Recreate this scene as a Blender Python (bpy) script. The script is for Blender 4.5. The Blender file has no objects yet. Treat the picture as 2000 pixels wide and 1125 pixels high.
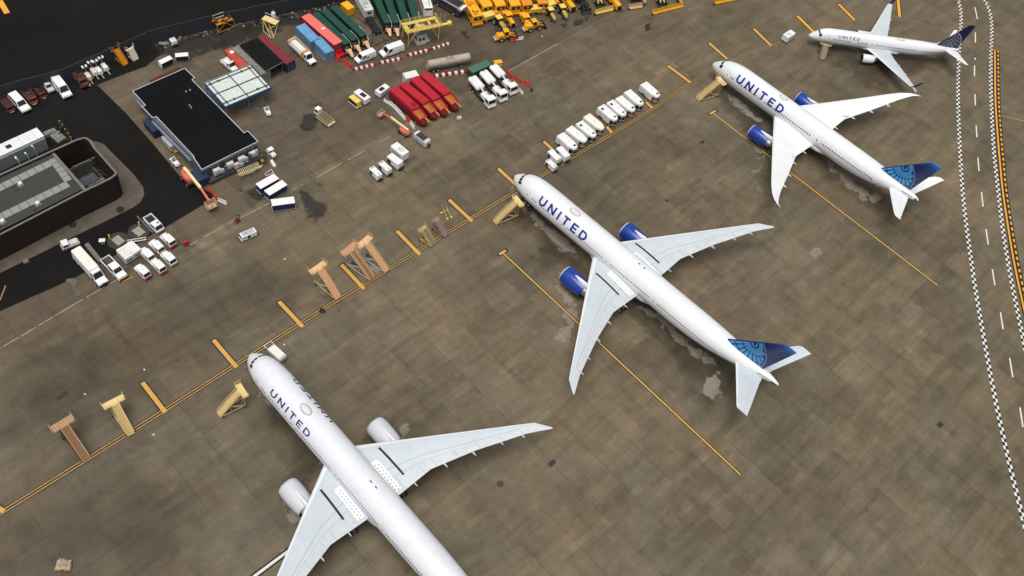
import bpy, math, random
import numpy as np
from mathutils import Vector, Matrix
R=math.radians
random.seed(7)
SC=bpy.context.scene; COL=SC.collection
# ---------------------------------------------------------------- camera (solved from the aircraft dimensions)
F,PITCH,ROLL,CH=1944.77,0.92506975,0.20557008,166.948
cf=np.array([0,math.cos(PITCH),-math.sin(PITCH)]); cr=np.array([1.,0,0]); cu=np.cross(cr,cf)
CR=math.cos(ROLL)*cr+math.sin(ROLL)*cu; CU=-math.sin(ROLL)*cr+math.cos(ROLL)*cu
def g(u,v,z=0.):
    d=cf+(u-1000)/F*CR-(v-562.5)/F*CU
    t=(CH-z)/-d[2]
    return Vector((t*d[0],t*d[1],z))
cd=bpy.data.cameras.new('camera'); cam=bpy.data.objects.new('camera',cd); COL.objects.link(cam)
mm=Matrix(((CR[0],CU[0],-cf[0],0),(CR[1],CU[1],-cf[1],0),(CR[2],CU[2],-cf[2],CH),(0,0,0,1)))
cam.matrix_world=mm; cd.sensor_width=36; cd.lens=36*F/2000; cd.clip_end=3000; cd.clip_start=1
SC.camera=cam
# ---------------------------------------------------------------- materials
def lin(c):
    c/=255.; return c/12.92 if c<=.04045 else ((c+.055)/1.055)**2.4
def S(r,gg,b,k=1.0): return (lin(r)*k,lin(gg)*k,lin(b)*k)
MATS={}
def mat(key,col,rough=.55,metal=0.,var=.12,scale=.6,streak=None,wear=None,wearamt=.5,spec=.4,coat=0.):
    if key in MATS: return MATS[key]
    m=bpy.data.materials.new(key); m.use_nodes=True; nt=m.node_tree; b=nt.nodes['Principled BSDF']
    b.inputs['Roughness'].default_value=rough; b.inputs['Metallic'].default_value=metal
    b.inputs['Specular IOR Level'].default_value=spec; b.inputs['Coat Weight'].default_value=coat
    tc=nt.nodes.new('ShaderNodeTexCoord'); src=tc.outputs['Object']
    if streak:
        mp=nt.nodes.new('ShaderNodeMapping'); mp.inputs['Scale'].default_value=streak; nt.links.new(src,mp.inputs[0]); src=mp.outputs[0]
    n=nt.nodes.new('ShaderNodeTexNoise'); n.inputs['Scale'].default_value=scale; n.inputs['Detail'].default_value=6; n.inputs['Roughness'].default_value=.65
    nt.links.new(src,n.inputs['Vector'])
    r=nt.nodes.new('ShaderNodeMapRange'); r.inputs[1].default_value=.3; r.inputs[2].default_value=.7; r.inputs[3].default_value=1-var; r.inputs[4].default_value=1+var*.6
    nt.links.new(n.outputs[0],r.inputs[0])
    mx=nt.nodes.new('ShaderNodeMix'); mx.data_type='RGBA'; mx.blend_type='MULTIPLY'; mx.inputs['Factor'].default_value=1
    mx.inputs['A'].default_value=(*col,1); nt.links.new(r.outputs[0],mx.inputs['B'])
    out=mx.outputs['Result']
    if wear:
        n2=nt.nodes.new('ShaderNodeTexNoise'); n2.inputs['Scale'].default_value=scale*2.2; n2.inputs['Detail'].default_value=8; n2.inputs['Roughness'].default_value=.7
        nt.links.new(tc.outputs['Object'],n2.inputs['Vector'])
        r2=nt.nodes.new('ShaderNodeMapRange'); r2.inputs[1].default_value=.52; r2.inputs[2].default_value=.66; r2.inputs[3].default_value=0; r2.inputs[4].default_value=wearamt
        nt.links.new(n2.outputs[0],r2.inputs[0])
        m2=nt.nodes.new('ShaderNodeMix'); m2.data_type='RGBA'; nt.links.new(r2.outputs[0],m2.inputs['Factor'])
        nt.links.new(out,m2.inputs['A']); m2.inputs['B'].default_value=(*wear,1); out=m2.outputs['Result']
    nt.links.new(out,b.inputs['Base Color'])
    MATS[key]=m; return m
mat('plane_white',(.765,.78,.795),.32,var=.04,scale=.25,spec=.5,wear=(.66,.66,.65),wearamt=.25)
mat('plane_white_old',(.735,.745,.785),.4,var=.05,scale=.3,wear=(.62,.62,.63),wearamt=.35)
mat('wing_white',(.78,.78,.78),.4,var=.05,scale=.2,wear=(.66,.66,.66),wearamt=.3)
mat('wing_grey',S(194,202,207),.45,var=.05,scale=.25,wear=S(180,184,188),wearamt=.4)
mat('flap_grey',S(196,201,204),.45,var=.06,scale=.4,wear=S(165,168,170),wearamt=.5)
mat('wing_seam',S(150,154,158),.6,var=.1)
mat('title_blue',S(28,36,128),.4,var=.05)
mat('title_navy',S(38,40,100),.4,var=.05)
mat('nacelle_blue',S(24,58,146),.25,var=.06,scale=.4,coat=.3)
mat('nacelle_lip',S(190,198,210),.3,metal=.3,var=.04)
mat('engine_dark',(.03,.03,.032),.5)
mat('exhaust_metal',(.32,.31,.30),.4,metal=.7)
mat('window_dark',S(62,66,72),.2,var=.05)
mat('window_grey',S(120,122,125),.3,var=.05)
mat('glass',(.012,.014,.017),.08,var=.05,spec=.6)
mat('black_line',(.018,.018,.02),.6)
mat('radome_grey',S(214,212,212),.5,var=.05)
mat('radome_edge',S(180,176,176),.5,var=.05)
mat('seam',S(205,206,208),.5,var=.03)
mat('slide_white',(.82,.82,.80),.6,var=.06,scale=2)
mat('slide_dot',S(120,122,120),.6)
mat('fin_navy',S(24,40,110),.3,var=.05)
mat('fin_navy_old',S(22,30,82),.3,var=.05)
mat('globe_light',S(76,166,226),.35,var=.12,scale=.5)
mat('globe_edge',S(120,180,228),.35)
mat('globe_gold',S(190,186,172),.4)
mat('nacelle_white',(.58,.58,.615),.4,var=.06,scale=.5,wear=(.46,.46,.48),wearamt=.4)
mat('dusty_tan',S(176,154,126),.7,var=.2,scale=2,wear=S(130,110,88),wearamt=.6)
mat('stair_dark',S(150,122,84),.75,var=.2,scale=2)
mat('pad_dark',S(58,53,47),.85,var=.15,scale=.8)
mat('hatch_beige',S(150,142,130),.8,var=.12,scale=1.2)
mat('manhole_brown',S(78,56,50),.8,var=.2,scale=3)
mat('cream_white',S(232,226,210),.5,var=.08,scale=.9,wear=S(205,196,178),wearamt=.4)
mat('fin_mid',S(28,84,165),.3,var=.05); mat('fin_tip',S(46,128,205),.3,var=.05)
mat('tyre',(.018,.018,.018),.8,var=.2,scale=3)
mat('rim',(.45,.45,.44),.4,var=.1,scale=4)
mat('gear_metal',(.5,.5,.5),.4,metal=.4)
mat('white',(.78,.78,.77),.4,var=.08,scale=.9,wear=(.55,.54,.50),wearamt=.3)
mat('white_dirty',(.60,.59,.55),.55,var=.14,scale=.9,wear=(.33,.31,.27),wearamt=.5)
mat('cream',S(226,212,190),.6,var=.1,scale=1.2,wear=S(170,150,125),wearamt=.4)
mat('grey_light',(.42,.43,.44),.5,var=.1,wear=(.25,.25,.25),wearamt=.4)
mat('grey_mid',(.20,.205,.21),.6,var=.12,wear=(.12,.12,.12),wearamt=.4)
mat('grey_dark',(.06,.062,.066),.6,var=.15)
mat('black',(.014,.014,.015),.6,var=.2)
mat('chassis',(.028,.028,.028),.7,var=.25,scale=2)
mat('red',S(200,28,40),.4,var=.1)
mat('trailer_red',S(180,28,46),.5,var=.14,scale=.5,wear=S(146,44,54),wearamt=.6)
mat('trailer_red_dark',S(112,16,26),.55,var=.2,scale=.8,wear=S(95,25,28),wearamt=.6)
mat('barrier_red',S(205,50,42),.5,var=.12)
mat('barricade_red',S(140,22,38),.5,var=.15)
mat('barrier_white',S(224,220,215),.55,var=.1,scale=2,wear=S(165,160,150),wearamt=.5)
mat('salmon',S(226,112,104),.55,var=.08,scale=.5,wear=S(214,96,88),wearamt=.5)
mat('container_red',S(150,30,42),.55,var=.15,scale=.8)
mat('maroon',S(92,44,44),.6,var=.25,scale=1.2,wear=S(80,45,40),wearamt=.6)
mat('maroon_red',S(124,52,46),.55,var=.22,scale=1.5,wear=S(90,45,40),wearamt=.6)
mat('rust',S(92,52,42),.8,var=.4,scale=2.5,wear=S(60,35,30),wearamt=.7)
mat('rust_orange',S(180,74,50),.7,var=.2,scale=1.2,wear=S(140,60,44),wearamt=.7)
mat('container_maroon',S(122,38,48),.6,var=.14,scale=.8,wear=S(95,34,40),wearamt=.5)
mat('container_navy',S(34,42,72),.6,var=.15,scale=.8)
mat('container_blue',S(104,160,202),.55,var=.12,scale=.6,wear=S(70,110,150),wearamt=.7)
mat('container_blue_side',S(112,138,168),.6,var=.2,scale=.8,wear=S(90,96,104),wearamt=.8)
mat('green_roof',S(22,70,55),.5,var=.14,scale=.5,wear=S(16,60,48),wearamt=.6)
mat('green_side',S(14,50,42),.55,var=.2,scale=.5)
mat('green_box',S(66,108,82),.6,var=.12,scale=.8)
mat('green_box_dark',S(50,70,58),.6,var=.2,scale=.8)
mat('tan',S(220,178,132),.65,var=.14,scale=1.5,wear=S(190,140,95),wearamt=.5)
mat('tan_pale',S(222,196,134),.65,var=.12,scale=1.5,wear=S(190,165,110),wearamt=.5)
mat('tan_brown',S(192,162,128),.7,var=.2,scale=2,wear=S(120,85,66),wearamt=.6)
mat('stair_yellow',S(212,184,96),.65,var=.15,scale=1.5,wear=S(170,145,90),wearamt=.5)
mat('step_brown',S(168,122,86),.75,var=.25,scale=3)
mat('step_dark',S(98,70,52),.8,var=.3,scale=3)
mat('yellow',S(238,170,34),.45,var=.12,scale=.9,wear=S(200,132,28),wearamt=.4)
mat('yellow_deep',S(222,142,30),.5,var=.15,scale=.9,wear=S(168,84,30),wearamt=.5)
mat('yellow_pale',S(234,200,96),.5,var=.12,scale=.9,wear=S(205,165,70),wearamt=.4)
mat('yellow_dark',S(184,128,28),.6,var=.2,scale=1.2,wear=S(110,70,25),wearamt=.6)
mat('wood_slat',S(214,140,62),.7,var=.2,scale=2)
mat('orange_red',S(222,110,90),.45,var=.1,scale=.9,wear=S(210,84,60),wearamt=.4)
mat('boom_cream',S(232,216,160),.5,var=.1)
mat('navy_side',S(34,38,82),.5,var=.12,scale=.8)
mat('blue_trim',S(26,68,124),.5,var=.1)
mat('blue_shed',S(34,50,74),.6,var=.15)
mat('roof_black',(.005,.0056,.0066),.85,var=.22,scale=.12,wear=(.0035,.004,.0048),wearamt=.6,spec=.10)
mat('roof_black_old',(.0085,.0083,.008),.85,var=.3,scale=.3,wear=(.016,.016,.015),wearamt=.5,spec=.12)
mat('wall_grey',S(96,100,106),.7,var=.15,scale=.7,wear=S(70,72,76),wearamt=.5)
mat('wall_dark',S(66,68,70),.75,var=.18,scale=.7)
mat('trim_light',S(186,190,196),.5,var=.1)
mat('lean_grey',S(116,122,132),.6,var=.15,scale=.8)
mat('canopy_white',S(214,220,214),.55,var=.08,scale=.8,wear=S(180,188,184),wearamt=.5)
mat('canopy_beam',S(70,66,62),.7,var=.15)
mat('concrete_old',S(128,126,120),.85,var=.3,scale=.9,wear=S(70,70,68),wearamt=.8)
mat('brick',S(50,41,37),.9,var=.25,scale=.5,wear=S(44,35,33),wearamt=.6,spec=.15)
mat('coping',S(112,108,102),.8,var=.16,scale=.8,wear=S(96,92,88),wearamt=.5)
mat('roof_gravel',S(60,60,56),.9,var=.2,scale=.6,streak=(1,4,1),wear=S(64,64,62),wearamt=.6)
mat('paver',S(138,139,137),.8,var=.1,scale=1.5)
mat('metal_white',S(222,224,222),.5,var=.06,scale=.5,wear=S(196,198,196),wearamt=.4)
mat('metal_side',S(140,146,148),.55,var=.1,scale=.8,wear=S(116,120,122),wearamt=.5)
mat('fence_panel',S(44,48,54),.75,var=.2,scale=.25,wear=S(40,44,50),wearamt=.6)
mat('tank_beige',S(176,164,148),.5,var=.22,scale=1.2,wear=S(110,100,90),wearamt=.8)
mat('silver',(.5,.51,.53),.35,metal=.4,var=.12)
mat('leaf',(.038,.046,.02),.8,var=.4,scale=3); mat('leaf_dark',(.018,.021,.012),.85,var=.4,scale=3)
mat('dirt_dark',(.016,.015,.013),.9,var=.4,scale=2)
mat('pipe_green',S(96,150,130),.5)
mat('yellow_paint',S(202,156,72),.7,var=.14,scale=1.6,wear=S(150,120,66),wearamt=.55)
mat('yellow_paint_bright',S(228,162,46),.7,var=.12,scale=1.6,wear=S(190,130,40),wearamt=.4)
mat('yellow_paint_worn',S(174,138,76),.75,var=.25,scale=1.4,wear=S(112,94,66),wearamt=.9)
mat('yellow_paint_faded',S(128,108,80),.8,var=.2,scale=1,wear=S(104,94,76),wearamt=.85)
mat('black_paint',(.017,.016,.015),.75,var=.3,scale=1.2,wear=(.06,.052,.042),wearamt=.6)
mat('white_paint',S(218,216,208),.7,var=.12,scale=1.6,wear=S(150,145,135),wearamt=.5)
mat('white_paint_worn',S(166,157,140),.8,var=.3,scale=1.1,wear=S(104,94,76),wearamt=1.)
mat('pink',S(225,90,130),.6)
# ---------------------------------------------------------------- mesh collector
class MB:
    def __init__(s,m='white'): s.v=[];s.f=[];s.fm=[];s.m=[];s.cur=0;s.use(m)
    def use(s,m):
        if m not in s.m: s.m.append(m)
        s.cur=s.m.index(m); return s
    def add(s,vs,fs):
        o=len(s.v); s.v+= [tuple(v) for v in vs]
        for f in fs: s.f.append(tuple(o+i for i in f)); s.fm.append(s.cur)
    def quad(s,a,b,c,d): s.add([a,b,c,d],[(0,1,2,3)])
    def tbox(s,x0,x1,y0,y1,z0,z1,tf=0,tb=0,ty=0,ch=0):
        """box whose top is set back by tf (front), tb (back), ty (sides)"""
        if ch:
            def ring(x0,x1,y0,y1,z,c): return [(x0+c,y0,z),(x1-c,y0,z),(x1,y0+c,z),(x1,y1-c,z),(x1-c,y1,z),(x0+c,y1,z),(x0,y1-c,z),(x0,y0+c,z)]
            a=ring(x0,x1,y0,y1,z0,ch);b=ring(x0+tb,x1-tf,y0+ty,y1-ty,z1-ch*.6,ch);c=ring(x0+tb+ch*.6,x1-tf-ch*.6,y0+ty+ch*.6,y1-ty-ch*.6,z1,ch*.7)
            s.loft([a,b,c],True,True)
        else:
            v=[(x0,y0,z0),(x1,y0,z0),(x1,y1,z0),(x0,y1,z0),(x0+tb,y0+ty,z1),(x1-tf,y0+ty,z1),(x1-tf,y1-ty,z1),(x0+tb,y1-ty,z1)]
            s.add(v,[(3,2,1,0),(4,5,6,7),(0,1,5,4),(1,2,6,5),(2,3,7,6),(3,0,4,7)])
        V=Vector
        return dict(f=[V((x1,y0,z0)),V((x1,y1,z0)),V((x1-tf,y1-ty,z1)),V((x1-tf,y0+ty,z1))],
          b=[V((x0,y1,z0)),V((x0,y0,z0)),V((x0+tb,y0+ty,z1)),V((x0+tb,y1-ty,z1))],
          r=[V((x0,y0,z0)),V((x1,y0,z0)),V((x1-tf,y0+ty,z1)),V((x0+tb,y0+ty,z1))],
          l=[V((x1,y1,z0)),V((x0,y1,z0)),V((x0+tb,y1-ty,z1)),V((x1-tf,y1-ty,z1))],
          t=[V((x0+tb,y0+ty,z1)),V((x1-tf,y0+ty,z1)),V((x1-tf,y1-ty,z1)),V((x0+tb,y1-ty,z1))])
    def patch(s,q,u0,u1,v0,v1,off=.012,th=.0):
        def P(u,v): return (q[0]*(1-u)+q[1]*u)*(1-v)+(q[3]*(1-u)+q[2]*u)*v
        n=(q[1]-q[0]).cross(q[3]-q[0]).normalized()
        c=[P(u0,v0),P(u1,v0),P(u1,v1),P(u0,v1)]
        b=[p-n*.03 for p in c]; t=[p+n*off for p in c]
        s.add(b+t,[(4,5,6,7),(0,1,5,4),(1,2,6,5),(2,3,7,6),(3,0,4,7)])
    def loft(s,rings,cap0=False,cap1=False,closed=True):
        n=len(rings[0]); vs=[p for r in rings for p in r]; fs=[]
        for i in range(len(rings)-1):
            for j in range(n if closed else n-1):
                k=(j+1)%n; fs.append((i*n+j,i*n+k,(i+1)*n+k,(i+1)*n+j))
        if cap0: fs.append(tuple(range(n-1,-1,-1)))
        if cap1: fs.append(tuple((len(rings)-1)*n+j for j in range(n)))
        s.add(vs,fs)
    def prism(s,poly,z0,z1,cap=True):
        a=[(p[0],p[1],z0) for p in poly]; b=[(p[0],p[1],z1) for p in poly]
        ar=sum(poly[i][0]*poly[(i+1)%len(poly)][1]-poly[(i+1)%len(poly)][0]*poly[i][1] for i in range(len(poly)))
        if ar<0: a.reverse(); b.reverse()
        s.loft([a,b],cap,True)
    def side(s,prof,y0,y1,ty=0,zt=None):
        """side profile (x,z) extruded across y, upper points drawn in by ty"""
        zt=zt or max(p[1] for p in prof); zl=min(p[1] for p in prof)
        k=lambda z:ty*max(0,(z-zl)/(zt-zl)-.5)*2
        ar=sum(prof[i][0]*prof[(i+1)%len(prof)][1]-prof[(i+1)%len(prof)][0]*prof[i][1] for i in range(len(prof)))
        pr=prof if ar<0 else prof[::-1]
        s.loft([[(x,y0+k(z),z) for x,z in pr],[(x,y1-k(z),z) for x,z in pr]],True,True)
    def cyl(s,p,q,r,r2=None,n=12,caps=True):
        p=Vector(p);q=Vector(q);d=(q-p).normalized(); a=d.orthogonal().normalized(); b=d.cross(a); r2=r if r2 is None else r2
        ra=[p+(a*math.cos(2*math.pi*i/n)+b*math.sin(2*math.pi*i/n))*r for i in range(n)]
        rb=[q+(a*math.cos(2*math.pi*i/n)+b*math.sin(2*math.pi*i/n))*r2 for i in range(n)]
        s.loft([ra,rb],caps,caps)
    def path(s,pts,r,n=6):
        for a,b in zip(pts[:-1],pts[1:]): s.cyl(a,b,r,n=n)
    def ball(s,c,r,sx=1,sy=1,sz=1,n=12):
        rings=[]
        for i in range(1,n//2):
            t=math.pi*i/(n//2); rings.append([(c[0]+sx*r*math.sin(t)*math.cos(2*math.pi*j/n),c[1]+sy*r*math.sin(t)*math.sin(2*math.pi*j/n),c[2]-sz*r*math.cos(t)) for j in range(n)])
        s.loft(rings,True,True)
    def mesh(s,name,smooth=False):
        me=bpy.data.meshes.new(name); me.from_pydata(s.v,[],s.f)
        for k in s.m: me.materials.append(MATS[k])
        me.polygons.foreach_set('material_index',s.fm)
        if smooth:
            me.polygons.foreach_set('use_smooth',[True]*len(me.polygons)); me.set_sharp_from_angle(angle=R(35))
        me.update(); return me
    def put(s,name,parent=None,smooth=False,label=None):
        o=bpy.data.objects.new(name,s.mesh(name,smooth)); COL.objects.link(o)
        if parent: o.parent=parent
        if label: o['label']=label
        return o
def tag(o,label=None,cat=None,group=None,kind=None):
    if label: o['label']=label
    if cat: o['category']=cat
    if group: o['group']=group
    if kind: o['kind']=kind
    return o
def E(name,loc=(0,0,0),rz=0):
    o=bpy.data.objects.new(name,None); COL.objects.link(o); o.location=loc; o.rotation_euler=(0,0,rz); o.empty_display_size=.2; return o
KIDS={}
def copy_tree(o,parent=None):
    c=o.copy(); COL.objects.link(c)
    if parent: c.parent=parent
    for ch in o.children: copy_tree(ch,c)
    return c
class Kind:
    def __init__(s,fn,KL_,**kw): s.fn=fn;s.L=KL_;s.kw=kw;s.proto=None
def spawn(K,a,b,z,label,cat,group=None,scale=True,mid=.5,smin=.8,smax=1.3):
    """put a thing of kind K with its front at pixel a and its rear at pixel b (both at height z)"""
    A=g(*a,z);B=g(*b,z); d=A-B; L=d.length
    if K.proto is None: K.proto=K.fn(**K.kw); o=K.proto
    else: o=copy_tree(K.proto)
    c=(A+B)/2; k=min(smax,max(smin,L/K.L)) if scale else 1
    o.location=(c.x,c.y,0); o.rotation_euler=(0,0,math.atan2(d.y,d.x)); o.scale=(k,k,k)
    for p in ('label','category','group'):
        if p in o: del o[p]
    tag(o,label,cat,group); return o
WM={}
def wheel(root,x,y,r=.36,w=.26,z=None,name='wheel'):
    k=(r,w)
    if k not in WM:
        m=MB('tyre'); m.cyl((0,-w/2,0),(0,w/2,0),r,n=14); m.use('rim'); m.cyl((0,-w/2-.012,0),(0,w/2+.012,0),r*.55,n=10); WM[k]=m.mesh('wheel')
    o=bpy.data.objects.new(name,WM[k]); COL.objects.link(o); o.parent=root; o.location=(x,y,r if z is None else z); return o
def wheels(root,xs,y,r=.36,w=.26):
    for x in xs:
        for sy in (-1,1): wheel(root,x,sy*y,r,w)
# ---------------------------------------------------------------- world and light (overcast)
w=bpy.data.worlds.new('World'); SC.world=w; w.use_nodes=True; nt=w.node_tree; bg=nt.nodes['Background']
sky=nt.nodes.new('ShaderNodeTexSky'); sky.sky_type='NISHITA'; sky.sun_disc=False; sky.sun_elevation=R(76); sky.sun_rotation=R(200); sky.dust_density=6; sky.air_density=1.; sky.ozone_density=1
hs=nt.nodes.new('ShaderNodeHueSaturation'); hs.inputs['Saturation'].default_value=.12
nt.links.new(sky.outputs[0],hs.inputs['Color']); nt.links.new(hs.outputs[0],bg.inputs[0]); bg.inputs[1].default_value=.080
sl=bpy.data.lights.new('sun','SUN'); sl.energy=1.1; sl.angle=R(38); sl.color=(1,.98,.955); so=bpy.data.objects.new('sun',sl); COL.objects.link(so)
az=R(200); so.rotation_euler=(R(14),0,math.pi-az); so.location=(0,0,200)
SC.view_settings.view_transform='Standard'; SC.view_settings.look='None'; SC.view_settings.gamma=1; SC.view_settings.exposure=0.48
# ---------------------------------------------------------------- ground
def ground_mat(name,base,ang=37.3,grid=True,lo=.72,hi=1.25,wet=.35,spec=.35,mask=False):
    m=bpy.data.materials.new(name); m.use_nodes=True; nt=m.node_tree; N=nt.nodes.new; Lk=nt.links.new; b=nt.nodes['Principled BSDF']
    geo=N('ShaderNodeNewGeometry'); mp=N('ShaderNodeMapping'); mp.inputs['Rotation'].default_value=(0,0,R(ang)); Lk(geo.outputs['Position'],mp.inputs[0])
    off=N('ShaderNodeVectorMath'); off.operation='ADD'; off.inputs[1].default_value=(19.45+7.53*40,-93.1+7.53*60,0); Lk(mp.outputs[0],off.inputs[0])
    P=off.outputs[0]
    def math_(op,a,bb=None,c=None):
        n=N('ShaderNodeMath'); n.operation=op
        for i,x in enumerate((a,bb,c)):
            if x is None: continue
            if isinstance(x,(int,float)): n.inputs[i].default_value=x
            else: Lk(x,n.inputs[i])
        return n.outputs[0]
    def noise(scale,detail=5,rough=.6,sx=1,sy=1,seed=0):
        q=N('ShaderNodeMapping'); q.inputs['Scale'].default_value=(sx,sy,1); q.inputs['Location'].default_value=(seed*13.7,seed*7.1,seed); Lk(P,q.inputs[0])
        n=N('ShaderNodeTexNoise'); n.inputs['Scale'].default_value=scale; n.inputs['Detail'].default_value=detail; n.inputs['Roughness'].default_value=rough; Lk(q.outputs[0],n.inputs['Vector']); return n.outputs[0]
    def rng(x,a,bb,c,d):
        n=N('ShaderNodeMapRange'); n.inputs[1].default_value=a;n.inputs[2].default_value=bb;n.inputs[3].default_value=c;n.inputs[4].default_value=d; Lk(x,n.inputs[0]); return n.outputs[0]
    def cell(sx,sy,seed,jx=0,jy=0):
        q=N('ShaderNodeMapping'); q.inputs['Scale'].default_value=(1/sx,1/sy,0); q.inputs['Location'].default_value=(jx,jy,0); Lk(P,q.inputs[0])
        fl=N('ShaderNodeVectorMath'); fl.operation='FLOOR'; Lk(q.outputs[0],fl.inputs[0])
        ad=N('ShaderNodeVectorMath'); ad.operation='ADD'; ad.inputs[1].default_value=(seed,seed*2,seed*3); Lk(fl.outputs[0],ad.inputs[0])
        wn=N('ShaderNodeTexWhiteNoise'); wn.noise_dimensions='3D'; Lk(ad.outputs[0],wn.inputs['Vector'])
        return wn.outputs['Value'],q.outputs[0]
    val=math_('MULTIPLY_ADD',noise(.017,4,.55,seed=1),1.1,.45)        # broad stains
    val=math_('MULTIPLY',val,rng(noise(.075,6,.62,seed=2),.3,.7,.90,1.08))
    val=math_('MULTIPLY',val,rng(noise(.5,6,.7,sx=.22,seed=3),.3,.7,.90,1.08))   # drag streaks along the stands
    val=math_('MULTIPLY',val,rng(noise(.5,7,.72,sy=.12,seed=8),.36,.64,.85,1.14))
    val=math_('MULTIPLY',val,rng(noise(.30,10,.74,seed=18),.37,.63,.88,1.11))
    val=math_('MULTIPLY',val,rng(noise(3.2,5,.75,seed=4),.28,.72,.88,1.11))
    tone=noise(.05,4,.6,seed=6)
    hue=None
    if grid:
        c1,q1=cell(7.53,7.53,3); hue,_=cell(7.53,7.53,31); val=math_('MULTIPLY',val,rng(c1,0,1,.925,1.07))
        c2,_=cell(30.12,15.06,5); val=math_('MULTIPLY',val,rng(c2,0,1,.94,1.06))
        c3,_=cell(3.765,7.53,11); val=math_('MULTIPLY',val,rng(math_('POWER',c3,6),0,1,1.0,.90))
        c4,_=cell(1.88,7.53,17,.3); val=math_('MULTIPLY',val,rng(math_('POWER',c4,12),0,1,1.0,1.2))
        c5,_=cell(7.53,3.765,23); val=math_('MULTIPLY',val,rng(math_('POWER',c5,9),0,1,1.0,.88))
        c6,_=cell(1.25,3.765,41,.17,.4); val=math_('MULTIPLY',val,rng(math_('POWER',c6,14),0,1,1.0,1.18))
        c7,_=cell(2.51,1.88,53,.6,.1); val=math_('MULTIPLY',val,rng(math_('POWER',c7,10),0,1,1.0,.90))
        c8,_=cell(3.765,3.765,61); val=math_('MULTIPLY',val,rng(c8,0,1,.965,1.03))
        sp=N('ShaderNodeSeparateXYZ'); Lk(q1,sp.inputs[0])
        def joint(x,wd):
            return rng(math_('ABSOLUTE',math_('SUBTRACT',math_('FRACT',math_('ADD',x,.5)),.5)),wd*.4,wd,1,0)
        wob=math_('MULTIPLY_ADD',noise(.9,3,seed=12),.010,-.005)
        jx=joint(math_('ADD',sp.outputs[0],wob),.0085); jy=joint(math_('ADD',sp.outputs[1],wob),.0085)
        jm=math_('MULTIPLY',jx,rng(noise(.11,2,seed=7),.40,.60,.03,.34)); jm2=math_('MULTIPLY',jy,rng(noise(.09,2,seed=9),.40,.62,.06,.54))
        val=math_('MULTIPLY',val,math_('SUBTRACT',1,math_('MAXIMUM',jm,jm2)))
        # rain-soaked rims along some joints
        jw=math_('MULTIPLY',joint(sp.outputs[1],.16),rng(noise(.14,4,seed=10),.5,.72,0,.16)); val=math_('MULTIPLY',val,math_('SUBTRACT',1,jw))
    else: val=math_('MULTIPLY',val,rng(noise(.035,5,.6,seed=17),.35,.65,.72,1.5)) if name=='asphalt' else val
    # dark rubber / oil spots
    val=math_('MULTIPLY',val,rng(noise(.22,4,.6,seed=15),.70,.80,1,.66))
    mx=N('ShaderNodeMix'); mx.data_type='RGBA'; mx.inputs['A'].default_value=(base[0]*1.07,base[1]*.985,base[2]*.93,1); mx.inputs['B'].default_value=(base[0]*.955,base[1]*.985,base[2]*1.03,1)
    Lk(rng(math_('ADD',tone,math_('MULTIPLY',math_('SUBTRACT',hue,.5),.20)) if grid else tone,.30,.70,0,1),mx.inputs['Factor'])
    vm=N('ShaderNodeVectorMath'); vm.operation='SCALE'; Lk(mx.outputs['Result'],vm.inputs[0]); Lk(val,vm.inputs['Scale']); Lk(vm.outputs[0],b.inputs['Base Color'])
    Lk(rng(val,lo,hi,wet,.72),b.inputs['Roughness']); b.inputs['Specular IOR Level'].default_value=spec
    if mask:
        at=N('ShaderNodeAttribute'); at.attribute_name='edge'; tr=N('ShaderNodeBsdfTransparent'); ms=N('ShaderNodeMixShader')
        a=math_('ADD',at.outputs['Fac'],math_('MULTIPLY',math_('SUBTRACT',noise(.42 if mask in (1,4) else .16,6 if mask in (1,4) else 4,.6,seed=21),.50),2.4 if mask in (1,4) else (1.6 if mask==2 else .9))); Lk(rng(a,{1:.38,2:.25,3:.25,4:.3}[int(mask)],{1:.60,2:.95,3:.95,4:.82}[int(mask)],0,{1:.8,2:.7,3:.36,4:.85}[int(mask)]),ms.inputs[0])
        Lk(tr.outputs[0],ms.inputs[1]); Lk(b.outputs[0],ms.inputs[2]); Lk(ms.outputs[0],nt.nodes['Material Output'].inputs[0])
    MATS[name]=m; return m
ground_mat('apron',(.131,.1055,.0650))
ground_mat('yard',(.101,.079,.050),lo=.6)
ground_mat('asphalt',(.0068,.0063,.0057),grid=False,wet=.6,spec=.13)
ground_mat('walk',(.094,.078,.058),ang=20,grid=False)
ground_mat('dry',(.26,.228,.18),grid=False,wet=.6,mask=True)
ground_mat('wetmark',(.030,.027,.023),grid=False,wet=.3,mask=4)
ground_mat('damp_shade',(.068,.055,.036),grid=False,wet=.3,mask=2)  # wet concrete, with soft shade under the aircraft put into the colour
ground_mat('damp_vignette',(.074,.060,.039),grid=False,wet=.35,mask=3)  # wet concrete and lens vignetting, both put into the colour
ground_mat('lightslab',(.15,.145,.135),grid=False,wet=.5,mask=True)
def inside(p,P):
    c=False; n=len(P)
    for i in range(n):
        a,b=P[i],P[i-1]
        if (a.y>p[1])!=(b.y>p[1]) and p[0]<(b.x-a.x)*(p[1]-a.y)/(b.y-a.y)+a.x: c=not c
    return c
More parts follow.
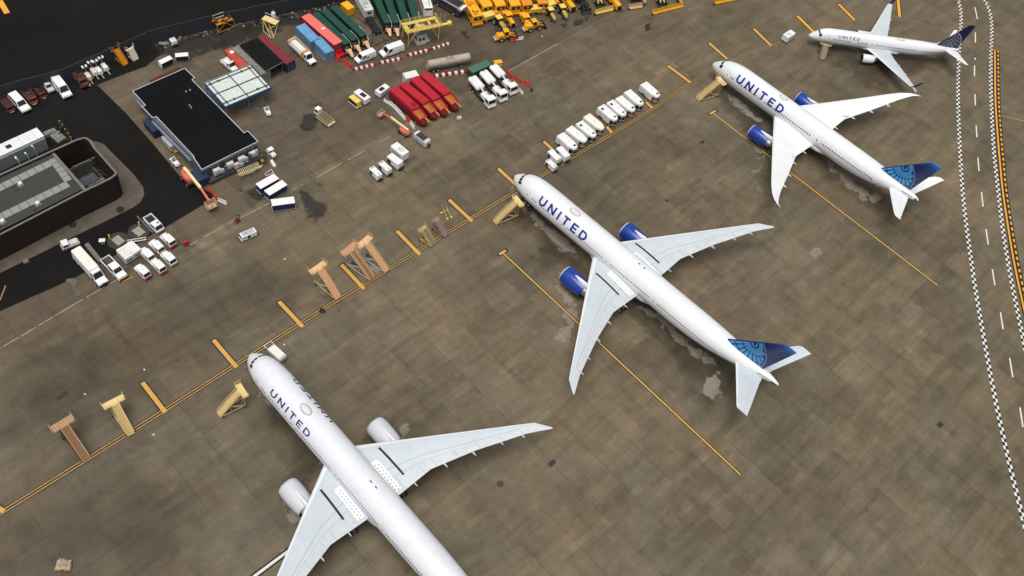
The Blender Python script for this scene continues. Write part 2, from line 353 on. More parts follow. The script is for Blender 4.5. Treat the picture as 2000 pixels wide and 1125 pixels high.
def stain(name,pts,z,m,soft=1.6,grow=.9,step=.45):
    """flat stain whose 'edge' attribute fades to zero at its outline"""
    P=[g(u,v) for u,v in pts]; n=len(P); A=np.array([[p.x,p.y] for p in P]); B=np.roll(A,-1,0)
    x0,y0=A.min(0)-grow;x1,y1=A.max(0)+grow; nx=int((x1-x0)/step)+1; ny=int((y1-y0)/step)+1
    def dist(p):
        d=B-A; t=np.clip(((p-A)*d).sum(1)/np.maximum(1e-9,(d*d).sum(1)),0,1); r=np.hypot(*(A+d*t[:,None]-p).T).min()
        return r if inside(p,P) else -r
    D=np.array([[dist(np.array([x0+i*step,y0+j*step])) for i in range(nx+1)] for j in range(ny+1)])
    idx={};vs=[];fs=[];ed=[]
    def vid(i,j):
        if (i,j) not in idx: idx[(i,j)]=len(vs); vs.append((x0+i*step,y0+j*step,z)); ed.append(float(min(1,max(0,(D[j,i]+grow)/(soft+grow)))))
        return idx[(i,j)]
    for j in range(ny):
        for i in range(nx):
            if max(D[j,i],D[j,i+1],D[j+1,i],D[j+1,i+1])>-grow: fs.append((vid(i,j),vid(i+1,j),vid(i+1,j+1),vid(i,j+1)))
    me=bpy.data.meshes.new(name); me.from_pydata(vs,[],fs); me.materials.append(MATS[m]); at=me.attributes.new('edge','FLOAT','POINT'); at.data.foreach_set('value',ed)
    o=bpy.data.objects.new(name,me); COL.objects.link(o); return tag(o,kind='structure')
def sheet(name,pts,z,m,kind='structure',jit=0,parent=None,sub=0):
    """flat sheet through ground pixels; jit roughens the outline (metres)"""
    P=[g(u,v) for u,v in pts]
    if jit:
        rnd=random.Random(len(pts)+int(pts[0][0])); Q=[]
        for i in range(len(P)):
            a,b=P[i],P[(i+1)%len(P)]; n=max(1,int((b-a).length/max(.35,jit*.8)))
            for k in range(n):
                c=a.lerp(b,k/n); nn=Vector((-(b-a).y,(b-a).x,0)).normalized(); Q.append(c+nn*jit*(rnd.random()-.5)*1.6*(1 if k else .5)+nn*jit*.8*math.sin(k*.9+i))
        P=Q
    mb=MB(m); mb.add([(p.x,p.y,z) for p in P],[tuple(range(len(P)))])
    o=mb.put(name); me=o.data
    if me.polygons[0].normal.z<0: me.flip_normals()
    return tag(o,kind=kind)
mb=MB('apron'); n=24
mb.add([(-900+1800*i/n,-500+1800*j/n,0) for j in range(n+1) for i in range(n+1)],[(j*(n+1)+i,j*(n+1)+i+1,(j+1)*(n+1)+i+1,(j+1)*(n+1)+i) for j in range(n) for i in range(n)])
tag(mb.put('apron_ground'),kind='structure')
Z1,Z2,Z3,Z4,Z5=.004,.008,.012,.016,.020
# older service yard north of the security line
sheet('yard_pavement',[(-60,715),(0,681),(125,606),(250,537),(400,455),(530,383),(700,291),(820,225),(990,140),(1090,85),(1200,26),(1240,-5),(900,-60),(600,-40),(320,60),(100,150),(-120,240)],Z1,'yard')
sheet('asphalt_yard',[(-80,665),(0,608),(150,541),(330,440),(400,398),(420,381),(352,345),(300,282),(247,222),(190,166),(240,146),(285,130),(322,100),(318,70),(250,85),(100,150),(-120,240)],Z2,'asphalt')
sheet('road_asphalt',[(-200,300),(0,206),(128,150),(254,98),(400,55),(560,20),(660,-5),(760,-45),(200,-160),(-400,0)],Z3,'asphalt')
stain('wall_foot_soil',[(300,87),(340,72),(412,60),(512,38),(600,20),(650,8),(690,35),(640,60),(560,50),(500,80),(420,100),(350,118),(310,112)],Z4,'wetmark',2.5,1.)
# ---- painted lines
def ribbon(name,pts,width,z,m,side=0.,dash=None,mesh=None,px=True):
    P=[g(*p) if px else Vector(p) for p in pts]
    Q=[P[0]]
    for a,b in zip(P[:-1],P[1:]):
        k=max(1,int((b-a).length/2.5)); Q+=[a.lerp(b,(i+1)/k) for i in range(k)]
    # smooth
    for _ in range(4 if len(P)>2 else 0): Q=[Q[0]]+[(Q[i-1]+Q[i]*2+Q[i+1])/4 for i in range(1,len(Q)-1)]+[Q[-1]]
    mb=mesh or MB(m); mb.use(m)
    acc=[0]
    for a,b in zip(Q[:-1],Q[1:]): acc.append(acc[-1]+(b-a).length)
    def at(d):
        d=min(max(d,0),acc[-1]-1e-6)
        i=next(k for k in range(len(acc)-1) if acc[k+1]>=d); t=(d-acc[i])/max(1e-6,acc[i+1]-acc[i])
        T=(Q[i+1]-Q[i]).normalized(); return Q[i].lerp(Q[i+1],t),Vector((-T.y,T.x,0))
    def strip(d0,d1):
        k=max(1,int((d1-d0)/2.)); r=[]
        for i in range(k+1):
            p,nn=at(d0+(d1-d0)*i/k); r.append((p+nn*(side+width/2),p+nn*(side-width/2)))
        for (a,b),(c,d) in zip(r[:-1],r[1:]): mb.quad((b.x,b.y,z),(d.x,d.y,z),(c.x,c.y,z),(a.x,a.y,z))
    if dash:
        on,off,ph=dash; d=ph
        while d<acc[-1]: strip(max(0,d),min(acc[-1],d+on)); d+=on+off
    else: strip(0,acc[-1])
    if mesh is None: return tag(mb.put(name),kind='structure')
main=[(-40,1028),(0,1003),(160,903),(300,815),(480,700),(620,610),(740,537),(860,463),(1000,378),(1080,330),(1170,276),(1250,229),(1290,203),(1345,163),(1395,134),(1450,107),(1500,91),(1562,70),(1612,55),(1675,38),(1712,31),(1750,32),(1787,41),(1850,62),(1900,84),(1937,96),(1962,102),(2010,114)]
near=main[:14]; far=main[13:]
ribbon('stand_line_edging',near,1.12,Z4,'black_paint'); ribbon('stand_line',near,.23,Z5,'yellow_paint_worn',.27); ribbon('stand_line',near,.23,Z5,'yellow_paint_worn',-.27)
ribbon('stand_line',far,.17,Z5,'yellow_paint_faded',.26); ribbon('stand_line',far,.17,Z5,'yellow_paint_faded',-.26)
for a,b,m in [((-38,968),(6,998),0),((278,747),(322,804),0),((417,664),(461,716),0),((545,589),(590,637),0),((667,517),(710,563),0),((775,451),(819,496),0),((877,390),(921,431),0),((973,329),(1014,367),0),((1062,276),(1090,303),0),((1185,247),(1194,258),0),((1262,199),(1273,210),0),((1304,128),(1347,160),0),((1385,84),(1419,114),0),((1472,56),(1505,88),0),((1557,31),(1590,63),1),((1638,8),(1668,38),1),((1753,-10),(1757,32),1)]:
    A=g(*a);B=g(*b); d=(B-A).normalized(); wd=.82
    ribbon('stand_bar_edging',[A-d*.25,B],wd+.5,Z4+.001,'black_paint',px=False)
    ribbon('stand_bar',[A,B+d*.2],wd,Z5+.001,'yellow_paint_bright' if m else 'yellow_paint',px=False)
for p,t0,t1 in [([(981,493),(1446,927)],(975,497),(988,489)),([(1391,220),(1831,557)],(1386,223),(1398,216))]:
    ribbon('lead_in_edging',p,.68,Z4+.002,'black_paint'); ribbon('lead_in_line',p,.33,Z5+.002,'yellow_paint')
    A,B=g(*t0),g(*t1); d=(B-A).normalized()
    ribbon('lead_in_edging',[A-d*.4,B+d*.4],1.0,Z4+.003,'black_paint',px=False); ribbon('lead_in_line',[A,B],.55,Z5+.003,'yellow_paint',px=False)
left=[(1866,-20),(1872,0),(1880,25),(1876.6,47),(1873,100),(1871,164),(1871.6,224),(1875,298),(1880,378),(1888,448),(1896.5,507),(1904,560),(1917,635),(1933,726),(1952,821),(1970,901),(1985,962),(2000,1022),(2015,1080)]
right=[(1915,-18),(1924,0),(1934,17),(1938,40),(1935.5,100),(1935,159),(1937,224),(1941,298),(1949,368),(1956,433),(1966,497),(1977,560),(1987,607),(2000,670),(2012,730)]
for L in (left,right):
    ribbon('road_edge_backing',L,.94,Z4,'black_paint'); 
    ribbon('road_edge_checker',L,.46,Z5,'white_paint',.24,(.85,.85,0)); ribbon('road_edge_checker',L,.46,Z5,'white_paint',-.24,(.85,.85,.85))
for a,b in [((1904,14),(1909,37)),((1905,63),(1905,83)),((1904.5,113),(1904.5,117)),((1903.5,128),(1903,149)),((1904,184),(1905,206)),((1906.5,245),(1908,268)),((1910,308),(1912,334)),((1917,375),(1920,404)),((1926,448),(1930,478)),((1938,526),(1943,557)),((1954,610),(1959,643)),((1972,699),(1978,737)),((1992,796),(1998,834))]:
    ribbon('road_centre_dash',[a,b],.32,Z5,'white_paint')
yl=[(1943,97),(1944,199),(1949,273),(1958,373),(1971,458),(1981,517),(1990.5,562),(2002,612),(2015,670)]
ribbon('hold_line_edging',yl,1.95,Z4+.001,'black_paint',.42)
ribbon('hold_line',yl,.42,Z5,'yellow_paint_bright'); ribbon('hold_line_dash',yl,.42,Z5,'yellow_paint_bright',.92,(1.0,.85,0))
ribbon('taxi_line',[(1956,226),(2010,239)],.3,Z5,'yellow_paint_worn'); 
ribbon('security_line',[(-30,697),(0,681),(125,606)],.17,Z5,'white_paint_worn',0,(3.2,.35,0)); ribbon('security_line',[(125,606),(190,568),(240,540)],.17,Z5,'white_paint_worn',0,(4,.7,0))
ribbon('security_line',[(369,480),(385,471)],.17,Z5,'white_paint_worn'); ribbon('security_line',[(398,463),(460,429)],.17,Z5,'white_paint_worn',0,(5,.5,0))
ribbon('security_line',[(468,426),(526,397)],.17,Z5,'white_paint_worn',0,(2.6,.4,0)); ribbon('security_line',[(572,370),(590,361)],.17,Z5,'white_paint_worn',0,(1.2,.9,0))
ribbon('security_line',[(618,347),(668,318)],.17,Z5,'white_paint_worn'); ribbon('security_line',[(679,313),(714,293)],.17,Z5,'white_paint_worn'); ribbon('security_line',[(740,278),(764,266)],.17,Z5,'white_paint_worn')
ribbon('security_line',[(994,138),(1090,85)],.17,Z5,'white_paint_worn'); ribbon('security_line',[(1092,84),(1150,52),(1200,26)],.17,Z5,'yellow_paint_faded')
ribbon('tow_line_edging',[(488,1132),(566,1074)],1.15,Z4,'black_paint'); ribbon('tow_line',[(488,1132),(566,1074)],.5,Z5,'white_paint')
ribbon('road_marking',[(-6,-8),(14,26)],1.3,Z5,'yellow_paint_bright')
ribbon('yard_marking',[(11,558),(24,575),(12,580),(0,586)],.22,Z5,'yellow_paint_worn')
# ---- dry patches in the lee of the aircraft, wet stains
for i,p in enumerate([
 [(994,356),(1008,366),(1022,398),(1060,430),(1112,470),(1140,498),(1128,510),(1090,480),(1052,445),(1020,418),(998,380)],
 [(1085,528),(1100,522),(1125,600),(1135,612),(1118,622),(1096,580),(1082,552)],
 [(1092,600),(1128,590),(1134,622),(1108,664),(1086,668),(1082,646),(1104,632)],
 [(1238,590),(1290,610),(1330,650),(1380,690),(1414,712),(1404,722),(1370,706),(1330,676),(1290,632),(1250,608)],
 [(1378,728),(1402,724),(1412,748),(1410,774),(1392,782),(1374,768)],
 [(1198,455),(1215,444),(1222,470),(1206,476)],
 [(1412,172),(1450,196),(1490,236),(1480,242),(1448,218),(1418,190)],
 [(1452,260),(1470,268),(1502,300),(1492,304),(1466,288)],
 [(1474,304),(1496,300),(1494,312),(1480,316)],[(1466,332),(1490,326),(1482,338),(1466,344)],[(1466,382),(1476,366),(1490,362),(1478,390)],
 [(1612,310),(1640,330),(1690,370),(1722,384),(1712,398),(1680,386),(1650,360),(1616,326)],[(1672,378),(1694,372),(1698,392),(1682,398)],
 [(1584,486),(1602,478),(1606,496),(1594,510),(1584,500)],
 [(486,715),(498,745),(530,780),(545,810),(528,800),(500,770),(484,740)],[(556,800),(590,850),(584,856),(552,822)],
 [(552,975),(580,998),(598,1000),(574,1040),(560,1010)],[(556,1064),(570,1060),(560,1110),(546,1125),(544,1100)],[(622,900),(632,898),(634,918),(624,916)],
 [(732,1016),(752,1024),(744,1040),(736,1030)],[(772,1060),(792,1064),(800,1090),(786,1080)],
 [(772,836),(800,826),(800,850),(782,856)]]):
    stain('dry_concrete',p,Z1+.001*(i%3),'dry')
for i,p in enumerate([
 [(586,376),(600,374),(612,392),(640,400),(640,412),(624,424),(618,432),(606,420),(592,404)],
 [(464,372),(500,362),(520,372),(516,388),(488,390)],[(592,228),(626,210),(624,238),(604,258),(590,250)],[(600,205),(628,202),(622,214)],
 [(618,360),(632,358),(628,366)],[(1118,42),(1136,38),(1142,46),(1124,50)],[(1096,48),(1108,44),(1110,54),(1100,56)],[(1138,30),(1150,32),(1144,40)],
 [(1256,50),(1268,46),(1272,56),(1262,60)],[(500,310),(520,300),(526,318),(508,330),(490,345),(470,350)],[(900,62),(912,60),(910,74)],
 [(1036,490),(1046,486),(1050,500),(1040,504)]]):
    stain('wet_stain',p,Z3,'wetmark',1.2,.8)
stain('light_stain',[(452,218),(490,222),(512,212),(524,196),(508,186),(480,206)],Z3,'lightslab')
stain('pale_patch',[(132,548),(148,540),(152,552),(146,560),(158,572),(152,576),(142,564)],Z3,'lightslab',.7,.5,.3)
for i,p in enumerate([
 [(1000,345),(1060,400),(1140,470),(1150,560),(1090,520),(1040,470),(1000,420)],[(1240,575),(1330,620),(1430,700),(1440,790),(1380,800),(1300,700),(1230,620)],
 [(1210,430),(1260,470),(1210,480)],[(480,700),(560,790),(640,900),(600,1000),(550,960),(560,860),(480,760)],[(700,850),(760,800),(800,850),(720,880)],
 [(1395,125),(1440,180),(1520,235),(1500,300),(1440,250),(1400,180)],[(1575,285),(1650,340),(1740,390),(1720,420),(1640,370),(1570,310)],
 [(1590,60),(1680,100),(1760,110),(1870,110),(1780,150),(1700,180),(1660,140),(1600,110)],[(1740,390),(1790,400),(1770,430),(1730,420)],
 [(640,560),(680,590),(650,610),(620,580)],[(700,520),(770,510),(760,540),(720,560)],[(1050,480),(1090,470),(1100,530),(1040,540)],[(940,30),(1160,20),(1180,40),(1060,70),(980,110),(930,60)],
 [(560,130),(620,110),(690,130),(640,170),(600,150)],[(700,40),(800,30),(900,60),(790,110),(700,90)]]):
    stain('damp_shade_patch',p,Z1-.002+.0003*(i%5),'damp_shade',5.,2.,.9)  # dark patches: wet ground plus painted contact shade along the aircraft
for i,p in enumerate([[(-60,720),(250,560),(520,430),(640,545),(560,640),(470,700),(300,800),(120,890),(-60,960)],[(-60,960),(180,900),(420,960),(440,1180),(-80,1200)],]): stain('damp_shade_patch',p,.0008+.0003*i,'damp_vignette',14.,6.,2.)  # broad darkening of the left apron: wetness plus painted vignette falloff
for p in [[(612,548),(630,545),(640,560),(622,566)],[(690,480),(716,486),(712,502),(694,498)],[(716,500),(740,510),(748,530),(736,540),(722,524)],[(668,498),(684,508),(690,520),(674,512)],[(700,522),(716,530),(722,542),(704,536)],[(1086,655),(1104,640),(1118,650),(1100,668)],[(745,850),(760,858),(752,870),(740,862)],[(1002,370),(1020,380),(1020,398),(1006,392)]]:
    stain('dry_concrete',p,Z2,'dry',.9,.6,.35)
ground_mat('tan_film',(.185,.148,.092),grid=False,wet=.5,mask=3)
for i,p in enumerate([[(205,1000),(290,955),(302,1000),(230,1055)],[(165,905),(240,880),(290,940),(240,962)],[(1060,930),(1110,945),(1260,1130),(1170,1140)],[(1620,720),(1690,770),(1760,850),(1700,880),(1630,800)],[(1480,900),(1640,960),(1700,1060),(1560,1080)],[(560,110),(640,120),(640,160),(570,170)],[(280,70),(400,100),(380,130),(290,120)]]): stain('dry_concrete',p,.0022+.0002*i,'tan_film',5.,2.,.9)
def plate(name,c,s1,s2,z,m,ang=53.,label=None,cat='drain',grp=None,n=0,h=.03):
    """small cover let into the ground"""
    p=g(*c); o=MB(m); 
    if n: o.cyl((0,0,0),(0,0,h),s1,n=n)
    else:
        o.tbox(-s1/2,s1/2,-s2/2,s2/2,0,h,ch=0)
        if m=='black':
            o.use('grey_dark')
            for k in range(4): o.tbox(-s1/2+.1,s1/2-.1,-s2/2+s2*(k+.6)/4.6,-s2/2+s2*(k+.6)/4.6+.06,h,h+.012)
    o=o.put(name); o.location=(p.x,p.y,z); o.rotation_euler=(0,0,R(ang)); tag(o,label,cat,grp); return o
for c,a,b,l in [((608,421),1.5,.8,'dark drain grate beside the wet stain near the blue-sided carts'),((122,773),2.0,.9,'dark drain grate up-left of the two lone boarding stairs'),((1836,830),1.3,1.0,'dark drain grate on bare concrete right of the lower lead-in line'),((1078,905),1.5,.9,'dark drain grate framed by a square of paler concrete'),((1303,392),.8,.6,'small dark drain grate between the two jets with blue engines'),((1372,278),1.2,.7,'dark drain plate beside the yellow line below the service truck row'),((1549,236),0,0,'')]:
    if a: plate('drain_grate',c,a,b,.024,'black',label=l,grp='drain grates in the apron')
for c,r,l in [((977,945),.65,'reddish round manhole cover beside the nearest wing'),((142,440),.8,'dark round manhole cover on the brown walk below the brick wall'),((235,410),.8,'dark round manhole cover near the walk corner')]:
    plate('manhole_cover',c,r,r,.17 if c[0]<300 else .02,'manhole_brown' if c[0]>300 else 'dirt_dark',label=l,cat='manhole',grp='manhole covers',n=20)
sheet('drain_apron',[(1062,888),(1095,888),(1095,921),(1062,921)],Z2,'apron')

for q in ([(571,301),(595,323),(619,347)],[(609,254),(636,282),(667,313)],[(545,395),(575,425)],[(618,437),(668,487)],[(1000,60),(1046,100),(1060,112)],[(700,330),(760,392)]): ribbon('joint_seal',q,.075,Z3+.001,'black_paint')
# ---------------------------------------------------------------- aircraft
def interp(tab,x):
    """smooth monotone interpolation of rows (x,a,b,..)"""
    X=[r[0] for r in tab]
    if x<=X[0]: return list(tab[0][1:])
    if x>=X[-1]: return list(tab[-1][1:])
    i=next(k for k in range(len(X)-1) if X[k+1]>=x)
    out=[]
    for c in range(1,len(tab[0])):
        y=[r[c] for r in tab]; h=X[i+1]-X[i]; d=(y[i+1]-y[i])/h
        def sl(k):
            if k<=0 or k>=len(X)-1: return (y[min(k+1,len(X)-1)]-y[max(k-1,0)])/(X[min(k+1,len(X)-1)]-X[max(k-1,0)])
            d0=(y[k]-y[k-1])/(X[k]-X[k-1]);d1=(y[k+1]-y[k])/(X[k+1]-X[k])
            return 0 if d0*d1<=0 else 2*d0*d1/(d0+d1)
        m0,m1=sl(i),sl(i+1); t=(x-X[i])/h
        out.append(y[i]*(1+2*t)*(1-t)**2+h*m0*t*(1-t)**2+y[i+1]*t*t*(3-2*t)+h*m1*t*t*(t-1))
    return out
def foil(c): return 5*(.2969*math.sqrt(c)-.126*c-.3516*c*c+.2843*c**3-.1036*c**4)
def seg_letters(t):
    """UNITED as pen strokes: list of (advance width, [polylines])"""
    def arc(cx,cy,rx,ry,a0,a1,n=10): return [(cx+rx*math.cos(R(a0+(a1-a0)*i/n)),cy+ry*math.sin(R(a0+(a1-a0)*i/n))) for i in range(n+1)]
    h=t/2
    U=(.84,[[(h,1),(h,.42)]+arc(.42,.42,.42-h,.42-h,180,360)+[(.84-h,.42),(.84-h,1)]])
    N=(.86,[[(h,0),(h,1)],[(h*1.0,1-h*.6),(.86-h,h*.6)],[(.86-h,0),(.86-h,1)]])
    I=(t,[[(h,0),(h,1)]])
    T=(.78,[[(0,1-h),(.78,1-h)],[(.39,0),(.39,1-t)]])
    Ee=(.68,[[(h,0),(h,1)],[(t,1-h),(.68,1-h)],[(t,.5),(.62,.5)],[(t,h),(.68,h)]])
    D=(.84,[[(h,0),(h,1)],[(t,1-h)]+arc(.36,.5,.48-h,.5-h,90,-90,14)+[(t,h)]])
    return [U,N,I,T,Ee,D]
def strip_quads(pl,t,step=.07):
    """thick polyline -> list of quads in letter space"""
    pts=[pl[0]]
    for a,b in zip(pl[:-1],pl[1:]):
        L=math.hypot(b[0]-a[0],b[1]-a[1]); k=max(1,int(L/step)); pts+=[(a[0]+(b[0]-a[0])*i/k,a[1]+(b[1]-a[1])*i/k) for i in range(1,k+1)]
    nr=[]
    for i in range(len(pts)):
        a=pts[max(0,i-1)];b=pts[min(len(pts)-1,i+1)]; L=math.hypot(b[0]-a[0],b[1]-a[1]) or 1; nr.append((-(b[1]-a[1])/L,(b[0]-a[0])/L))
    out=[]
    for i in range(len(pts)-1):
        q=[]
        for k,s in ((i,1),(i,-1),(i+1,-1),(i+1,1)): q.append((pts[k][0]+nr[k][0]*s*t/2,pts[k][1]+nr[k][1]*s*t/2))
        out.append(q)
    return out
class Plane:
    def __init__(s,name,pos,yaw,tab,label,group,white='plane_white',hroll=1.0):
        s.tab=tab; s.root=E(name,(pos[0],pos[1],0),R(yaw)); tag(s.root,label,'airliner',group); s.white=white
    def sec(s,x):
        zt,zb,w=interp(s.tab,x); return (zt+zb)/2,(zt-zb)/2,w
    def surf(s,x,th,off=0):
        zc,h,w=s.sec(x); y=w*math.sin(th); z=zc+h*math.cos(th)
        if off:
            e=.05; z1,h1,w1=s.sec(x+e); z0,h0,w0=s.sec(x-e)
            Tx=Vector((2*e,(w1-w0)*math.sin(th),(z1-z0)+(h1-h0)*math.cos(th))); Tt=Vector((0,w*math.cos(th),-h*math.sin(th)))
            n=Tx.cross(Tt); 
            if n.length>1e-9:
                n.normalize()
                if n.y*math.sin(th)+n.z*math.cos(th)<0: n=-n
                return Vector((x,y,z))+n*off
        return Vector((x,y,z))
    def fuselage(s,xs,n=56,cone=None):
        m=MB(s.white); rings=[[s.surf(x,2*math.pi*j/n) for j in range(n)] for x in xs]; m.loft(rings,True,True)
        return m.put('fuselage',s.root,smooth=True)
    def spatch(s,m,x0,x1,t0,t1,off,nx=2,nt=4,skew=0):
        v=[s.surf(x0+(x1-x0)*i/nx+skew*j/nt,t0+(t1-t0)*j/nt,off) for i in range(nx+1) for j in range(nt+1)]
        up=1 if (t1>t0) else -1
        fs=[(i*(nt+1)+j,(i+1)*(nt+1)+j,(i+1)*(nt+1)+j+1,i*(nt+1)+j+1) for i in range(nx) for j in range(nt)]
        if up<0: fs=[f[::-1] for f in fs]
        m.add(v,fs)
    def lettering(s,x0,x1,ta,tb,side,t,m,label=None):
        """side -1 port (reads nose to tail), +1 starboard (reads tail to nose); ta top angle, tb bottom angle in degrees"""
        L=seg_letters(t); gap=.40; zc,h,w=s.sec((x0+x1)/2); H=R(tb-ta)*(h+w)/2
        tot=sum(a for a,_ in L)+gap*5; k=(x1-x0)/tot; ksq=k
        u=0; lay=0
        for adv,pls in L:
            mb=MB(m)
            for pl in pls:
                lay=(lay+1)%4
                for q in strip_quads(pl,t):
                    v=[]
                    for a,b in q:
                        uu=(u+a)*k; xx=x0+uu if side<0 else x1-uu; th=side*R(tb-(tb-ta)*b); v.append(s.surf(xx,th,.018+lay*.004))
                    mb.add(v,[(0,1,2,3)])
            u+=adv+gap
            o=mb.put('title_letter',s.root); bm_fix(o.data,s)
    def windows(s,xs,z,side,w=.27,h=.40,m='window_grey'):
        me=None
        for x in xs:
            zc,hh,ww=s.sec(x); c=(z-zc)/hh; th=side*math.acos(max(-1,min(1,c))); p=s.surf(x,th,.0); n=(s.surf(x,th,1)-p).normalized()
            if me is None:
                mb=MB(m); a=[]; 
                for k in range(10):
                    t=2*math.pi*k/10; a.append((w/2*math.copysign(abs(math.cos(t))**.7,math.cos(t)),h/2*math.copysign(abs(math.sin(t))**.7,math.sin(t))))
                mb.loft([[(p_,q_,-.05) for p_,q_ in a],[(p_,q_,.014) for p_,q_ in a]],False,True); me=mb.mesh('window')
            o=bpy.data.objects.new('window',me); COL.objects.link(o); o.parent=s.root
            xa=Vector((1,0,0)); xa=(xa-n*xa.dot(n)).normalized(); ya=n.cross(xa)
            o.matrix_local=Matrix(((xa.x,ya.x,n.x,p.x),(xa.y,ya.y,n.y,p.y),(xa.z,ya.z,n.z,p.z),(0,0,0,1)))
    def door(s,x,z0,z1,side,w=1.05,win=True):
        zc,hh,ww=s.sec(x); A=lambda z: side*math.acos(max(-1,min(1,(z-zc)/hh)))
        m=MB('seam'); s.spatch(m,x-w/2-.06,x+w/2+.06,A(z1+.06),A(z0-.06),.010)
        m.use(s.white); s.spatch(m,x-w/2,x+w/2,A(z1),A(z0),.018)
        d=m.put('door',s.root); bm_fix(d.data,s)
        if win:
            mb=MB('window_grey'); zz=z0+(z1-z0)*.66; s.spatch(mb,x-.12,x+.12,A(zz+.2),A(zz-.14),.026); o=mb.put('door_window',d); bm_fix(o.data,s)
    def wing(s,side,secs,m_main,m_le,m_fl,tc0,tc1,fl0=.72,name='wing',tip=None,seam=True):
        """secs: (y,xLE,xTE,z)"""
        cs=[0,.004,.015,.035,.06,.09,.094,.2,.32,.45,.58,.68,fl0,fl0+.006,.80,.88,.94,1.0]
        n=len(cs); rings=[]; ys=[r[0] for r in secs]
        N=40; rows=[]
        for i in range(N+1):
            y=ys[0]+(ys[-1]-ys[0])*i/N
            rows.append(y)
        rows=sorted(set(rows+ys))
        s.wsec=secs; s.wtc=(tc0,tc1,ys[0],ys[-1])
        up=[];lo=[]
        for y in rows:
            le,te,z=s.lin(secs,y); ch=max(.02,te-le); tc=tc0+(tc1-tc0)*(y-ys[0])/(ys[-1]-ys[0])
            up.append([(le+ch*c,side*y,z+ch*tc*foil(c)*1.15) for c in cs]); lo.append([(le+ch*c,side*y,z-ch*tc*foil(c)*.85) for c in cs])
        m=MB(m_main); fl_lim=secs[-3][0] if len(secs)>3 else ys[-1]
        for i in range(len(rows)-1):
            for j in range(n-1):
                c=(cs[j]+cs[j+1])/2
                k=m_le if c<.09 else ('wing_seam' if seam and (.09<c<.094 or fl0<c<fl0+.006) else (m_fl if c>fl0 else m_main))
                m.use(k); a=[up[i][j],up[i][j+1],up[i+1][j+1],up[i+1][j]]
                m.add(a if side>0 else a[::-1],[(0,1,2,3)])
                m.use(m_le if c<.09 else m_main); b=[lo[i][j],lo[i][j+1],lo[i+1][j+1],lo[i+1][j]]
                m.add(b[::-1] if side>0 else b,[(0,1,2,3)])
        m.use(m_main)
        t=up[-1]+lo[-1][::-1]; m.add(t if side<0 else t[::-1],[tuple(range(len(t)))])
        o=m.put(name,s.root); me=o.data
        import bmesh
        bm=bmesh.new(); bm.from_mesh(me); bmesh.ops.remove_doubles(bm,verts=bm.verts,dist=.0008); bmesh.ops.recalc_face_normals(bm,faces=bm.faces); bm.to_mesh(me); bm.free()
        me.polygons.foreach_set('use_smooth',[True]*len(me.polygons)); me.set_sharp_from_angle(angle=R(40)); return o
    def lin(s,secs,y):
        for a,b in zip(secs[:-1],secs[1:]):
            if y<=b[0]+1e-6:
                t=(y-a[0])/(b[0]-a[0]); return [a[k]+(b[k]-a[k])*t for k in (1,2,3)]
        return list(secs[-1][1:4])
    def wtop(s,side,x,y,off=.03):
        le,te,z=s.lin(s.wsec,y); ch=te-le; c=min(1,max(0,(x-le)/ch)); tc=s.wtc[0]+(s.wtc[1]-s.wtc[0])*(y-s.wtc[2])/(s.wtc[3]-s.wtc[2])
        return Vector((x,side*y,z+ch*tc*foil(c)*1.15+off))
    def wline(s,side,p,q,wd,m,name,parent,off=.03,n=14):
        mb=MB(m); v=[]; d=Vector((q[0]-p[0],q[1]-p[1],0)).normalized(); nn=Vector((-d.y,d.x,0))
        for i in range(n+1):
            x=p[0]+(q[0]-p[0])*i/n;y=p[1]+(q[1]-p[1])*i/n
            for sg in (1,-1): v.append(s.wtop(side,x+nn.x*sg*wd/2,y+nn.y*sg*wd/2,off))
        f=[(2*i,2*i+1,2*i+3,2*i+2) for i in range(n)]
        mb.add(v,f); o=mb.put(name,parent); up_fix(o.data); return o
    def fairing(s,wing,side,y,l0=.62,ext=1.1,r=.34,fm='wing_grey'):
        le,te,z=s.lin(s.wsec,y); ch=te-le; x0=le+ch*l0; x1=te+ext; m=MB(fm); rings=[]
        for t,k,dz in ((0,.05,0),(.15,.7,-.02),(.4,1,-.06),(.7,.75,-.02),(.9,.4,.05),(1,.04,.1)):
            x=x0+(x1-x0)*t; zz=z-.28*r/.34-.05+dz-(.0 if t<.5 else 0)
            rings.append([(x,side*y+r*k*math.cos(a)*.75,zz+r*k*math.sin(a)*1.2) for a in [2*math.pi*j/10 for j in range(10)]])
        m.loft(rings,True,True); m.put('flap_fairing',wing,smooth=True)
    def engine(s,side,xl,y,z,r,L,m_n,wing_z,pyl_x1,old=False,lip='nacelle_lip'):
        e=E('engine',(xl,side*y,z)); e.parent=s.root
        prof=[(.0,.90),(-.02,.93),(.03,.965),(.12,.985)]
        n=36
        def ring(x,k): return [(x*L,r*k*math.cos(2*math.pi*j/n),r*k*math.sin(2*math.pi*j/n)) for j in range(n)]
        m=MB(lip); m.loft([ring(.03,.84),ring(.005,.875),ring(0,.91),ring(.006,.945),ring(.045,.985)]); m.put('intake_lip',e,smooth=True)
        m=MB(m_n); m.loft([ring(.045,.985),ring(.12,1.02),ring(.25,1.045),ring(.42,1.04),ring(.6,.985),ring(.78,.88),ring(.80,.855)]); m.use('engine_dark'); m.loft([ring(.80,.855),ring(.79,.80),ring(.6,.7)]); m.put('nacelle',e,smooth=True)
        m=MB('engine_dark'); m.loft([ring(.03,.84),ring(.2,.80)],False,True); m.use('grey_mid'); m.loft([ring(.2,.3),ring(.14,.2),ring(.1,.03)],False,True); m.put('fan',e,smooth=True)
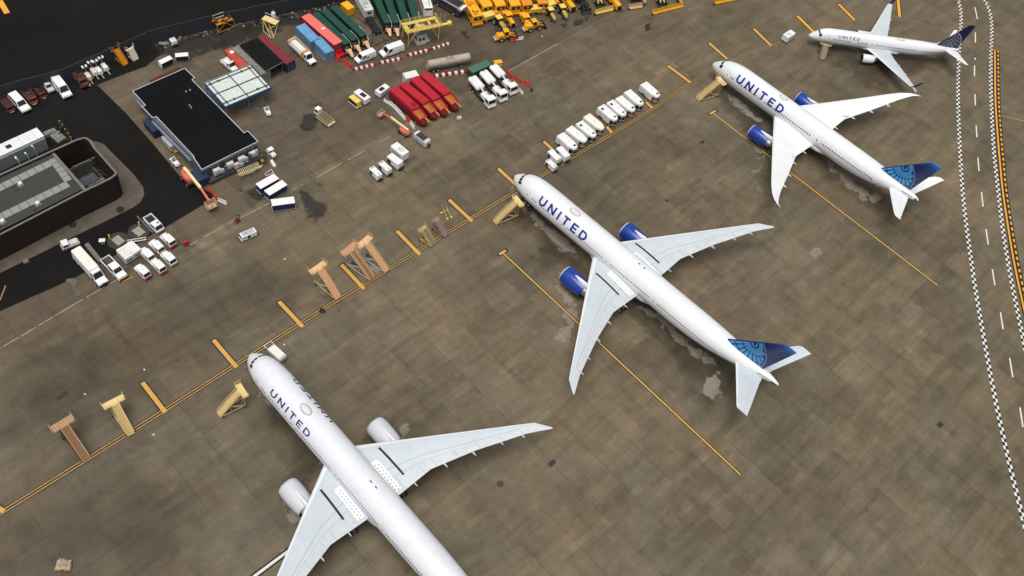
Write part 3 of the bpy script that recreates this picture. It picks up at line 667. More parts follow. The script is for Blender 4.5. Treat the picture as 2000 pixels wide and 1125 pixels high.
        m=MB('exhaust_metal' if not old else 'nacelle_lip'); m.loft([ring(.6,.66),ring(.8,.62),ring(.95,.5),ring(.955,.46)]); m.use('engine_dark'); m.loft([ring(.955,.46),ring(.95,.40)]); m.use('exhaust_metal'); m.loft([ring(.95,.34),ring(1.02,.24),ring(1.12,.04)],True,True); m.put('exhaust',e,smooth=True)
        # pylon: the white teardrop on top of the nacelle
        m=MB(s.white); rg=[]
        x1=pyl_x1-xl
        for t,wd,up in ((0,.10,1.0),(.04,.25,1.055),(.12,.37,1.09),(.25,.44,1.13),(.5,.46,1.2),(.75,.42,1.2),(1,.3,1.1)):
            x=L*.34+(x1-L*.34)*t; wr=wd*r/1.9; top=r*up if t<.3 else r*up+(wing_z-z-r*up)*(t-.3)/.7; bot=r*.55
            rg.append([(x,-wr,bot),(x,-wr*1.0,top*.55+bot*.45),(x,-wr*.8,top-.12*r),(x,-wr*.35,top),(x,wr*.35,top),(x,wr*.8,top-.12*r),(x,wr*1.0,top*.55+bot*.45),(x,wr,bot)])
        m.loft(rg,True,True); m.put('pylon',e,smooth=True); return e
    def gear(s,x,y,r,n,zt,name):
        q=E(name,(x,y,0)); q.parent=s.root
        m=MB('gear_metal'); m.cyl((0,0,r),(0,0,zt),r*.28); m.cyl((0,-r*1.1,r),(0,r*1.1,r),r*.2)
        if n>1: m.cyl((-(n-1)*r*1.15,0,r),((n-1)*r*1.15,0,r),r*.2)
        m.cyl((0,0,zt*.75),(-1.2,0,zt),r*.12); m.put('strut',q)
        for i in range(n):
            for sy in (-1,1): wheel(q,(i-(n-1)/2)*r*2.3,sy*r*.85,r,r*.7)
    def stab(s,side,secs,m,name='tailplane',tc=.10,le='plane_white'):
        o=s.wing(side,secs,m,le,m,tc,tc,.7,name); return o
    def fin(s,base,tip,m_base,extra=None,tc=.10):
        """base,tip=(xLE,xTE,z)"""
        s.fb,s.ft,s.ftc=base,tip,tc
        cs=[0,.01,.03,.07,.14,.25,.4,.55,.7,.85,1.0]; m=MB(m_base); N=16; rg=[]
        for i in range(N+1):
            t=i/N; le=base[0]+(tip[0]-base[0])*t; te=base[1]+(tip[1]-base[1])*t; z=base[2]+(tip[2]-base[2])*t; ch=te-le
            rg.append([(le+ch*c,-ch*tc*foil(c),z) for c in cs]+[(le+ch*c,ch*tc*foil(c),z) for c in cs[::-1][1:-1]])
        m.loft(rg,False,True); o=m.put('fin',s.root,smooth=True); bm_out(o.data); return o
    def finy(s,x,z):
        t=(z-s.fb[2])/(s.ft[2]-s.fb[2]); t=min(1,max(0,t)); le=s.fb[0]+(s.ft[0]-s.fb[0])*t; te=s.fb[1]+(s.ft[1]-s.fb[1])*t; ch=te-le; c=min(1,max(0,(x-le)/ch)); return ch*s.ftc*foil(c)
    def findecal(s,m,polys,off=.02):
        """polys in (x,z), clipped to the fin, laid on both faces"""
        b,t=s.fb,s.ft; e=.0
        clip=[(b[0]+.28,b[2]),(b[1]-.02,b[2]),(t[1]-.02,t[2]-.02),(t[0]+.1,t[2]-.02)]
        for q in polys:
            q=clip_poly(q,clip)
            if len(q)<3: continue
            for sg in (-1,1):
                v=[(x,sg*(s.finy(x,z)+off),z) for x,z in q]; m.add(v if sg<0 else v[::-1],[tuple(range(len(v)))])
def clip_poly(poly,clip):
    ar=sum(clip[i][0]*clip[(i+1)%len(clip)][1]-clip[(i+1)%len(clip)][0]*clip[i][1] for i in range(len(clip))); sg=1 if ar>0 else -1
    out=list(poly)
    for i in range(len(clip)):
        a,b=clip[i],clip[(i+1)%len(clip)]; inp=out; out=[]
        f=lambda p: sg*((b[0]-a[0])*(p[1]-a[1])-(b[1]-a[1])*(p[0]-a[0]))
        for j in range(len(inp)):
            p,q=inp[j],inp[(j+1)%len(inp)]; fp,fq=f(p),f(q)
            if fp>=0: out.append(p)
            if fp*fq<0: t=fp/(fp-fq); out.append((p[0]+(q[0]-p[0])*t,p[1]+(q[1]-p[1])*t))
        if not out: return []
    return out
def bm_fix(me,pl):
    """turn faces outward from the fuselage axis"""
    flip=[]
    for p in me.polygons:
        zc=pl.sec(p.center.x)[0]
        if p.normal.dot(Vector((0,p.center.y,p.center.z-zc)))<0: flip.append(p.index)
    if flip:
        import bmesh
        bm=bmesh.new(); bm.from_mesh(me); bm.faces.ensure_lookup_table(); bmesh.ops.reverse_faces(bm,faces=[bm.faces[i] for i in flip]); bm.to_mesh(me); bm.free()
def up_fix(me):
    import bmesh
    bm=bmesh.new(); bm.from_mesh(me); bmesh.ops.reverse_faces(bm,faces=[f for f in bm.faces if f.normal.z<0]); bm.to_mesh(me); bm.free()
def bm_out(me):
    import bmesh
    bm=bmesh.new(); bm.from_mesh(me); bmesh.ops.recalc_face_normals(bm,faces=bm.faces); bm.to_mesh(me); bm.free()
def frange(a,b,d): 
    r=[]; x=a
    while x<=b+1e-6: r.append(x); x+=d
    return r
def cockpit(p,x0,x1,t0,panes,name='cockpit_window',rake=.0,off=.02):
    for a,b,xa,xb in panes:
        for sg in (-1,1):
            m=MB('glass'); p.spatch(m,xa,xb,sg*R(a),sg*R(b),off,3,3,rake); o=m.put(name,p.root); bm_fix(o.data,p)
def ringcells(P,radii,angs,gapr,gapa,n=5):
    out=[]
    for (r0,r1) in radii:
        for (a0,a1) in angs:
            for i in range(n):
                for j in range(2):
                    A0=a0+(a1-a0)*i/n;A1=a0+(a1-a0)*(i+1)/n;B0=r0+(r1-r0)*j/2;B1=r0+(r1-r0)*(j+1)/2
                    out.append([(P[0]+r*math.cos(R(t)),P[1]+r*math.sin(R(t))) for r,t in ((B0,A0),(B1,A0),(B1,A1),(B0,A1))])
    return out
GRP='airliners parked on the apron'
# ---- the two long twinjets with straight raked wing tips
T777=[(0.3,4.95,4.75,.02),(.45,5.3,4.35,.45),(.9,5.75,3.9,.98),(1.8,6.45,3.35,1.62),(2.6,6.95,3.08,1.98),(3.6,7.65,2.85,2.34),(5,8.22,2.66,2.69),(7,8.58,2.54,2.95),(9.5,8.72,2.5,3.08),(12,8.74,2.5,3.1),(47,8.74,2.5,3.1),(52,8.74,2.75,3.07),(57,8.74,3.45,2.84),(62,8.70,4.6,2.32),(66,8.60,5.7,1.72),(69.5,8.42,6.6,1.08),(71.5,8.25,7.05,.6),(72.6,8.05,7.3,.33),(73.1,7.85,7.5,.18)]
W777=[(2.2,26.4,39.75,4.35),(3.1,27.05,39.75,4.42),(10.9,32.2,39.75,5.35),(19,37.6,42.3,6.3),(28,43.6,45.95,7.35),(30.6,45.35,47.4,7.62),(32.4,48.05,48.45,7.8)]
def b777(name,pos,yaw,label,old):
    p=Plane(name,pos,yaw,T777,label,GRP,'plane_white_old' if old else 'plane_white')
    xs=[.3,.36,.45,.6,.8,1.05,1.35,1.7,2.1,2.5,2.9,3.3,3.8,4.4,5,5.7,6.5,7.3,8.2,9.2,10.4,12]+frange(14,46,2)+frange(47,69,1.2)+[70,70.8,71.5,72.1,72.6,72.9,73.1]
    p.fuselage(xs)
    if old: cockpit(p,0,0,0,[(3,22,2.75,3.25),(24,42,2.8,3.4),(44,60,3.0,3.9)],rake=.05)
    else: cockpit(p,0,0,0,[(2,24,2.5,3.15),(26,44,2.6,3.4),(46,62,2.85,3.8)],rake=.1)
    if old:
        p.lettering(10.6,22.1,37,61,-1,.18,'title_navy'); p.lettering(10.9,22.4,39,63,1,.18,'title_navy')
    else: p.lettering(10.0,23.9,36,73,-1,.205,'title_blue')
    wz=6.42
    allx=[8.4,8.95,9.5]+frange(10.6,16.2,.64)+frange(18.9,29.2,.56)+frange(31.6,42.2,.53)+frange(44.6,60,.53)
    if old: allx=[x for x in allx if x<58]
    p.windows([x for x in allx if not(14.2<x<15.2)][:97],wz,-1,m='window_grey' if True else '')
    for x in (6.7,17.4,30.4,43.5,61.6): p.door(x,5.0,6.98,-1)
    # satellite dome, beacons, antennas
    m=MB('radome_edge'); 
    def dome(m,x,L,wd,h,off):
        rg=[]
        for k,(t,hh) in enumerate(((1,-.06),(.97,.4),(.85,.75),(.6,.95),(.2,1))):
            rg.append([tuple(Vector((x+L/2*t*math.cos(a),wd/2*t*math.sin(a),0))+Vector((0,0,p.sec(x+L/2*t*math.cos(a))[0]+p.sec(x)[1]*math.sqrt(max(0,1-(wd/2*t*math.sin(a)/p.sec(x)[2])**2))+h*hh+off))) for a in [2*math.pi*j/24 for j in range(24)]])
        m.loft(rg,False,True)
    dome(m,18.0,3.0,1.75,.05,.005); m.use('radome_grey'); dome(m,18.0,2.55,1.35,.26,.02); m.put('satellite_dome',p.root,smooth=True)
    for x,y in ((36.2,.25),(37.6,.25)):
        m=MB('black_line'); m.tbox(x-.3,x+.3,y-.09,y+.09,8.68,8.86,.25,.05); m.put('antenna',p.root)
    m=MB('white'); m.tbox(13.2,13.7,-.04,.04,8.7,9.05,.1,.2); m.put('antenna',p.root)
    m=MB('seam'); p.spatch(m,49.0,50.4,R(-6),R(10),.02,4,4); m.use(p.white); p.spatch(m,49.1,50.3,R(-5),R(9),.03,4,4); o=m.put('roof_hatch',p.root); bm_fix(o.data,p)
    # wing-body fairing
    m=MB('wing_grey'); rg=[]
    for x,k in ((22.5,.02),(24.5,.5),(27,.86),(31,1),(37,1),(41,.85),(44,.5),(46.5,.03)):
        rg.append([(x,3.45*k*math.cos(a)*(1 if k>.3 else .8),3.7+1.75*k*math.sin(a)) for a in [2*math.pi*j/24 for j in range(24)]])
    m.loft(rg,True,True); m.put('wing_fairing',p.root,smooth=True)
    for sd in (-1,1):
        w=p.wing(sd,W777,'wing_grey','plane_white','flap_grey',.125,.10)
        for y in (7.2,13.4,18.6,23.6,27.4): p.fairing(w,sd,y,ext=.95 if y<20 else .7,r=.36 if y<20 else .26)
        p.wline(sd,(30.7,6.35),(37.5,6.55),.42,'black_line','walkway_stripe',w,.03)
        # slide panel by the fuselage: white pad dotted with grey
        m=MB('slide_white'); v=[];f=[]; n=12; edge=[]
        for i in range(n+1):
            x=32.2+6.9*i/n; yo=(4.75+.42*i/n*0+ (.0 if i else -.3)) + .05*math.sin(i*2.1); yi=3.25
            for k in range(4): y=yi+(yo-yi)*k/3; v.append(p.wtop(sd,x,y,.05))
        f=[(i*4+k,i*4+k+1,i*4+k+5,i*4+k+4) for i in range(n) for k in range(3)]; m.add(v,f)
        m.use('slide_dot')
        for i in range(9):
            for k in range(2):
                x=33.0+.70*i+.3*k; y=3.72+.55*k
                m.add([p.wtop(sd,x+a,y+b,.066) for a,b in ((-.16,-.07),(.16,-.07),(.16,.07),(-.16,.07))],[(0,1,2,3)])
        o=m.put('slide_panel',w); up_fix(o.data)
        # spoiler / flap joints across the chord
        m=MB('wing_seam')
        for y,c0 in ((5.2,.74),(9.6,.74),(12.0,.72),(16,.66),(20,.66),(24,.66),(27.6,.66)):
            le,te,z=p.lin(W777,y); a=le+(te-le)*c0; v=[]
            for i in range(7):
                x=a+(te-.05-a)*i/6
                for k in (-.035,.035): v.append(p.wtop(sd,x,y+k,.02))
            m.add(v,[(2*i,2*i+1,2*i+3,2*i+2) for i in range(6)])
        for (xa,ya,xb,yb) in ((34.6,3.6,36.6,10.9),(36.6,10.9,44.6,27.8)):
            v=[]
            for i in range(21):
                x=xa+(xb-xa)*i/20;y=ya+(yb-ya)*i/20
                for k in (-.04,.04): v.append(p.wtop(sd,x+k,y,.02))
            m.add(v,[(2*i,2*i+1,2*i+3,2*i+2) for i in range(20)])
        o=m.put('panel_seam',w); up_fix(o.data)
        p.engine(sd,25.35,9.6,2.72,1.98,7.3,'nacelle_white' if old else 'nacelle_blue',5.05,33.6,old)
    for y in (-5.5,5.5): p.gear(37.2,y,.66,3,4.2,'main_gear')
    p.gear(6.0,0,.53,1,2.9,'nose_gear')
    TS=[(.9,63.4,70.0,7.05),(2.2,64.3,70.3,7.15),(10.5,70.55,73.2,8.15),(10.76,71.0,73.35,8.18)]
    for sd in (-1,1): p.stab(sd,TS,'wing_grey' if old else 'wing_grey')
    fb=(59.6,69.0,8.35); ft=(70.3,72.75,18.75)
    f=p.fin(fb,ft,'plane_white_old' if old else 'fin_navy')
    if not old:
        globe_new(p,f,fb,ft,(65.2,13.25),5.6)
    # tail cone details: black seam of the tailplane trim band and the exhaust
    m=MB('black_line'); 
    for sd in (-1,1): p.spatch(m,68.6,72.7,sd*R(60),sd*R(67),.02,8,1)
    m.use('engine_dark'); p.spatch(m,71.6,72.9,R(-75),R(-125),.02,3,4); o=m.put('exhaust_outlet',p.root); bm_fix(o.data,p)
    return p
def globe_new(p,f,fb,ft,P,rad):
    cells=[];A=[(a+1.0,a+11.2) for a in range(-172,60,14)]
    cells+=ringcells(P,[(.4,.7)],[(a,a+21) for a in range(-180,60,24)],0,0,3)
    cells+=ringcells(P,[(1.05,2.8),(3.05,4.6)],A,0,0,3)+ringcells(P,[(4.85,6.1)],A,0,0,4)
    cells+=ringcells(P,[(6.35,7.7)],[(a+1,a+11.2) for a in range(-172,-70,14)],0,0,3)
    # keep what lies on the near side of the globe's rim
    rim=(P[0]-2.2,P[1]-2.9); R0=math.hypot(fb[0]+(ft[0]-fb[0])*.64-rim[0],fb[2]+(ft[2]-fb[2])*.64-rim[1])
    cells=[c for c in cells if all(math.hypot(x-rim[0],z-rim[1])<R0-.12 for x,z in c)]
    m=MB('globe_light'); p.findecal(m,cells,.02); m.use('globe_edge')
    edge=ringcells(rim,[(R0-.10,R0+.02)],[(a,a+6) for a in range(-90,100,6)],0,0,2); p.findecal(m,edge,.026); m.put('globe_emblem',f)
    H=ft[2]
    m_=bpy.data.materials.new('fin_paint'); m_.use_nodes=True; nt=m_.node_tree; bs=nt.nodes['Principled BSDF']; bs.inputs['Roughness'].default_value=.3
    tc=nt.nodes.new('ShaderNodeTexCoord'); sp=nt.nodes.new('ShaderNodeSeparateXYZ'); nt.links.new(tc.outputs['Object'],sp.inputs[0])
    q=nt.nodes.new('ShaderNodeMath'); q.operation='MULTIPLY_ADD'; q.inputs[1].default_value=.32; q.inputs[2].default_value=-.32*ft[1]-H; nt.links.new(sp.outputs[0],q.inputs[0])
    q2=nt.nodes.new('ShaderNodeMath'); q2.operation='ADD'; nt.links.new(q.outputs[0],q2.inputs[0]); nt.links.new(sp.outputs[2],q2.inputs[1])
    mr=nt.nodes.new('ShaderNodeMapRange'); mr.inputs[1].default_value=-4.2; mr.inputs[2].default_value=-.1; nt.links.new(q2.outputs[0],mr.inputs[0])
    rp=nt.nodes.new('ShaderNodeValToRGB'); rp.color_ramp.elements[0].color=(*S(22,38,98),1); rp.color_ramp.elements[1].color=(*S(48,136,206),1); e_=rp.color_ramp.elements.new(.55); e_.color=(*S(26,66,138),1); nt.links.new(mr.outputs[0],rp.inputs[0]); nt.links.new(rp.outputs[0],bs.inputs['Base Color'])
    f.data.materials[0]=m_
b777('airliner',(-4.680,153.069),-35.952,'airliner with blue engines, globe fin and black bars on its grey wings',False)
b777('airliner',(-45.582,94.524),-37.807,'nearest airliner, with white engines and dotted pads where the wings meet the body',True)
# ---- the white-winged twinjet with swept curved tips
T787=[(.25,3.72,3.55,.02),(.4,4.1,3.2,.42),(.9,4.65,2.85,.92),(1.8,5.45,2.5,1.45),(3,6.3,2.27,1.95),(4.5,7.05,2.12,2.38),(6.5,7.62,2.03,2.68),(9,7.9,2.0,2.84),(11.5,7.96,2.0,2.88),(40,7.96,2.0,2.88),(45,7.95,2.3,2.83),(50,7.9,3.1,2.5),(54,7.8,4.1,2.0),(57.5,7.55,5.0,1.4),(59.8,7.25,5.6,.85),(61.2,6.9,5.95,.42),(61.7,6.7,6.15,.25)]
W787=[(2.1,21.9,34.2,3.7),(2.9,22.3,34.2,3.78),(10.4,27.2,34.25,4.7),(18,32.2,37.1,5.8),(25,36.85,39.6,7.0),(27.5,38.75,40.75,7.5),(28.9,40.3,41.5,7.78),(29.7,41.6,42.3,7.95),(30.06,42.75,43.0,8.05)]
p=Plane('airliner',(38.417,206.693),-36.762,T787,'white airliner with white curved wing tips, blue engines and a globe on its fin',GRP)
p.fuselage([.25,.3,.4,.6,.85,1.15,1.5,1.9,2.3,2.7,3.1,3.5,4,4.6,5.3,6.1,7,8,9,10.2,11.5]+frange(13,39,2)+frange(40,57,1.2)+[57.8,58.6,59.4,60,60.6,61.1,61.5,61.7])
cockpit(p,0,0,0,[(3,32,2.7,3.3),(35,60,2.9,3.75)],rake=.15)
p.lettering(9.0,23.6,36,77,-1,.215,'title_blue')
p.windows([7.6,8.2]+frange(10.4,16.4,.75)+frange(18.6,32.5,.66)+frange(34.6,35.2,.66)+frange(36.6,51.0,.66),5.72,-1,.30,.50,'window_dark')
for x in (6.3,16.9,36.0,52.4): p.door(x,4.3,6.3,-1)
m=MB('radome_edge'); rg=[]
def dome2(m,p,x,L,wd,h,off):
    rg=[]
    for t,hh in ((1,-.06),(.97,.4),(.85,.75),(.6,.95),(.2,1)):
        rr=[]
        for j in range(24):
            a=2*math.pi*j/24; xx=x+L/2*t*math.cos(a); y=wd/2*t*math.sin(a); zc,hh_,w_=p.sec(xx); rr.append((xx,y,zc+hh_*math.sqrt(max(0,1-(y/w_)**2))+h*hh+off))
        rg.append(rr)
    m.loft(rg,False,True)
dome2(m,p,21.4,2.5,1.5,.05,.005); m.use('radome_grey'); dome2(m,p,21.4,2.1,1.15,.22,.02); m.put('satellite_dome',p.root,smooth=True)
m=MB('wing_white'); rg=[]
for x,k in ((18.5,.02),(20.5,.5),(23,.86),(27,1),(32,1),(36,.85),(39,.5),(41.5,.03)): rg.append([(x,3.2*k*math.cos(a),3.1+1.6*k*math.sin(a)) for a in [2*math.pi*j/24 for j in range(24)]])
m.loft(rg,True,True); m.put('wing_fairing',p.root,smooth=True)
for sd in (-1,1):
    w=p.wing(sd,W787,'wing_white','plane_white','wing_white',.12,.10,seam=False)
    for y in (6.8,12.6,17.6,22.2): p.fairing(w,sd,y,ext=.95,r=.32,fm='wing_white')
    # raised flap segment by the kink
    m=MB('wing_white'); a=p.wtop(sd,33.2,10.9,.05);b=p.wtop(sd,34.2,10.9,.05);c=p.wtop(sd,34.4,11.8,.05); m.add([a,b,c,a+Vector((0,0,.25)),b+Vector((0,0,.5)),c+Vector((0,0,.5))],[(0,1,4,3),(1,2,5,4),(2,0,3,5),(3,4,5)]); m.put('flap_end',w)
    p.engine(sd,21.0,9.75,2.35,1.72,6.4,'nacelle_blue',4.45,28.4)
    p.gear(30.8,sd*4.9,.66,2,3.8,'main_gear')
p.gear(5.6,0,.5,1,2.5,'nose_gear')
for sd in (-1,1): p.stab(sd,[(.8,54.0,59.6,6.1),(2.2,55.1,60.1,6.2),(9.2,60.4,62.2,7.35),(9.75,61.2,62.5,7.42)],'wing_white')
fb=(50.2,58.9,7.55); ft=(59.6,62.0,17.5); f=p.fin(fb,ft,'fin_navy'); globe_new(p,f,fb,ft,(55.2,12.1),5.3)
m=MB('black_line'); 
for sd in (-1,1): p.spatch(m,57.6,60.2,sd*R(58),sd*R(66),.02,6,1)
m.use('grey_mid'); p.spatch(m,60.8,61.6,R(-40),R(-140),.03,3,5); o=m.put('exhaust_outlet',p.root); bm_fix(o.data,p)
# ---- the small twinjet in the older livery
T737=[(.4,2.95,2.8,.02),(.5,3.15,2.55,.25),(.9,3.5,2.25,.58),(1.6,3.95,1.95,.95),(2.4,4.5,1.76,1.25),(3.4,5.1,1.64,1.52),(4.8,5.5,1.57,1.75),(6.5,5.62,1.55,1.86),(8,5.64,1.55,1.88),(27,5.64,1.55,1.88),(30,5.64,1.72,1.85),(33,5.62,2.3,1.6),(36,5.55,3.1,1.2),(38.5,5.4,3.8,.8),(40.3,5.2,4.3,.42),(41.2,5.0,4.55,.2)]
W737=[(1.4,16.2,23.0,2.35),(1.9,16.5,23.0,2.38),(4.6,18.2,23.2,2.75),(10,21.1,24.6,3.35),(16.2,24.4,25.95,4.1),(17.1,24.95,26.1,4.2)]
p=Plane('airliner',(63.861,227.405),6.117,T737,'small white airliner with white engines, dark blue fin and upturned dark wing tip',GRP,'plane_white')
p.fuselage([.4,.43,.5,.65,.85,1.1,1.4,1.75,2.1,2.5,2.9,3.4,4,4.7,5.5,6.5,8]+frange(9.5,26.5,1.7)+frange(27,38,1)+[38.8,39.6,40.3,40.8,41.2],44)
cockpit(p,0,0,0,[(2,34,2.5,2.85),(37,66,2.62,3.3)],rake=.12)
p.lettering(7.7,13.6,41,64,-1,.17,'title_navy')
p.windows(frange(6.6,11.4,.52)+frange(13.2,16.2,.54)+[17.3]+frange(18.4,20.6,.54)+frange(21.4,29.5,.53)+[30.3]+frange(31.1,35.6,.52),3.98,-1,.26,.36,'window_dark')
for x in (5.4,36.3): p.door(x,2.9,4.7,-1,.9)
m=MB('radome_edge'); dome2(m,p,24.9,2.4,1.25,.05,.005); m.use('radome_grey'); dome2(m,p,24.9,2.0,.95,.22,.02); m.put('satellite_dome',p.root,smooth=True)
m=MB('wing_white'); rg=[]
for x,k in ((13,.02),(15,.6),(17,.9),(22,1),(25,.85),(28,.03)): rg.append([(x,2.1*k*math.cos(a),2.2+1.1*k*math.sin(a)) for a in [2*math.pi*j/20 for j in range(20)]])
m.loft(rg,True,True); m.put('wing_fairing',p.root,smooth=True)
for sd in (-1,1):
    w=p.wing(sd,W737,'wing_grey','plane_white','flap_grey',.13,.10)
    for y in (4.0,7.6,11.2): p.fairing(w,sd,y,ext=.6,r=.22)
    m=MB('fin_navy_old'); y=sd*17.1
    m.loft([[(24.95,y,4.25),(25.5,y+sd*.02,4.17),(26.1,y,4.22),(25.5,y,4.3)],[(25.6,y+sd*.35,4.9),(26,y+sd*.37,4.85),(26.5,y+sd*.35,4.9),(26,y+sd*.33,4.95)],[(27.0,y+sd*.75,6.7),(27.15,y+sd*.76,6.7),(27.4,y+sd*.75,6.72),(27.2,y+sd*.74,6.73)]],True,True); m.put('winglet',w)
    m=MB('wing_grey'); m.loft([[(25.2,y,4.15),(25.6,y,4.12),(26.1,y,4.15),(25.6,y,4.22)],[(26.6,y+sd*.85,3.35),(26.7,y+sd*.85,3.33),(26.9,y+sd*.85,3.35),(26.7,y+sd*.85,3.38)]],True,True); m.put('lower_winglet',w)
    p.engine(sd,14.8,4.9,1.62,1.1,4.1,'plane_white',2.85,18.9,lip='grey_dark')
    p.gear(20.8,sd*2.86,.56,1,2.2,'main_gear')
p.gear(5.0,0,.35,1,1.7,'nose_gear')
for sd in (-1,1): p.stab(sd,[(.6,36.8,40.6,4.75),(1.2,37.4,40.75,4.83),(6.9,41.0,42.0,5.75),(7.17,41.4,42.1,5.8)],'wing_white')
fb=(34.6,40.7,5.35); ft=(40.3,42.0,13.0); f=p.fin(fb,ft,'fin_navy_old')
m=MB('plane_white'); m.loft([[(30.4,-.03,5.6),(30.4,.03,5.6),(30.4,.0,5.66)],[(34.5,-.16,5.45),(34.5,.16,5.45),(34.5,0,6.05)],[(36.0,-.2,5.3),(36.0,.2,5.3),(36.0,0,7.0)]],True,True); m.put('dorsal_fillet',p.root)
P=(36.6,9.0); cells=[]; rim=(36.4,6.4); R0=4.35
rings=ringcells(P,[(r,r+.09) for r in (.7,1.5,2.3,3.1,3.9)],[(a,a+6) for a in range(-180,120,6)],0,0,2)
rad=ringcells(P,[(r,r+.5) for r in frange(.3,4.3,.5)],[(a,a+1.5) for a in range(-174,110,15)],0,0,1)
cells=[c for c in rings+rad if all(math.hypot(x-rim[0],z-rim[1])<R0 for x,z in c)]
m=MB('globe_gold'); p.findecal(m,cells,.02); p.findecal(m,ringcells(rim,[(R0-.05,R0+.1)],[(a,a+5) for a in range(-60,120,5)],0,0,2),.026); m.put('globe_emblem',f)
# ---------------------------------------------------------------- buildings, wall, walk
def loc_poly(pts,z,o):
    """pixels at height z -> xy relative to o"""
    return [((g(u,v,z)-o).x,(g(u,v,z)-o).y) for u,v in pts]
def walls(m,P,z0,z1,th,closed=True):
    """wall of thickness th inside a closed outline"""
    n=len(P); ar=sum(P[i][0]*P[(i+1)%n][1]-P[(i+1)%n][0]*P[i][1] for i in range(n)); sg=1 if ar>0 else -1
    I=[]
    for i in range(n):
        a,b,c=Vector(P[i-1]),Vector(P[i]),Vector(P[(i+1)%n]); d1=(b-a).normalized();d2=(c-b).normalized()
        n1=Vector((-d1.y,d1.x))*sg;n2=Vector((-d2.y,d2.x))*sg; k=(n1+n2); k=k/max(.3,k.dot(n1)); I.append(tuple(b+k*th))
    for i in range(n):
        j=(i+1)%n
        a,b,c,d=P[i],P[j],I[j],I[i]
        m.add([(*a,z0),(*b,z0),(*c,z0),(*d,z0),(*a,z1),(*b,z1),(*c,z1),(*d,z1)],[(0,1,5,4),(2,3,7,6),(4,5,6,7)])
    return I
# blast wall
base=[(-160,262),(-40,212),(0,197),(128,163),(254,107),(300,86),(412,58),(512,36),(600,19),(660,6),(760,-20),(900,-58)]
o0=g(300,86); wl=E('blast_wall',o0); tag(wl,'long dark grey blast wall of upright panels along the dark road','wall')
m=MB('fence_panel'); P=[g(*p)-o0 for p in base]; mc=MB('grey_dark'); ms=MB('grey_dark')
for a,b in zip(P[:-1],P[1:]):
    d=(b-a).normalized(); nn=Vector((-d.y,d.x,0)); L=(b-a).length; k=max(1,round(L/3.2))
    for i in range(k):
        p0=a+d*(L*i/k+.03);p1=a+d*(L*(i+1)/k-.03); h=3.75+.06*math.sin(i*2.3); le=nn*.35
        v=[p0,p1,p1+nn*.25,p0+nn*.25,p0+le+Vector((0,0,h)),p1+le+Vector((0,0,h)),p1+le+nn*.2+Vector((0,0,h)),p0+le+nn*.2+Vector((0,0,h))]
        m.add(v,[(0,1,5,4),(1,2,6,5),(2,3,7,6),(3,0,4,7),(4,5,6,7)])
        mc.cyl(a+d*(L*i/k)-nn*.05,a+d*(L*i/k)+nn*.28+Vector((0,0,3.7)),.07,n=6)
m.put('wall_panels',wl); mc.put('post_row',wl)
# rubble and weeds at the wall's foot
m=MB('dirt_dark'); rnd=random.Random(3)
for a,b in zip(base[5:10],base[6:11]):
    for i in range(70):
        t=rnd.random(); q=g(a[0]+(b[0]-a[0])*t,a[1]+(b[1]-a[1])*t); d=Vector((.62,-.78,0))*(.2+abs(rnd.gauss(0,.9))); q=q+d; r=.12+.25*rnd.random()**2
        m.use(rnd.choice(['dirt_dark','dirt_dark','leaf_dark','rust','concrete_old'])); m.ball((q.x,q.y,r*.4),r,1+rnd.random(),1,.7,n=6)
tag(m.put('rubble'),'dark rubble and weeds strewn along the foot of the blast wall','rubble',kind='stuff')
# ---- brick building with walled yard
H=6.6
o=g(104,399,H); o=Vector((o.x,o.y,0)); bl=E('brick_building',o); tag(bl,'low brick building with a grey paved roof and walled open yard','building')
A=(-40,478);Bc=(168,373);Cc=(218,349.5)
outer=loc_poly([(-120,522),(168,373),(192,362),(216,350),(225,344),(229,338),(223,331),(185,288),(181,281),(176,274),(170,270),(163,269),(149,273),(105,293),(0,341),(-110,392)],H,o)
m=MB('brick'); I=walls(m,outer,0,H,.3)
m.put('wall',bl)
m=MB('coping'); 
def coping(m,P,I,z,w=.06):
    n=len(P)
    for i in range(n):
        j=(i+1)%n; a,b,c,d=[Vector((*q,0)) for q in (P[i],P[j],I[j],I[i])]
        e=(a-d).normalized()*w; f=(b-c).normalized()*w
        v=[a+e,b+f,c-f,d-e]; m.add([(q.x,q.y,z+.003) for q in v]+[(q.x,q.y,z+.16) for q in v],[(0,1,5,4),(1,2,6,5),(2,3,7,6),(3,0,4,7),(4,5,6,7)])
coping(m,outer,I,H); m.put('coping',bl)
p0,p1=[Vector(q) for q in loc_poly([(106,300),(170,373)],H,o)]; d=(p1-p0).normalized(); nn=Vector((-d.y,d.x)); m=MB('brick')
v=[p0+nn*.02,p1+nn*.02,p1-nn*.4,p0-nn*.4]; m.prism([(q.x,q.y) for q in v],0,H-.02); m.put('dividing_wall',bl)
m=MB('coping'); v=[p0+nn*.1,p1+nn*.1,p1-nn*.5,p0-nn*.5]; m.prism([(q.x,q.y) for q in v],H-.012,H+.19); m.put('coping',bl)
HR=6.15
roofp=loc_poly([(-115,508),(164,368),(104,300),(-105,390)],HR,o)
m=MB('roof_gravel'); m.prism(roofp,HR-.3,HR); m.put('roof',bl)
m=MB('paver'); 
def pavers(a,b,n,w,gap=.12):
    A=Vector(loc_poly([a],HR,o)[0]);B=Vector(loc_poly([b],HR,o)[0]); d=(B-A)/n; u=d.normalized(); nn=Vector((-u.y,u.x))
    for i in range(n):
        q=A+d*i; r=q+d-u*gap; v=[q+nn*w/2,r+nn*w/2,r-nn*w/2,q-nn*w/2]; m.prism([(k.x,k.y) for k in v],HR+.003,HR+.07)
pavers((-72,402),(100,318),11,1.75); pavers((102,310),(134,354),5,1.5); pavers((-60,454),(134,359),12,1.75)
m.put('paver_path',bl)
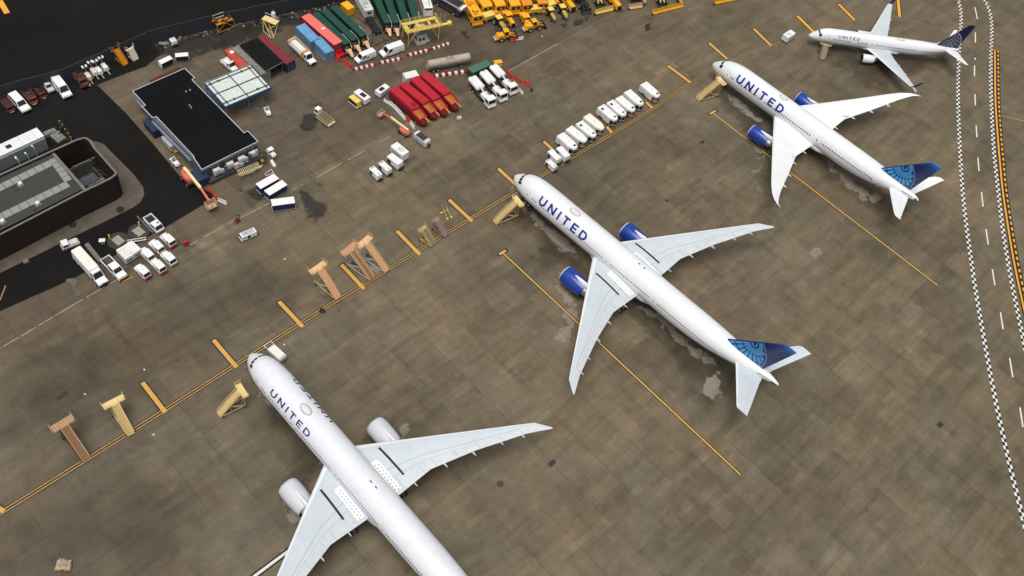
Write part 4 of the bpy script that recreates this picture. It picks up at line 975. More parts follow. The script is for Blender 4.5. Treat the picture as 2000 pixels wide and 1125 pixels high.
for c in [(38,355),(72,393),(3,428)]:
    q=loc_poly([c],HR+1.2,o)[0]; vt=E('roof_vent',(q[0],q[1],HR),R(55)); vt.parent=bl; vt.scale=(.72,.72,.75)
    m=MB('paver'); m.tbox(-.75,.75,-.7,.7,0,.55); m.use('white'); m.cyl((0,0,.55),(0,0,1.0),.42,n=14); m.cyl((0,0,1.0),(0,0,1.22),.62,.55,n=16); m.cyl((0,0,1.22),(0,0,1.4),.45,.3,n=14); m.put('vent_cap',vt)
    m=MB('grey_dark'); m.tbox(-2.2,-.8,-.9,-.75,.05,.25); m.tbox(-2.3,-.8,.7,.85,.05,.2); m.put('bracket',vt)
# yard content
yd=loc_poly([(172,372),(225,343),(222,332),(180,285),(170,275),(150,277),(110,298)],0.0,o)
m=MB('dirt_dark'); m.prism(loc_poly([(171,368),(214,346),(222,338),(182,288),(165,274),(150,278),(112,300)],H,o),.02,.24); m.put('yard_floor',bl)
def yard(c,z,rz=53): 
    q=g(*c,z); return Vector((q.x,q.y,0)),R(rz)
tr=E('transformer',*yard((172,345),3.4)); m=MB('grey_dark'); m.tbox(-1.8,1.8,-1.3,1.3,.2,2.6,.1,.1,.1); m.use('chassis'); 
for k in range(6): m.tbox(-1.5+.5*k,-1.35+.5*k,-1.75,-1.31,.4,2.3); m.tbox(-1.5+.5*k,-1.35+.5*k,1.31,1.75,.4,2.3)
m.put('tank_body',tr); m=MB('grey_light'); 
for k in (-1,0,1): m.cyl((k*.9,0,2.6),(k*.9,0,3.4),.12,.07,n=8)
m.put('bushing',tr); tag(tr,'dark transformer in the walled yard of the brick building','transformer')
tr=E('switchgear_cabinet',*yard((187,356),2.2)); m=MB('grey_dark'); m.tbox(-2.0,2.0,-.8,.8,0,2.2,ch=.08); m.use('grey_light'); m.tbox(-1.8,1.8,-.1,.0,2.2,2.26); m.put('cabinet_body',tr); tag(tr,'dark cabinet with a pale top strip in the walled yard','cabinet')
tr=E('switchgear_cabinet',*yard((166,362),2.2)); m=MB('grey_mid'); m.tbox(-1.0,1.0,-.8,.8,0,1.6,ch=.06); m.use('white'); m.tbox(.2,.7,-.3,.2,1.6,1.75); m.put('cabinet_body',tr); tag(tr,'small cabinet with a white top in the yard corner','cabinet')
a=yard((142,326),2.4)[0]; b=yard((187,306),2.4)[0]; m=MB('grey_mid'); m.path([(0,0,2.4),tuple((b-a)+Vector((0,0,2.4)))],.1); 
for t in (0,.33,.66,1): q=(b-a)*t; m.cyl((q.x,q.y,0),(q.x,q.y,2.4),.07)
q=m.put('pipe_rack'); q.location=a; tag(q,'dark pipe rail across the walled yard','pipe')
a=yard((181,326),2.0)[0]; b=yard((205,352),2.0)[0]; m=MB('coping'); m.path([(0,0,2.0),tuple((b-a)+Vector((0,0,2.0)))],.07)
for t in (0,.5,1): q=(b-a)*t; m.cyl((q.x,q.y,0),(q.x,q.y,2.0),.05)
q=m.put('yard_rail'); q.location=a; tag(q,'thin pale rail beside the shrubs in the walled yard','rail')
rnd=random.Random(9)
def shrub(name,c,z,n,r,h,label,grp=None,mats=('leaf','leaf_dark')):
    p=g(*c,z); e=E(name,(p.x,p.y,0)); m=MB(mats[0])
    for i in range(n):
        a=rnd.random()*6.28; rr=r*math.sqrt(rnd.random()); zz=h*(.15+.85*rnd.random())*(1-.4*(rr/r)**2); q=Vector((rr*math.cos(a),rr*math.sin(a),zz)); s=.12+.13*rnd.random()
        u=Vector((rnd.gauss(0,1),rnd.gauss(0,1),rnd.gauss(0,1))).normalized(); v=u.orthogonal().normalized()
        m.use(rnd.choice(mats)); m.add([q+u*s,q+v*s,q-u*s,q-v*s],[(0,1,2,3)])
    m.put('foliage',e); m=MB('rust')
    for i in range(4): a=i*1.6; m.cyl((0,0,0),(r*.4*math.cos(a),r*.4*math.sin(a),h*.6),.05,.02,n=5)
    m.put('stem',e); tag(e,label,'shrub',grp); return e
for c,l in [((193,314),'green shrub in the walled yard, farthest from the camera'),((204,330),'green shrub in the walled yard, second from the camera'),((210,342),'green shrub in the walled yard corner nearest the camera')]:
    shrub('shrub',c,1.2,260,1.5,2.2,l,'shrubs in the walled yard')
# wall lamp sign, poles behind the parapet
e=E('wall_sign',g(143,424)); m=MB('grey_mid'); m.cyl((0,0,0),(0,0,2.4),.05); m.cyl((.7,.5,0),(.7,.5,2.3),.05); m.put('post',e); m=MB('grey_light'); m.tbox(-.2,1.1,-.1,.9,2.3,2.42); m.put('board',e); tag(e,'small grey board on two posts against the brick wall','sign')
e=E('wall_lamp',g(95,424,2.6)); m=MB('white'); m.ball((0,0,0),.22,n=10); m.put('globe',e); tag(e,'small round white lamp on the brick wall','lamp')
for i,(c,t) in enumerate([((77,318),(68,292)),((57,318),(55,306)),((41,322),(37,316)),((27,328),(36,314))]):
    p=g(*t,6.9); m=MB('trim_light'); m.cyl((0,0,0),(0,0,7.3),.06,n=7); m.cyl((0,0,7.3),(-.5,.25,7.5),.05,n=6); m.use('white'); m.ball((-.55,.27,7.5),.22,n=8); q=m.put('lamp_pole'); q.location=(p.x,p.y,0); tag(q,['pale lamp pole nearest the white-roofed hut end','second pale lamp pole along the brick parapet','third pale lamp pole along the brick parapet','pale lamp pole farthest left along the brick parapet'][i],'lamp pole','lamp poles behind the brick parapet')
# walk with kerb
wk=[(-120,596),(0,534),(70,500),(152,459),(220,426),(260,406),(274,396),(282,382),(280,366),(260,340),(230,310),(212,292),(204,283),(195,279),(184,277),(170,270),(120,290),(110,420),(0,470),(-120,530)]
P=[g(*q) for q in wk]; m=MB('walk'); m.prism([(q.x,q.y) for q in P],.0,.15,cap=False); q=m.put('walk_pavement'); tag(q,kind='structure')
sheet('walk_pale_slab',[(236,352),(246,362),(249,372),(243,380),(240,371)],.156,'lightslab')
# ---- metal hut with white roof
Hh=3.6
P=[g(-60,310,Hh),g(72,250,Hh),g(86,267,Hh),g(-46,330,Hh)]
ax=(P[1]-P[0]).normalized(); ay=Vector((-ax.y,ax.x,0)); c=(P[0]+P[2])/2; L=(P[1]-P[0]).length; W=abs((P[3]-P[0]).dot(ay))
e=E('metal_hut',(c.x,c.y,0),math.atan2(ax.y,ax.x)); tag(e,'long metal hut with a white roof and grey side behind the brick parapet','hut')
m=MB('metal_side'); m.side([(-W/2,0),(W/2,0),(W/2,Hh-.5),(W/2-.4,Hh-.03),(-W/2+.4,Hh-.03),(-W/2,Hh-.5)],-L/2,L/2); 
for i in range(len(m.v)): x,y,z=m.v[i]; m.v[i]=(y,x,z)
m.f=[f[::-1] for f in m.f]; m.put('shell',e)
m=MB('metal_white'); n=10
for k in range(n): x0=-L/2-.1+(L+.2)*k/n; m.tbox(x0+.02,x0+(L+.2)/n-.02,-W/2+.25,W/2-.05,Hh-.028,Hh+.06+.01*(k%2))
m.put('roof',e); m=MB('black'); m.tbox(-.2,.9,-.5,.5,Hh+.06,Hh+.16); m.put('roof_vent',e)
# scrap plot beside the hut
sheet('scrap_plot_floor',[(92,252),(122,240),(142,274),(112,288)],Z4,'wetmark')
def conc(c,s,rz,z,label): 
    p=g(*c,z); m=MB('concrete_old'); m.tbox(-s[0]/2,s[0]/2,-s[1]/2,s[1]/2,0,s[2],.05,.05,.04); m.use('grey_mid'); m.tbox(-s[0]*.2,s[0]*.3,-s[1]*.25,s[1]*.2,s[2],s[2]+.12); q=m.put('concrete_block'); q.location=(p.x,p.y,0); q.rotation_euler=(0,0,R(rz)); tag(q,label,'concrete block'); return q
conc((97,256),(2.6,1.3,.8),50,.9,'pale broken concrete slab beside the metal hut'); conc((113,266),(2.2,3.0,.5),60,.5,'grey flat concrete block in the scrap plot by the hut'); conc((115,258),(.6,.6,1.1),30,1.,'small pale concrete stump in the scrap plot')
m=MB('leaf_dark'); o_=g(119,246)
for i in range(420):
    t=rnd.random(); q=g(119+22*t,246+32*t)-o_+Vector((rnd.gauss(0,.35),rnd.gauss(0,.35),rnd.random()**.7*1.5)); s=.10+.1*rnd.random(); u=Vector((rnd.gauss(0,1),rnd.gauss(0,1),rnd.gauss(0,1))).normalized(); v=u.orthogonal().normalized(); m.use(rnd.choice(['leaf','leaf_dark','leaf_dark','leaf'])); m.add([q+u*s,q+v*s,q-u*s,q-v*s],[(0,1,2,3)])
f=E('overgrown_fence',o_); q=m.put('ivy',f); m=MB('tan_pale')
for k in range(5): a=g(119+5.5*k,246+8*k)-o_; m.cyl(a,a+Vector((0,0,1.7)),.09,n=6)
m.put('post',f); tag(f,'low fence overgrown with ivy beside the scrap plot','fence')
# ---- black-roofed service shed
Hs=4.1
rp=[(258,178),(361,133),(381,152),(376,156),(477,259),(484,255),(505,277),(497,280.5),(396,331),(394,333),(377,307.5),(378,306),(305,228.5),(298,231),(276.5,208),(283,205.5)]
o=g(380,230,Hs); o=Vector((o.x,o.y,0)); sh=E('service_shed',o); tag(sh,'wide grey service shed with a flat black roof and white edge trim','building')
P=loc_poly(rp,Hs,o); m=MB('roof_black'); m.prism(P,Hs-.35,Hs); m.put('roof',sh)
m=MB('trim_light'); I=walls(m,P,Hs-.42,Hs+.07,.16); m.put('roof_trim',sh)
bp=loc_poly([(266,178),(360,137),(373,152),(373,158),(474,260),(484,260),(500,278),(396,328),(296,226)],Hs,o); m=MB('wall_grey'); m.prism(bp,0,Hs-.36,cap=False); m.put('wall',sh)
q=[Vector(k) for k in loc_poly([(300,231),(376,309),(371,313),(295,236)],3.2,o)]; m=MB('lean_grey'); m.prism([(k.x,k.y) for k in q],2.7,2.9); m.put('side_canopy',sh)
m=MB('black'); 
for u,v in ((333.5,262),(371,301),(349,279)): 
    k=loc_poly([(u,v)],3.2,o)[0]; m.tbox(k[0]-.35,k[0]+.35,k[1]-.3,k[1]+.3,2.9,3.1)
m.put('canopy_vent',sh)
q=[Vector(k) for k in loc_poly([(258,178),(282,206),(276,209),(268,199)],3.0,o)]; m=MB('lean_grey'); m.prism([(k.x,k.y) for k in q],2.5,2.7); m.put('side_canopy',sh)
for u,v in ((364,182),(372,179),(371,209),(374,213)):
    k=loc_poly([(u,v)],Hs,o)[0]; m=MB('silver'); m.cyl((k[0],k[1],Hs),(k[0],k[1],Hs+.5),.1,n=8); m.cyl((k[0],k[1],Hs+.5),(k[0],k[1],Hs+.6),.18,n=8); m.put('roof_pipe',sh)
# front wall kit: air units, boards
fa,fb_=g(403,354),g(505,305); fd=(fb_-fa).normalized(); fn=Vector((fd.y,-fd.x,0)); fz=math.atan2(fd.y,fd.x); FL=(fb_-fa).length
fw=E('front_platform',(fa.x-o.x,fa.y-o.y,0),fz); fw.parent=sh
m=MB('wall_dark'); m.tbox(0,FL,-1.5,.3,0,.9); m.use('grey_dark'); m.tbox(0,FL,-1.55,-1.45,.0,1.05); m.use('wall_dark'); m.tbox(.02,FL-.02,-.06,.4,.9,3.6); m.put('ledge',fw)
for i,(t,zc) in enumerate([(.19,1),(.44,1),(.66,1),(.87,1)]):
    a=E('air_unit',(FL*t,-.62,1.55)); a.parent=fw
    m=MB('white_dirty'); m.tbox(-.8,.8,-.55,.5,0,1.35,0,0,.12,ch=.08); m.put('casing',a); m=MB('grey_mid'); m.tbox(-.6,.6,-.57,-.5,.15,.6); m.put('grille',a)
for t,w,h,z,mm_ in ((.27,.7,.9,.9,'grey_light'),(.53,1.0,1.3,.2,'white_dirty'),(.62,1.0,.9,.1,'grey_light'),(.72,.7,1.3,.6,'grey_light'),(.80,.5,1.4,1.0,'wall_grey'),(.93,.4,1.5,1.2,'grey_light'),(.34,.4,1.2,1.0,'wall_grey')):
    m=MB(mm_); m.tbox(FL*t-w/2,FL*t+w/2,-1.45,-.9,z+.9,z+.9+h); m.put('meter_cabinet',fw)
for t in (.02,.14,.25,.40,.52,.63,.75,.9): 
    m=MB('grey_mid'); m.tbox(FL*t-.06,FL*t+.06,-.2,-.08,.9,3.7); m.put('wall_pipe',fw)
m=MB('yellow_dark'); m.tbox(FL*.955,FL*1.0,-2.4,-1.6,.1,.6); m.put('orange_bin',fw)
# ---- containers
def container(L=6.06,W=2.44,Hc=2.6,roof='container_blue',side='container_blue_side',name='shipping_container',z0=.1):
    e=E(name); n=int(L/.28)
    m=MB(side)
    for sy in (-1,1):
        v=[];
        for i in range(n*2+1):
            x=-L/2+.1+(L-.2)*i/(n*2); y=sy*(W/2-(.06 if (i//1)%4 in (1,2) else .0)-.02); v+= [(x,y,z0),(x,y,Hc-.05)]
        f=[(2*i,2*i+2,2*i+3,2*i+1) for i in range(n*2)]; m.add(v,f if sy<0 else [q[::-1] for q in f])
    k=int(W/.28)
    for sx in (-1,1):
        v=[]
        for i in range(k*2+1): y=-W/2+.08+(W-.16)*i/(k*2); x=sx*(L/2-(.05 if i%4 in (1,2) else 0)-.02); v+=[(x,y,z0),(x,y,Hc-.05)]
        f=[(2*i,2*i+1,2*i+3,2*i+2) for i in range(k*2)]; m.add(v,f if sx<0 else [q[::-1] for q in f])
    m.put('walls',e)
    m=MB(roof); m.tbox(-L/2+.02,L/2-.02,-W/2+.02,W/2-.02,Hc-.06,Hc-.01)
    for i in range(int(L/.6)): x=-L/2+.3+i*.6; m.tbox(x,x+.3,-W/2+.15,W/2-.15,Hc-.01,Hc+.012)
    m.put('roof',e)
    m=MB(side)
    for sx in (-1,1):
        for sy in (-1,1): m.tbox(sx*L/2-.09,sx*L/2+.09,sy*W/2-.09,sy*W/2+.09,0,Hc+.02)
        m.tbox(sx*(L/2)-.06,sx*(L/2)+.06,-W/2+.09,W/2-.09,0,.16)
    for sy in (-1,1): m.tbox(-L/2+.09,L/2-.09,sy*W/2-.05,sy*W/2+.05,0,.16)
    m.put('corner_frame',e)
    m=MB('silver'); 
    for y in (-.75,-.3,.3,.75): m.cyl((L/2+.05,y,.2),(L/2+.05,y,Hc-.2),.025,n=5)
    m.put('lock_rod',e); return e
KB=Kind(container,6.06)
spawn(KB,(616,79.5),(586.5,50),2.6,'sky blue container with faded grey sides, rear one of the blue pair','container','sky blue containers',smin=1,smax=1.1)
spawn(KB,(643,100),(619,75),2.6,'sky blue container with faded grey sides, front one of the blue pair','container','sky blue containers',smin=1,smax=1.1)
KP=Kind(container,13.0,L=13.0,W=2.6,Hc=3.6,roof='salmon',side='container_red',z0=.9)
e=spawn(KP,(661.5,85),(596,28.5),3.6,'long container trailer with a salmon pink roof and dark red sides','trailer',scale=False)
m=MB('chassis'); m.tbox(-6,6,-1,1,.45,.85); m.put('underframe',e); wheels(e,(-4.2,-5.4),1.05,.5,.3); m=MB('red'); m.tbox(6.4,7.9,-1.1,1.1,.35,.75); m.tbox(6.6,6.9,-.9,.9,.7,1.6); m.tbox(7.2,7.4,-.2,.2,.7,1.3); m.put('tow_frame',e)
# conveyor ladder beside the salmon trailer
a=g(631,58,3.2); b=g(654,103,.2); d=(a-b); hz=math.atan2(d.y,d.x); Lh=Vector((d.x,d.y)).length
e=E('conveyor',(b.x,b.y,0),hz); m=MB('tan'); 
for y in (-.4,.4): m.cyl((0,y,.25),(Lh,y,3.3),.1,n=6)
for i in range(10): t=(i+.5)/10; m.cyl((Lh*t,-.4,.25+3.05*t),(Lh*t,.4,.25+3.05*t),.06,n=5)
m.put('ladder_frame',e); m=MB('barrier_white'); m.cyl((Lh,-.5,3.35),(Lh,.5,3.35),.38,n=12); m.put('roller',e); m=MB('chassis'); m.cyl((Lh*.35,0,0),(Lh*.55,0,1.8),.08); m.tbox(-.3,.5,-.5,.5,0,.3); m.put('support',e); tag(e,'tan conveyor ladder leaning beside the salmon trailer','conveyor')
# block of two containers under a black tarpaulin roof
KM=Kind(container,11.5,L=11.5,roof='container_maroon',side='container_navy')
spawn(KM,(567,122),(507,71.5),2.6,'maroon-topped container with navy ribbed ends beside the black lean-to roof','container',smin=.8,smax=1.2)
KG=Kind(container,11.5,L=11.5,roof='concrete_old',side='grey_mid')
spawn(KG,(519,143),(461,90.5),2.6,'grey weathered container on the left of the black lean-to roof','container',smin=.8,smax=1.2)
q=[g(*k,3.1) for k in [(467,88.5),(503,73),(554,121),(520,139)]]; c=(q[0]+q[2])/2; e=E('lean_to_roof',(c.x,c.y,0)); tag(e,'sagging black roof sheet spanning two containers','roof')
m=MB('roof_black_old'); m.prism([((k-c).x,(k-c).y) for k in q],2.95,3.1); m.put('sheet',e); m=MB('coping'); k0,k1=q[3]-c,q[2]-c; m.path([(k0.x,k0.y,3.1),(k1.x,k1.y,3.1)],.1); m.put('edge_beam',e)
m=MB('grey_mid')
for k in q: r=(k-c)*.93; m.cyl((r.x,r.y,0),(r.x,r.y,2.96),.08)
m.put('post',e)
e=spawn(Kind(lambda: E('skip_container'),6),(477,128),(448,96.5),2.2,'rust orange open container with a white disc on its roof','container',scale=False)
m=MB('rust_orange'); m.tbox(-3.7,3.7,-1.2,1.2,.1,2.2,ch=.05); m.put('body',e); m=MB('white'); m.cyl((-2.2,0,2.21),(-2.2,0,2.3),.55,n=18); m.put('hatch',e); m=MB('maroon'); m.tbox(-3.9,-3.71,-1.0,1.0,.1,2.0); m.put('door',e)
# ---- blue-trimmed canopy
Hc=4.7
cp=[(397,165),(487,128.5),(532,168),(443,210)]; q=[g(*k,Hc) for k in cp]; c=(q[0]+q[2])/2; ax=(q[1]-q[0]).normalized(); ay=Vector((-ax.y,ax.x,0)); L=((q[1]-q[0]).length+(q[2]-q[3]).length)/2; W=abs((q[3]-q[0]).dot(ay))
e=E('canopy',(c.x,c.y,0),math.atan2(ax.y,ax.x)); tag(e,'open canopy with a translucent white ribbed roof and blue edge','canopy')
m=MB('canopy_white'); n=30
for k in range(n): x0=-L/2+.25+(L-.5)*k/n; m.tbox(x0+.02,x0+(L-.5)/n-.03,-W/2+.25,W/2-.25,Hc-.1,Hc-.04+.03*(k%2))
m.put('roof_sheet',e); m=MB('canopy_beam')
for y in (-W/2+1.1,0,W/2-1.1): m.tbox(-L/2+.2,L/2-.2,y-.11,y+.11,Hc+.005,Hc+.14)
for x in (-L/2+1.0,0,L/2-1.0): m.tbox(x-.11,x+.11,-W/2+.2,W/2-.2,Hc+.003,Hc+.12)
for x in (-L/4,L/4,-L/2+1.0,L/2-1.0):
    for y in (-W/2+1.1,W/2-1.1): m.tbox(x-.22,x+.22,y-.3,y+.3,Hc+.142,Hc+.2)
m.put('roof_beam',e); m=MB('blue_trim'); 
for y in (-W/2,W/2): m.use('blue_trim' if y<0 else 'grey_mid'); m.tbox(-L/2,L/2,y-.12,y+.12,Hc-.42,Hc+.05)
for x in (-L/2,L/2): m.use('blue_trim' if x<0 else 'canopy_beam'); m.tbox(x-.12,x+.12,-W/2+.12,W/2-.12,Hc-.42,Hc+.05)
m.put('fascia',e)
for x in (-L/2+.3,0,L/2-.3):
    for y in (-W/2+.3,W/2-.3): m=MB('grey_mid'); m.cyl((x,y,0),(x,y,Hc-.1),.1,n=8); m.put('post',e)
# loose things round the shed
def beam_bundle():
    m=MB('maroon_red'); 
    for i in range(3): m.tbox(-3.9,3.9,-.5+.36*i,-.25+.36*i,0,.35+.1*i)
    m.use('rust'); m.tbox(-1,2.5,-.4,.3,.5,.62); return m.put('beam_stack')
b=beam_bundle(); p=g(323,146,.4); b.location=(p.x,p.y,0); b.rotation_euler=(0,0,R(54)); tag(b,'stack of dark red steel beams along the black roof edge','beams')
def blue_box(c0,c1,z,W,label,name='storage_box'):
    A,B=g(*c0,z),g(*c1,z); d=B-A; L=d.length; e=E(name,((A+B)/2)*1,math.atan2(d.y,d.x)); e.location.z=0
    m=MB('blue_shed'); m.tbox(-L/2,L/2,-W/2,W/2,0,z,ch=.06); m.put('body',e); m=MB('blue_shed'); m.tbox(-L/2-.04,L/2+.04,-W/2-.04,W/2+.04,z+.003,z+.08); m.put('lid',e); tag(e,label,'storage box'); return e
blue_box((288,232),(308,254),2.2,2.2,'dark blue storage box under the shed side canopy'); blue_box((380,331),(398,350),2.2,2.6,'dark blue storage box at the shed corner by the boom lift')
p=g(331,274,1.8); e=E('generator_set',(p.x,p.y,0),R(-38)); m=MB('grey_light'); m.tbox(-1.9,1.9,-1,1,.3,1.9,ch=.1); m.put('housing',e); m=MB('chassis'); m.tbox(-2,2,-1.05,1.05,.05,.3); m.put('skid',e); m=MB('yellow_dark'); m.tbox(2.2,3.0,-.6,.3,0,.8); m.put('battery_box',e); tag(e,'grey generator housing standing against the shed side wall','generator')
# ---------------------------------------------------------------- road and ramp vehicles (x forward, y left)
def glassp(e,name,q,u0,u1,v0,v1,m='glass',off=.012):
    mb=MB(m); mb.patch(q,u0,u1,v0,v1,off); return mb.put(name,e)
def lights(e,x,y,z,w=.3,h=.16):
    for s in (-1,1): m=MB('silver'); m.tbox(x-.03,x+.02,s*y-w/2,s*y+w/2,z,z+h); m.put('headlight',e)
def pickup(name='pickup_truck',body='maroon',bed='chassis',front='maroon',L=5.4,load=None,cabm=None):
    e=E(name); h=L/2; m=MB(body)
    m.tbox(h-1.5,h,-.95,.95,.45,1.12,.12,0,.08,ch=.08); m.tbox(-h+2.3,h-1.5,-.97,.97,.45,1.15,ch=.05); m.put('body',e)
    c=MB(cabm or body); f=c.tbox(-h+2.25,h-1.25,-.92,.92,1.12,1.85,.62,.18,.16); c.put('cab',e)
    glassp(e,'windshield',f['f'],.06,.94,.1,.95); glassp(e,'rear_window',f['b'],.1,.9,.2,.9)
    for k in 'lr': glassp(e,'side_window',f[k],.1,.9,.15,.9)
    m=MB(body); 
    for s in (-1,1): m.tbox(-h,-h+2.25,s*.9-.07,s*.9+.07,.5,1.15)
    m.tbox(-h,-h+.1,-.83,.83,.5,1.12); m.use(bed); m.tbox(-h+.1,-h+2.25,-.83,.83,.5,.68); m.put('cargo_bed',e)
    if load: m=MB(load); m.tbox(-h+.3,-h+1.9,-.6,.6,.68,1.25,.1,.2,.1); m.put('load',e)
    m=MB('chassis'); m.tbox(h-.02,h+.12,-.9,.9,.42,.66); m.tbox(-h-.1,-h,-.9,.9,.42,.6); m.put('bumper',e); lights(e,h,.7,.75)
    wheels(e,(h-.95,-h+1.1),.86,.38,.26); return e
def opentruck(body='maroon',L=5.4,floor='chassis',nose='tan_brown'):
    e=E('open_truck'); h=L/2; m=MB(body)
    for s in (-1,1): m.tbox(-h,h-1.3,s*.95-.07,s*.95+.07,.55,1.35)
    m.tbox(-h,-h+.12,-.88,.88,.55,1.35); m.tbox(h-1.42,h-1.3,-.88,.88,.55,1.5); m.use(floor); m.tbox(-h+.12,h-1.42,-.88,.88,.6,.72); m.put('cargo_bed',e)
    m=MB('rust'); rnd=random.Random(int(L*10)); 
    for i in range(5): x=rnd.uniform(-h+.5,h-2.2);y=rnd.uniform(-.5,.5); m.tbox(x-.3,x+.3,y-.2,y+.2,.72,.85+.2*rnd.random())
    m.put('scrap_load',e)
    m=MB(body); f=m.tbox(h-1.3,h-.5,-.92,.92,.5,1.55,.35,0,.1); m.put('cab',e); glassp(e,'windshield',f['f'],.1,.9,.4,.9)
    m=MB(body); m.tbox(h-.5,h-.05,-.85,.85,.45,.95,.08,0,.06); m.use(nose); m.tbox(h-.3,h+.1,-.6,.3,.4,.62); m.put('hood',e); m=MB('chassis'); m.tbox(-h+.2,h-.2,-.6,.6,.35,.55); m.put('chassis',e); wheels(e,(h-.9,-h+1.2),.86,.38,.26); return e
def wagon(name='suv',body='white',L=5.2,Hh=1.85,van=False,glassm='glass'):
    e=E(name); h=L/2; m=MB(body); hood=1.25 if not van else .95
    m.side([(-h,.42),(-h+.02,1.05),(h-hood,1.12),(h-.12,.92),(h,.7),(h,.42)],-.94,.94,.05); m.put('body',e)
    c=MB(body); f=c.tbox(-h+.06,h-hood+.05,-.93,.93,1.05,Hh,.75 if not van else .6,.16 if not van else .04,.14); c.put('cabin',e)
    glassp(e,'windshield',f['f'],.07,.93,.08,.94,glassm); 
    if not van: glassp(e,'rear_window',f['b'],.1,.9,.2,.9,glassm)
    for k in 'lr':
        if van: glassp(e,'side_window',f[k],.72 if k=='r' else .06,.94 if k=='r' else .28,.2,.85,glassm)
        else: glassp(e,'side_window',f[k],.06,.94,.2,.88,glassm)
    m=MB('chassis'); m.tbox(h-.02,h+.1,-.85,.85,.4,.6); m.tbox(-h-.08,-h,-.85,.85,.4,.58); m.put('bumper',e); lights(e,h-.03,.68,.68)
    for s in (-1,1): m=MB('chassis'); m.tbox(h-hood-.5,h-hood-.35,s*1.03-.1,s*1.03+.1,1.1,1.28); m.put('mirror',e)
    wheels(e,(h-.95,-h+1.0),.84,.36,.24); return e
def boxtruck():
    e=E('box_truck'); m=MB('white'); m.tbox(-4.6,2.2,-1.1,1.1,.75,2.85,.35,.05,.08,ch=.2); m.use('cream_white'); m.tbox(-4.2,1.3,-.85,.85,2.85,2.88); m.put('cargo_box',e)
    c=MB('white'); f=c.tbox(1.7,3.3,-1.05,1.05,1.2,2.5,.7,0,.16); c.put('cab',e); glassp(e,'windshield',f['f'],.06,.94,.1,.9)
    for k in 'lr': glassp(e,'side_window',f[k],.15,.9,.2,.85)
    m=MB('white'); m.side([(1.7,.55),(1.7,1.25),(3.3,1.25),(4.45,1.05),(4.6,.85),(4.6,.55)],-1.0,1.0,.06); m.put('hood',e)
    m=MB('chassis'); m.tbox(4.6,4.75,-.95,.95,.5,.75); m.tbox(-4.6,1.6,-.7,.7,.5,.75); m.tbox(4.58,4.63,-.5,.5,.75,.98); m.put('bumper',e); lights(e,4.6,.75,.8); wheels(e,(3.5,-2.9),.98,.42,.3)
    for s in (-1,1): m=MB('chassis'); m.tbox(3.0,3.15,s*1.28-.12,s*1.28+.12,1.5,1.9); m.put('mirror',e)
    return e
def bobtail(front='red'):
    e=E('tow_tractor'); m=MB('white'); m.tbox(-2.15,2.1,-.98,.98,.42,1.05,.04,.04,.02,ch=.06); m.put('body',e)
    m=MB('white'); m.tbox(-2.1,-.55,-.78,.78,1.05,1.62,.0,.28,.14,ch=.12); m.put('engine_cover',e)
    c=MB('white'); f=c.tbox(-.65,2.05,-.95,.95,1.05,2.05,.26,.08,.12); c.put('cab',e)
    m=MB('white'); m.tbox(-.62,1.86,-.90,.90,2.053,2.16,.06,.06,.06); m.use('grey_light'); m.cyl((.5,0,2.16),(.5,0,2.22),.14,n=8); m.put('roof',e)
    glassp(e,'windshield',f['f'],.05,.95,.12,.9); glassp(e,'rear_window',f['b'],.1,.9,.4,.85)
    for k in 'lr': glassp(e,'side_window',f[k],.5 if k=='r' else .1,.9 if k=='r' else .5,.3,.85)
    m=MB(front); m.tbox(2.12,2.2,-.97,.97,.45,.98); m.put('front_panel',e); m=MB('chassis'); m.tbox(2.2,2.32,-.9,.9,.35,.5); m.put('bumper',e); lights(e,2.21,.7,.72,.28,.18)
    if front=='red':
        m=MB('red'); 
        for s in (-1,1): m.tbox(-2.1,1.9,s*.99-.01,s*.99+.012,.6,.78)
        m.put('side_stripe',e)
    wheels(e,(1.35,-1.35),.84,.36,.28); return e
def openbed():
    e=E('flatbed_tug'); m=MB('white'); m.tbox(-2.5,2.4,-1.05,1.05,.4,1.0,ch=.06); m.put('body',e)
    m=MB('white'); 
    for s in (-1,1): m.tbox(-2.5,0,s*1.0-.08,s*1.0+.08,1.0,1.5)
    m.tbox(-2.5,-2.34,-.92,.92,1.0,1.5); m.use('black'); m.tbox(-2.34,-.02,-.92,.92,1.003,1.03); m.put('cargo_bed',e)
    c=MB('white'); f=c.tbox(.1,2.35,-1.02,1.02,1.0,2.0,.55,.05,.12); c.put('cab',e); m=MB('white'); m.tbox(.2,1.75,-.88,.88,2.003,2.1,.05,.05,.05); m.use('glass'); m.tbox(1.0,1.35,.1,.7,2.1,2.115); m.put('roof',e)
    glassp(e,'windshield',f['f'],.05,.95,.1,.88); glassp(e,'rear_window',f['b'],.1,.9,.3,.85)
    for k in 'lr': glassp(e,'side_window',f[k],.12,.9,.25,.85)
    m=MB('white_dirty'); m.tbox(2.4,2.52,-1,1,.42,.9); m.use('tan'); m.tbox(2.52,2.6,-.1,.3,.5,.7); m.put('bumper',e); wheels(e,(1.5,-1.5),.9,.38,.28); return e
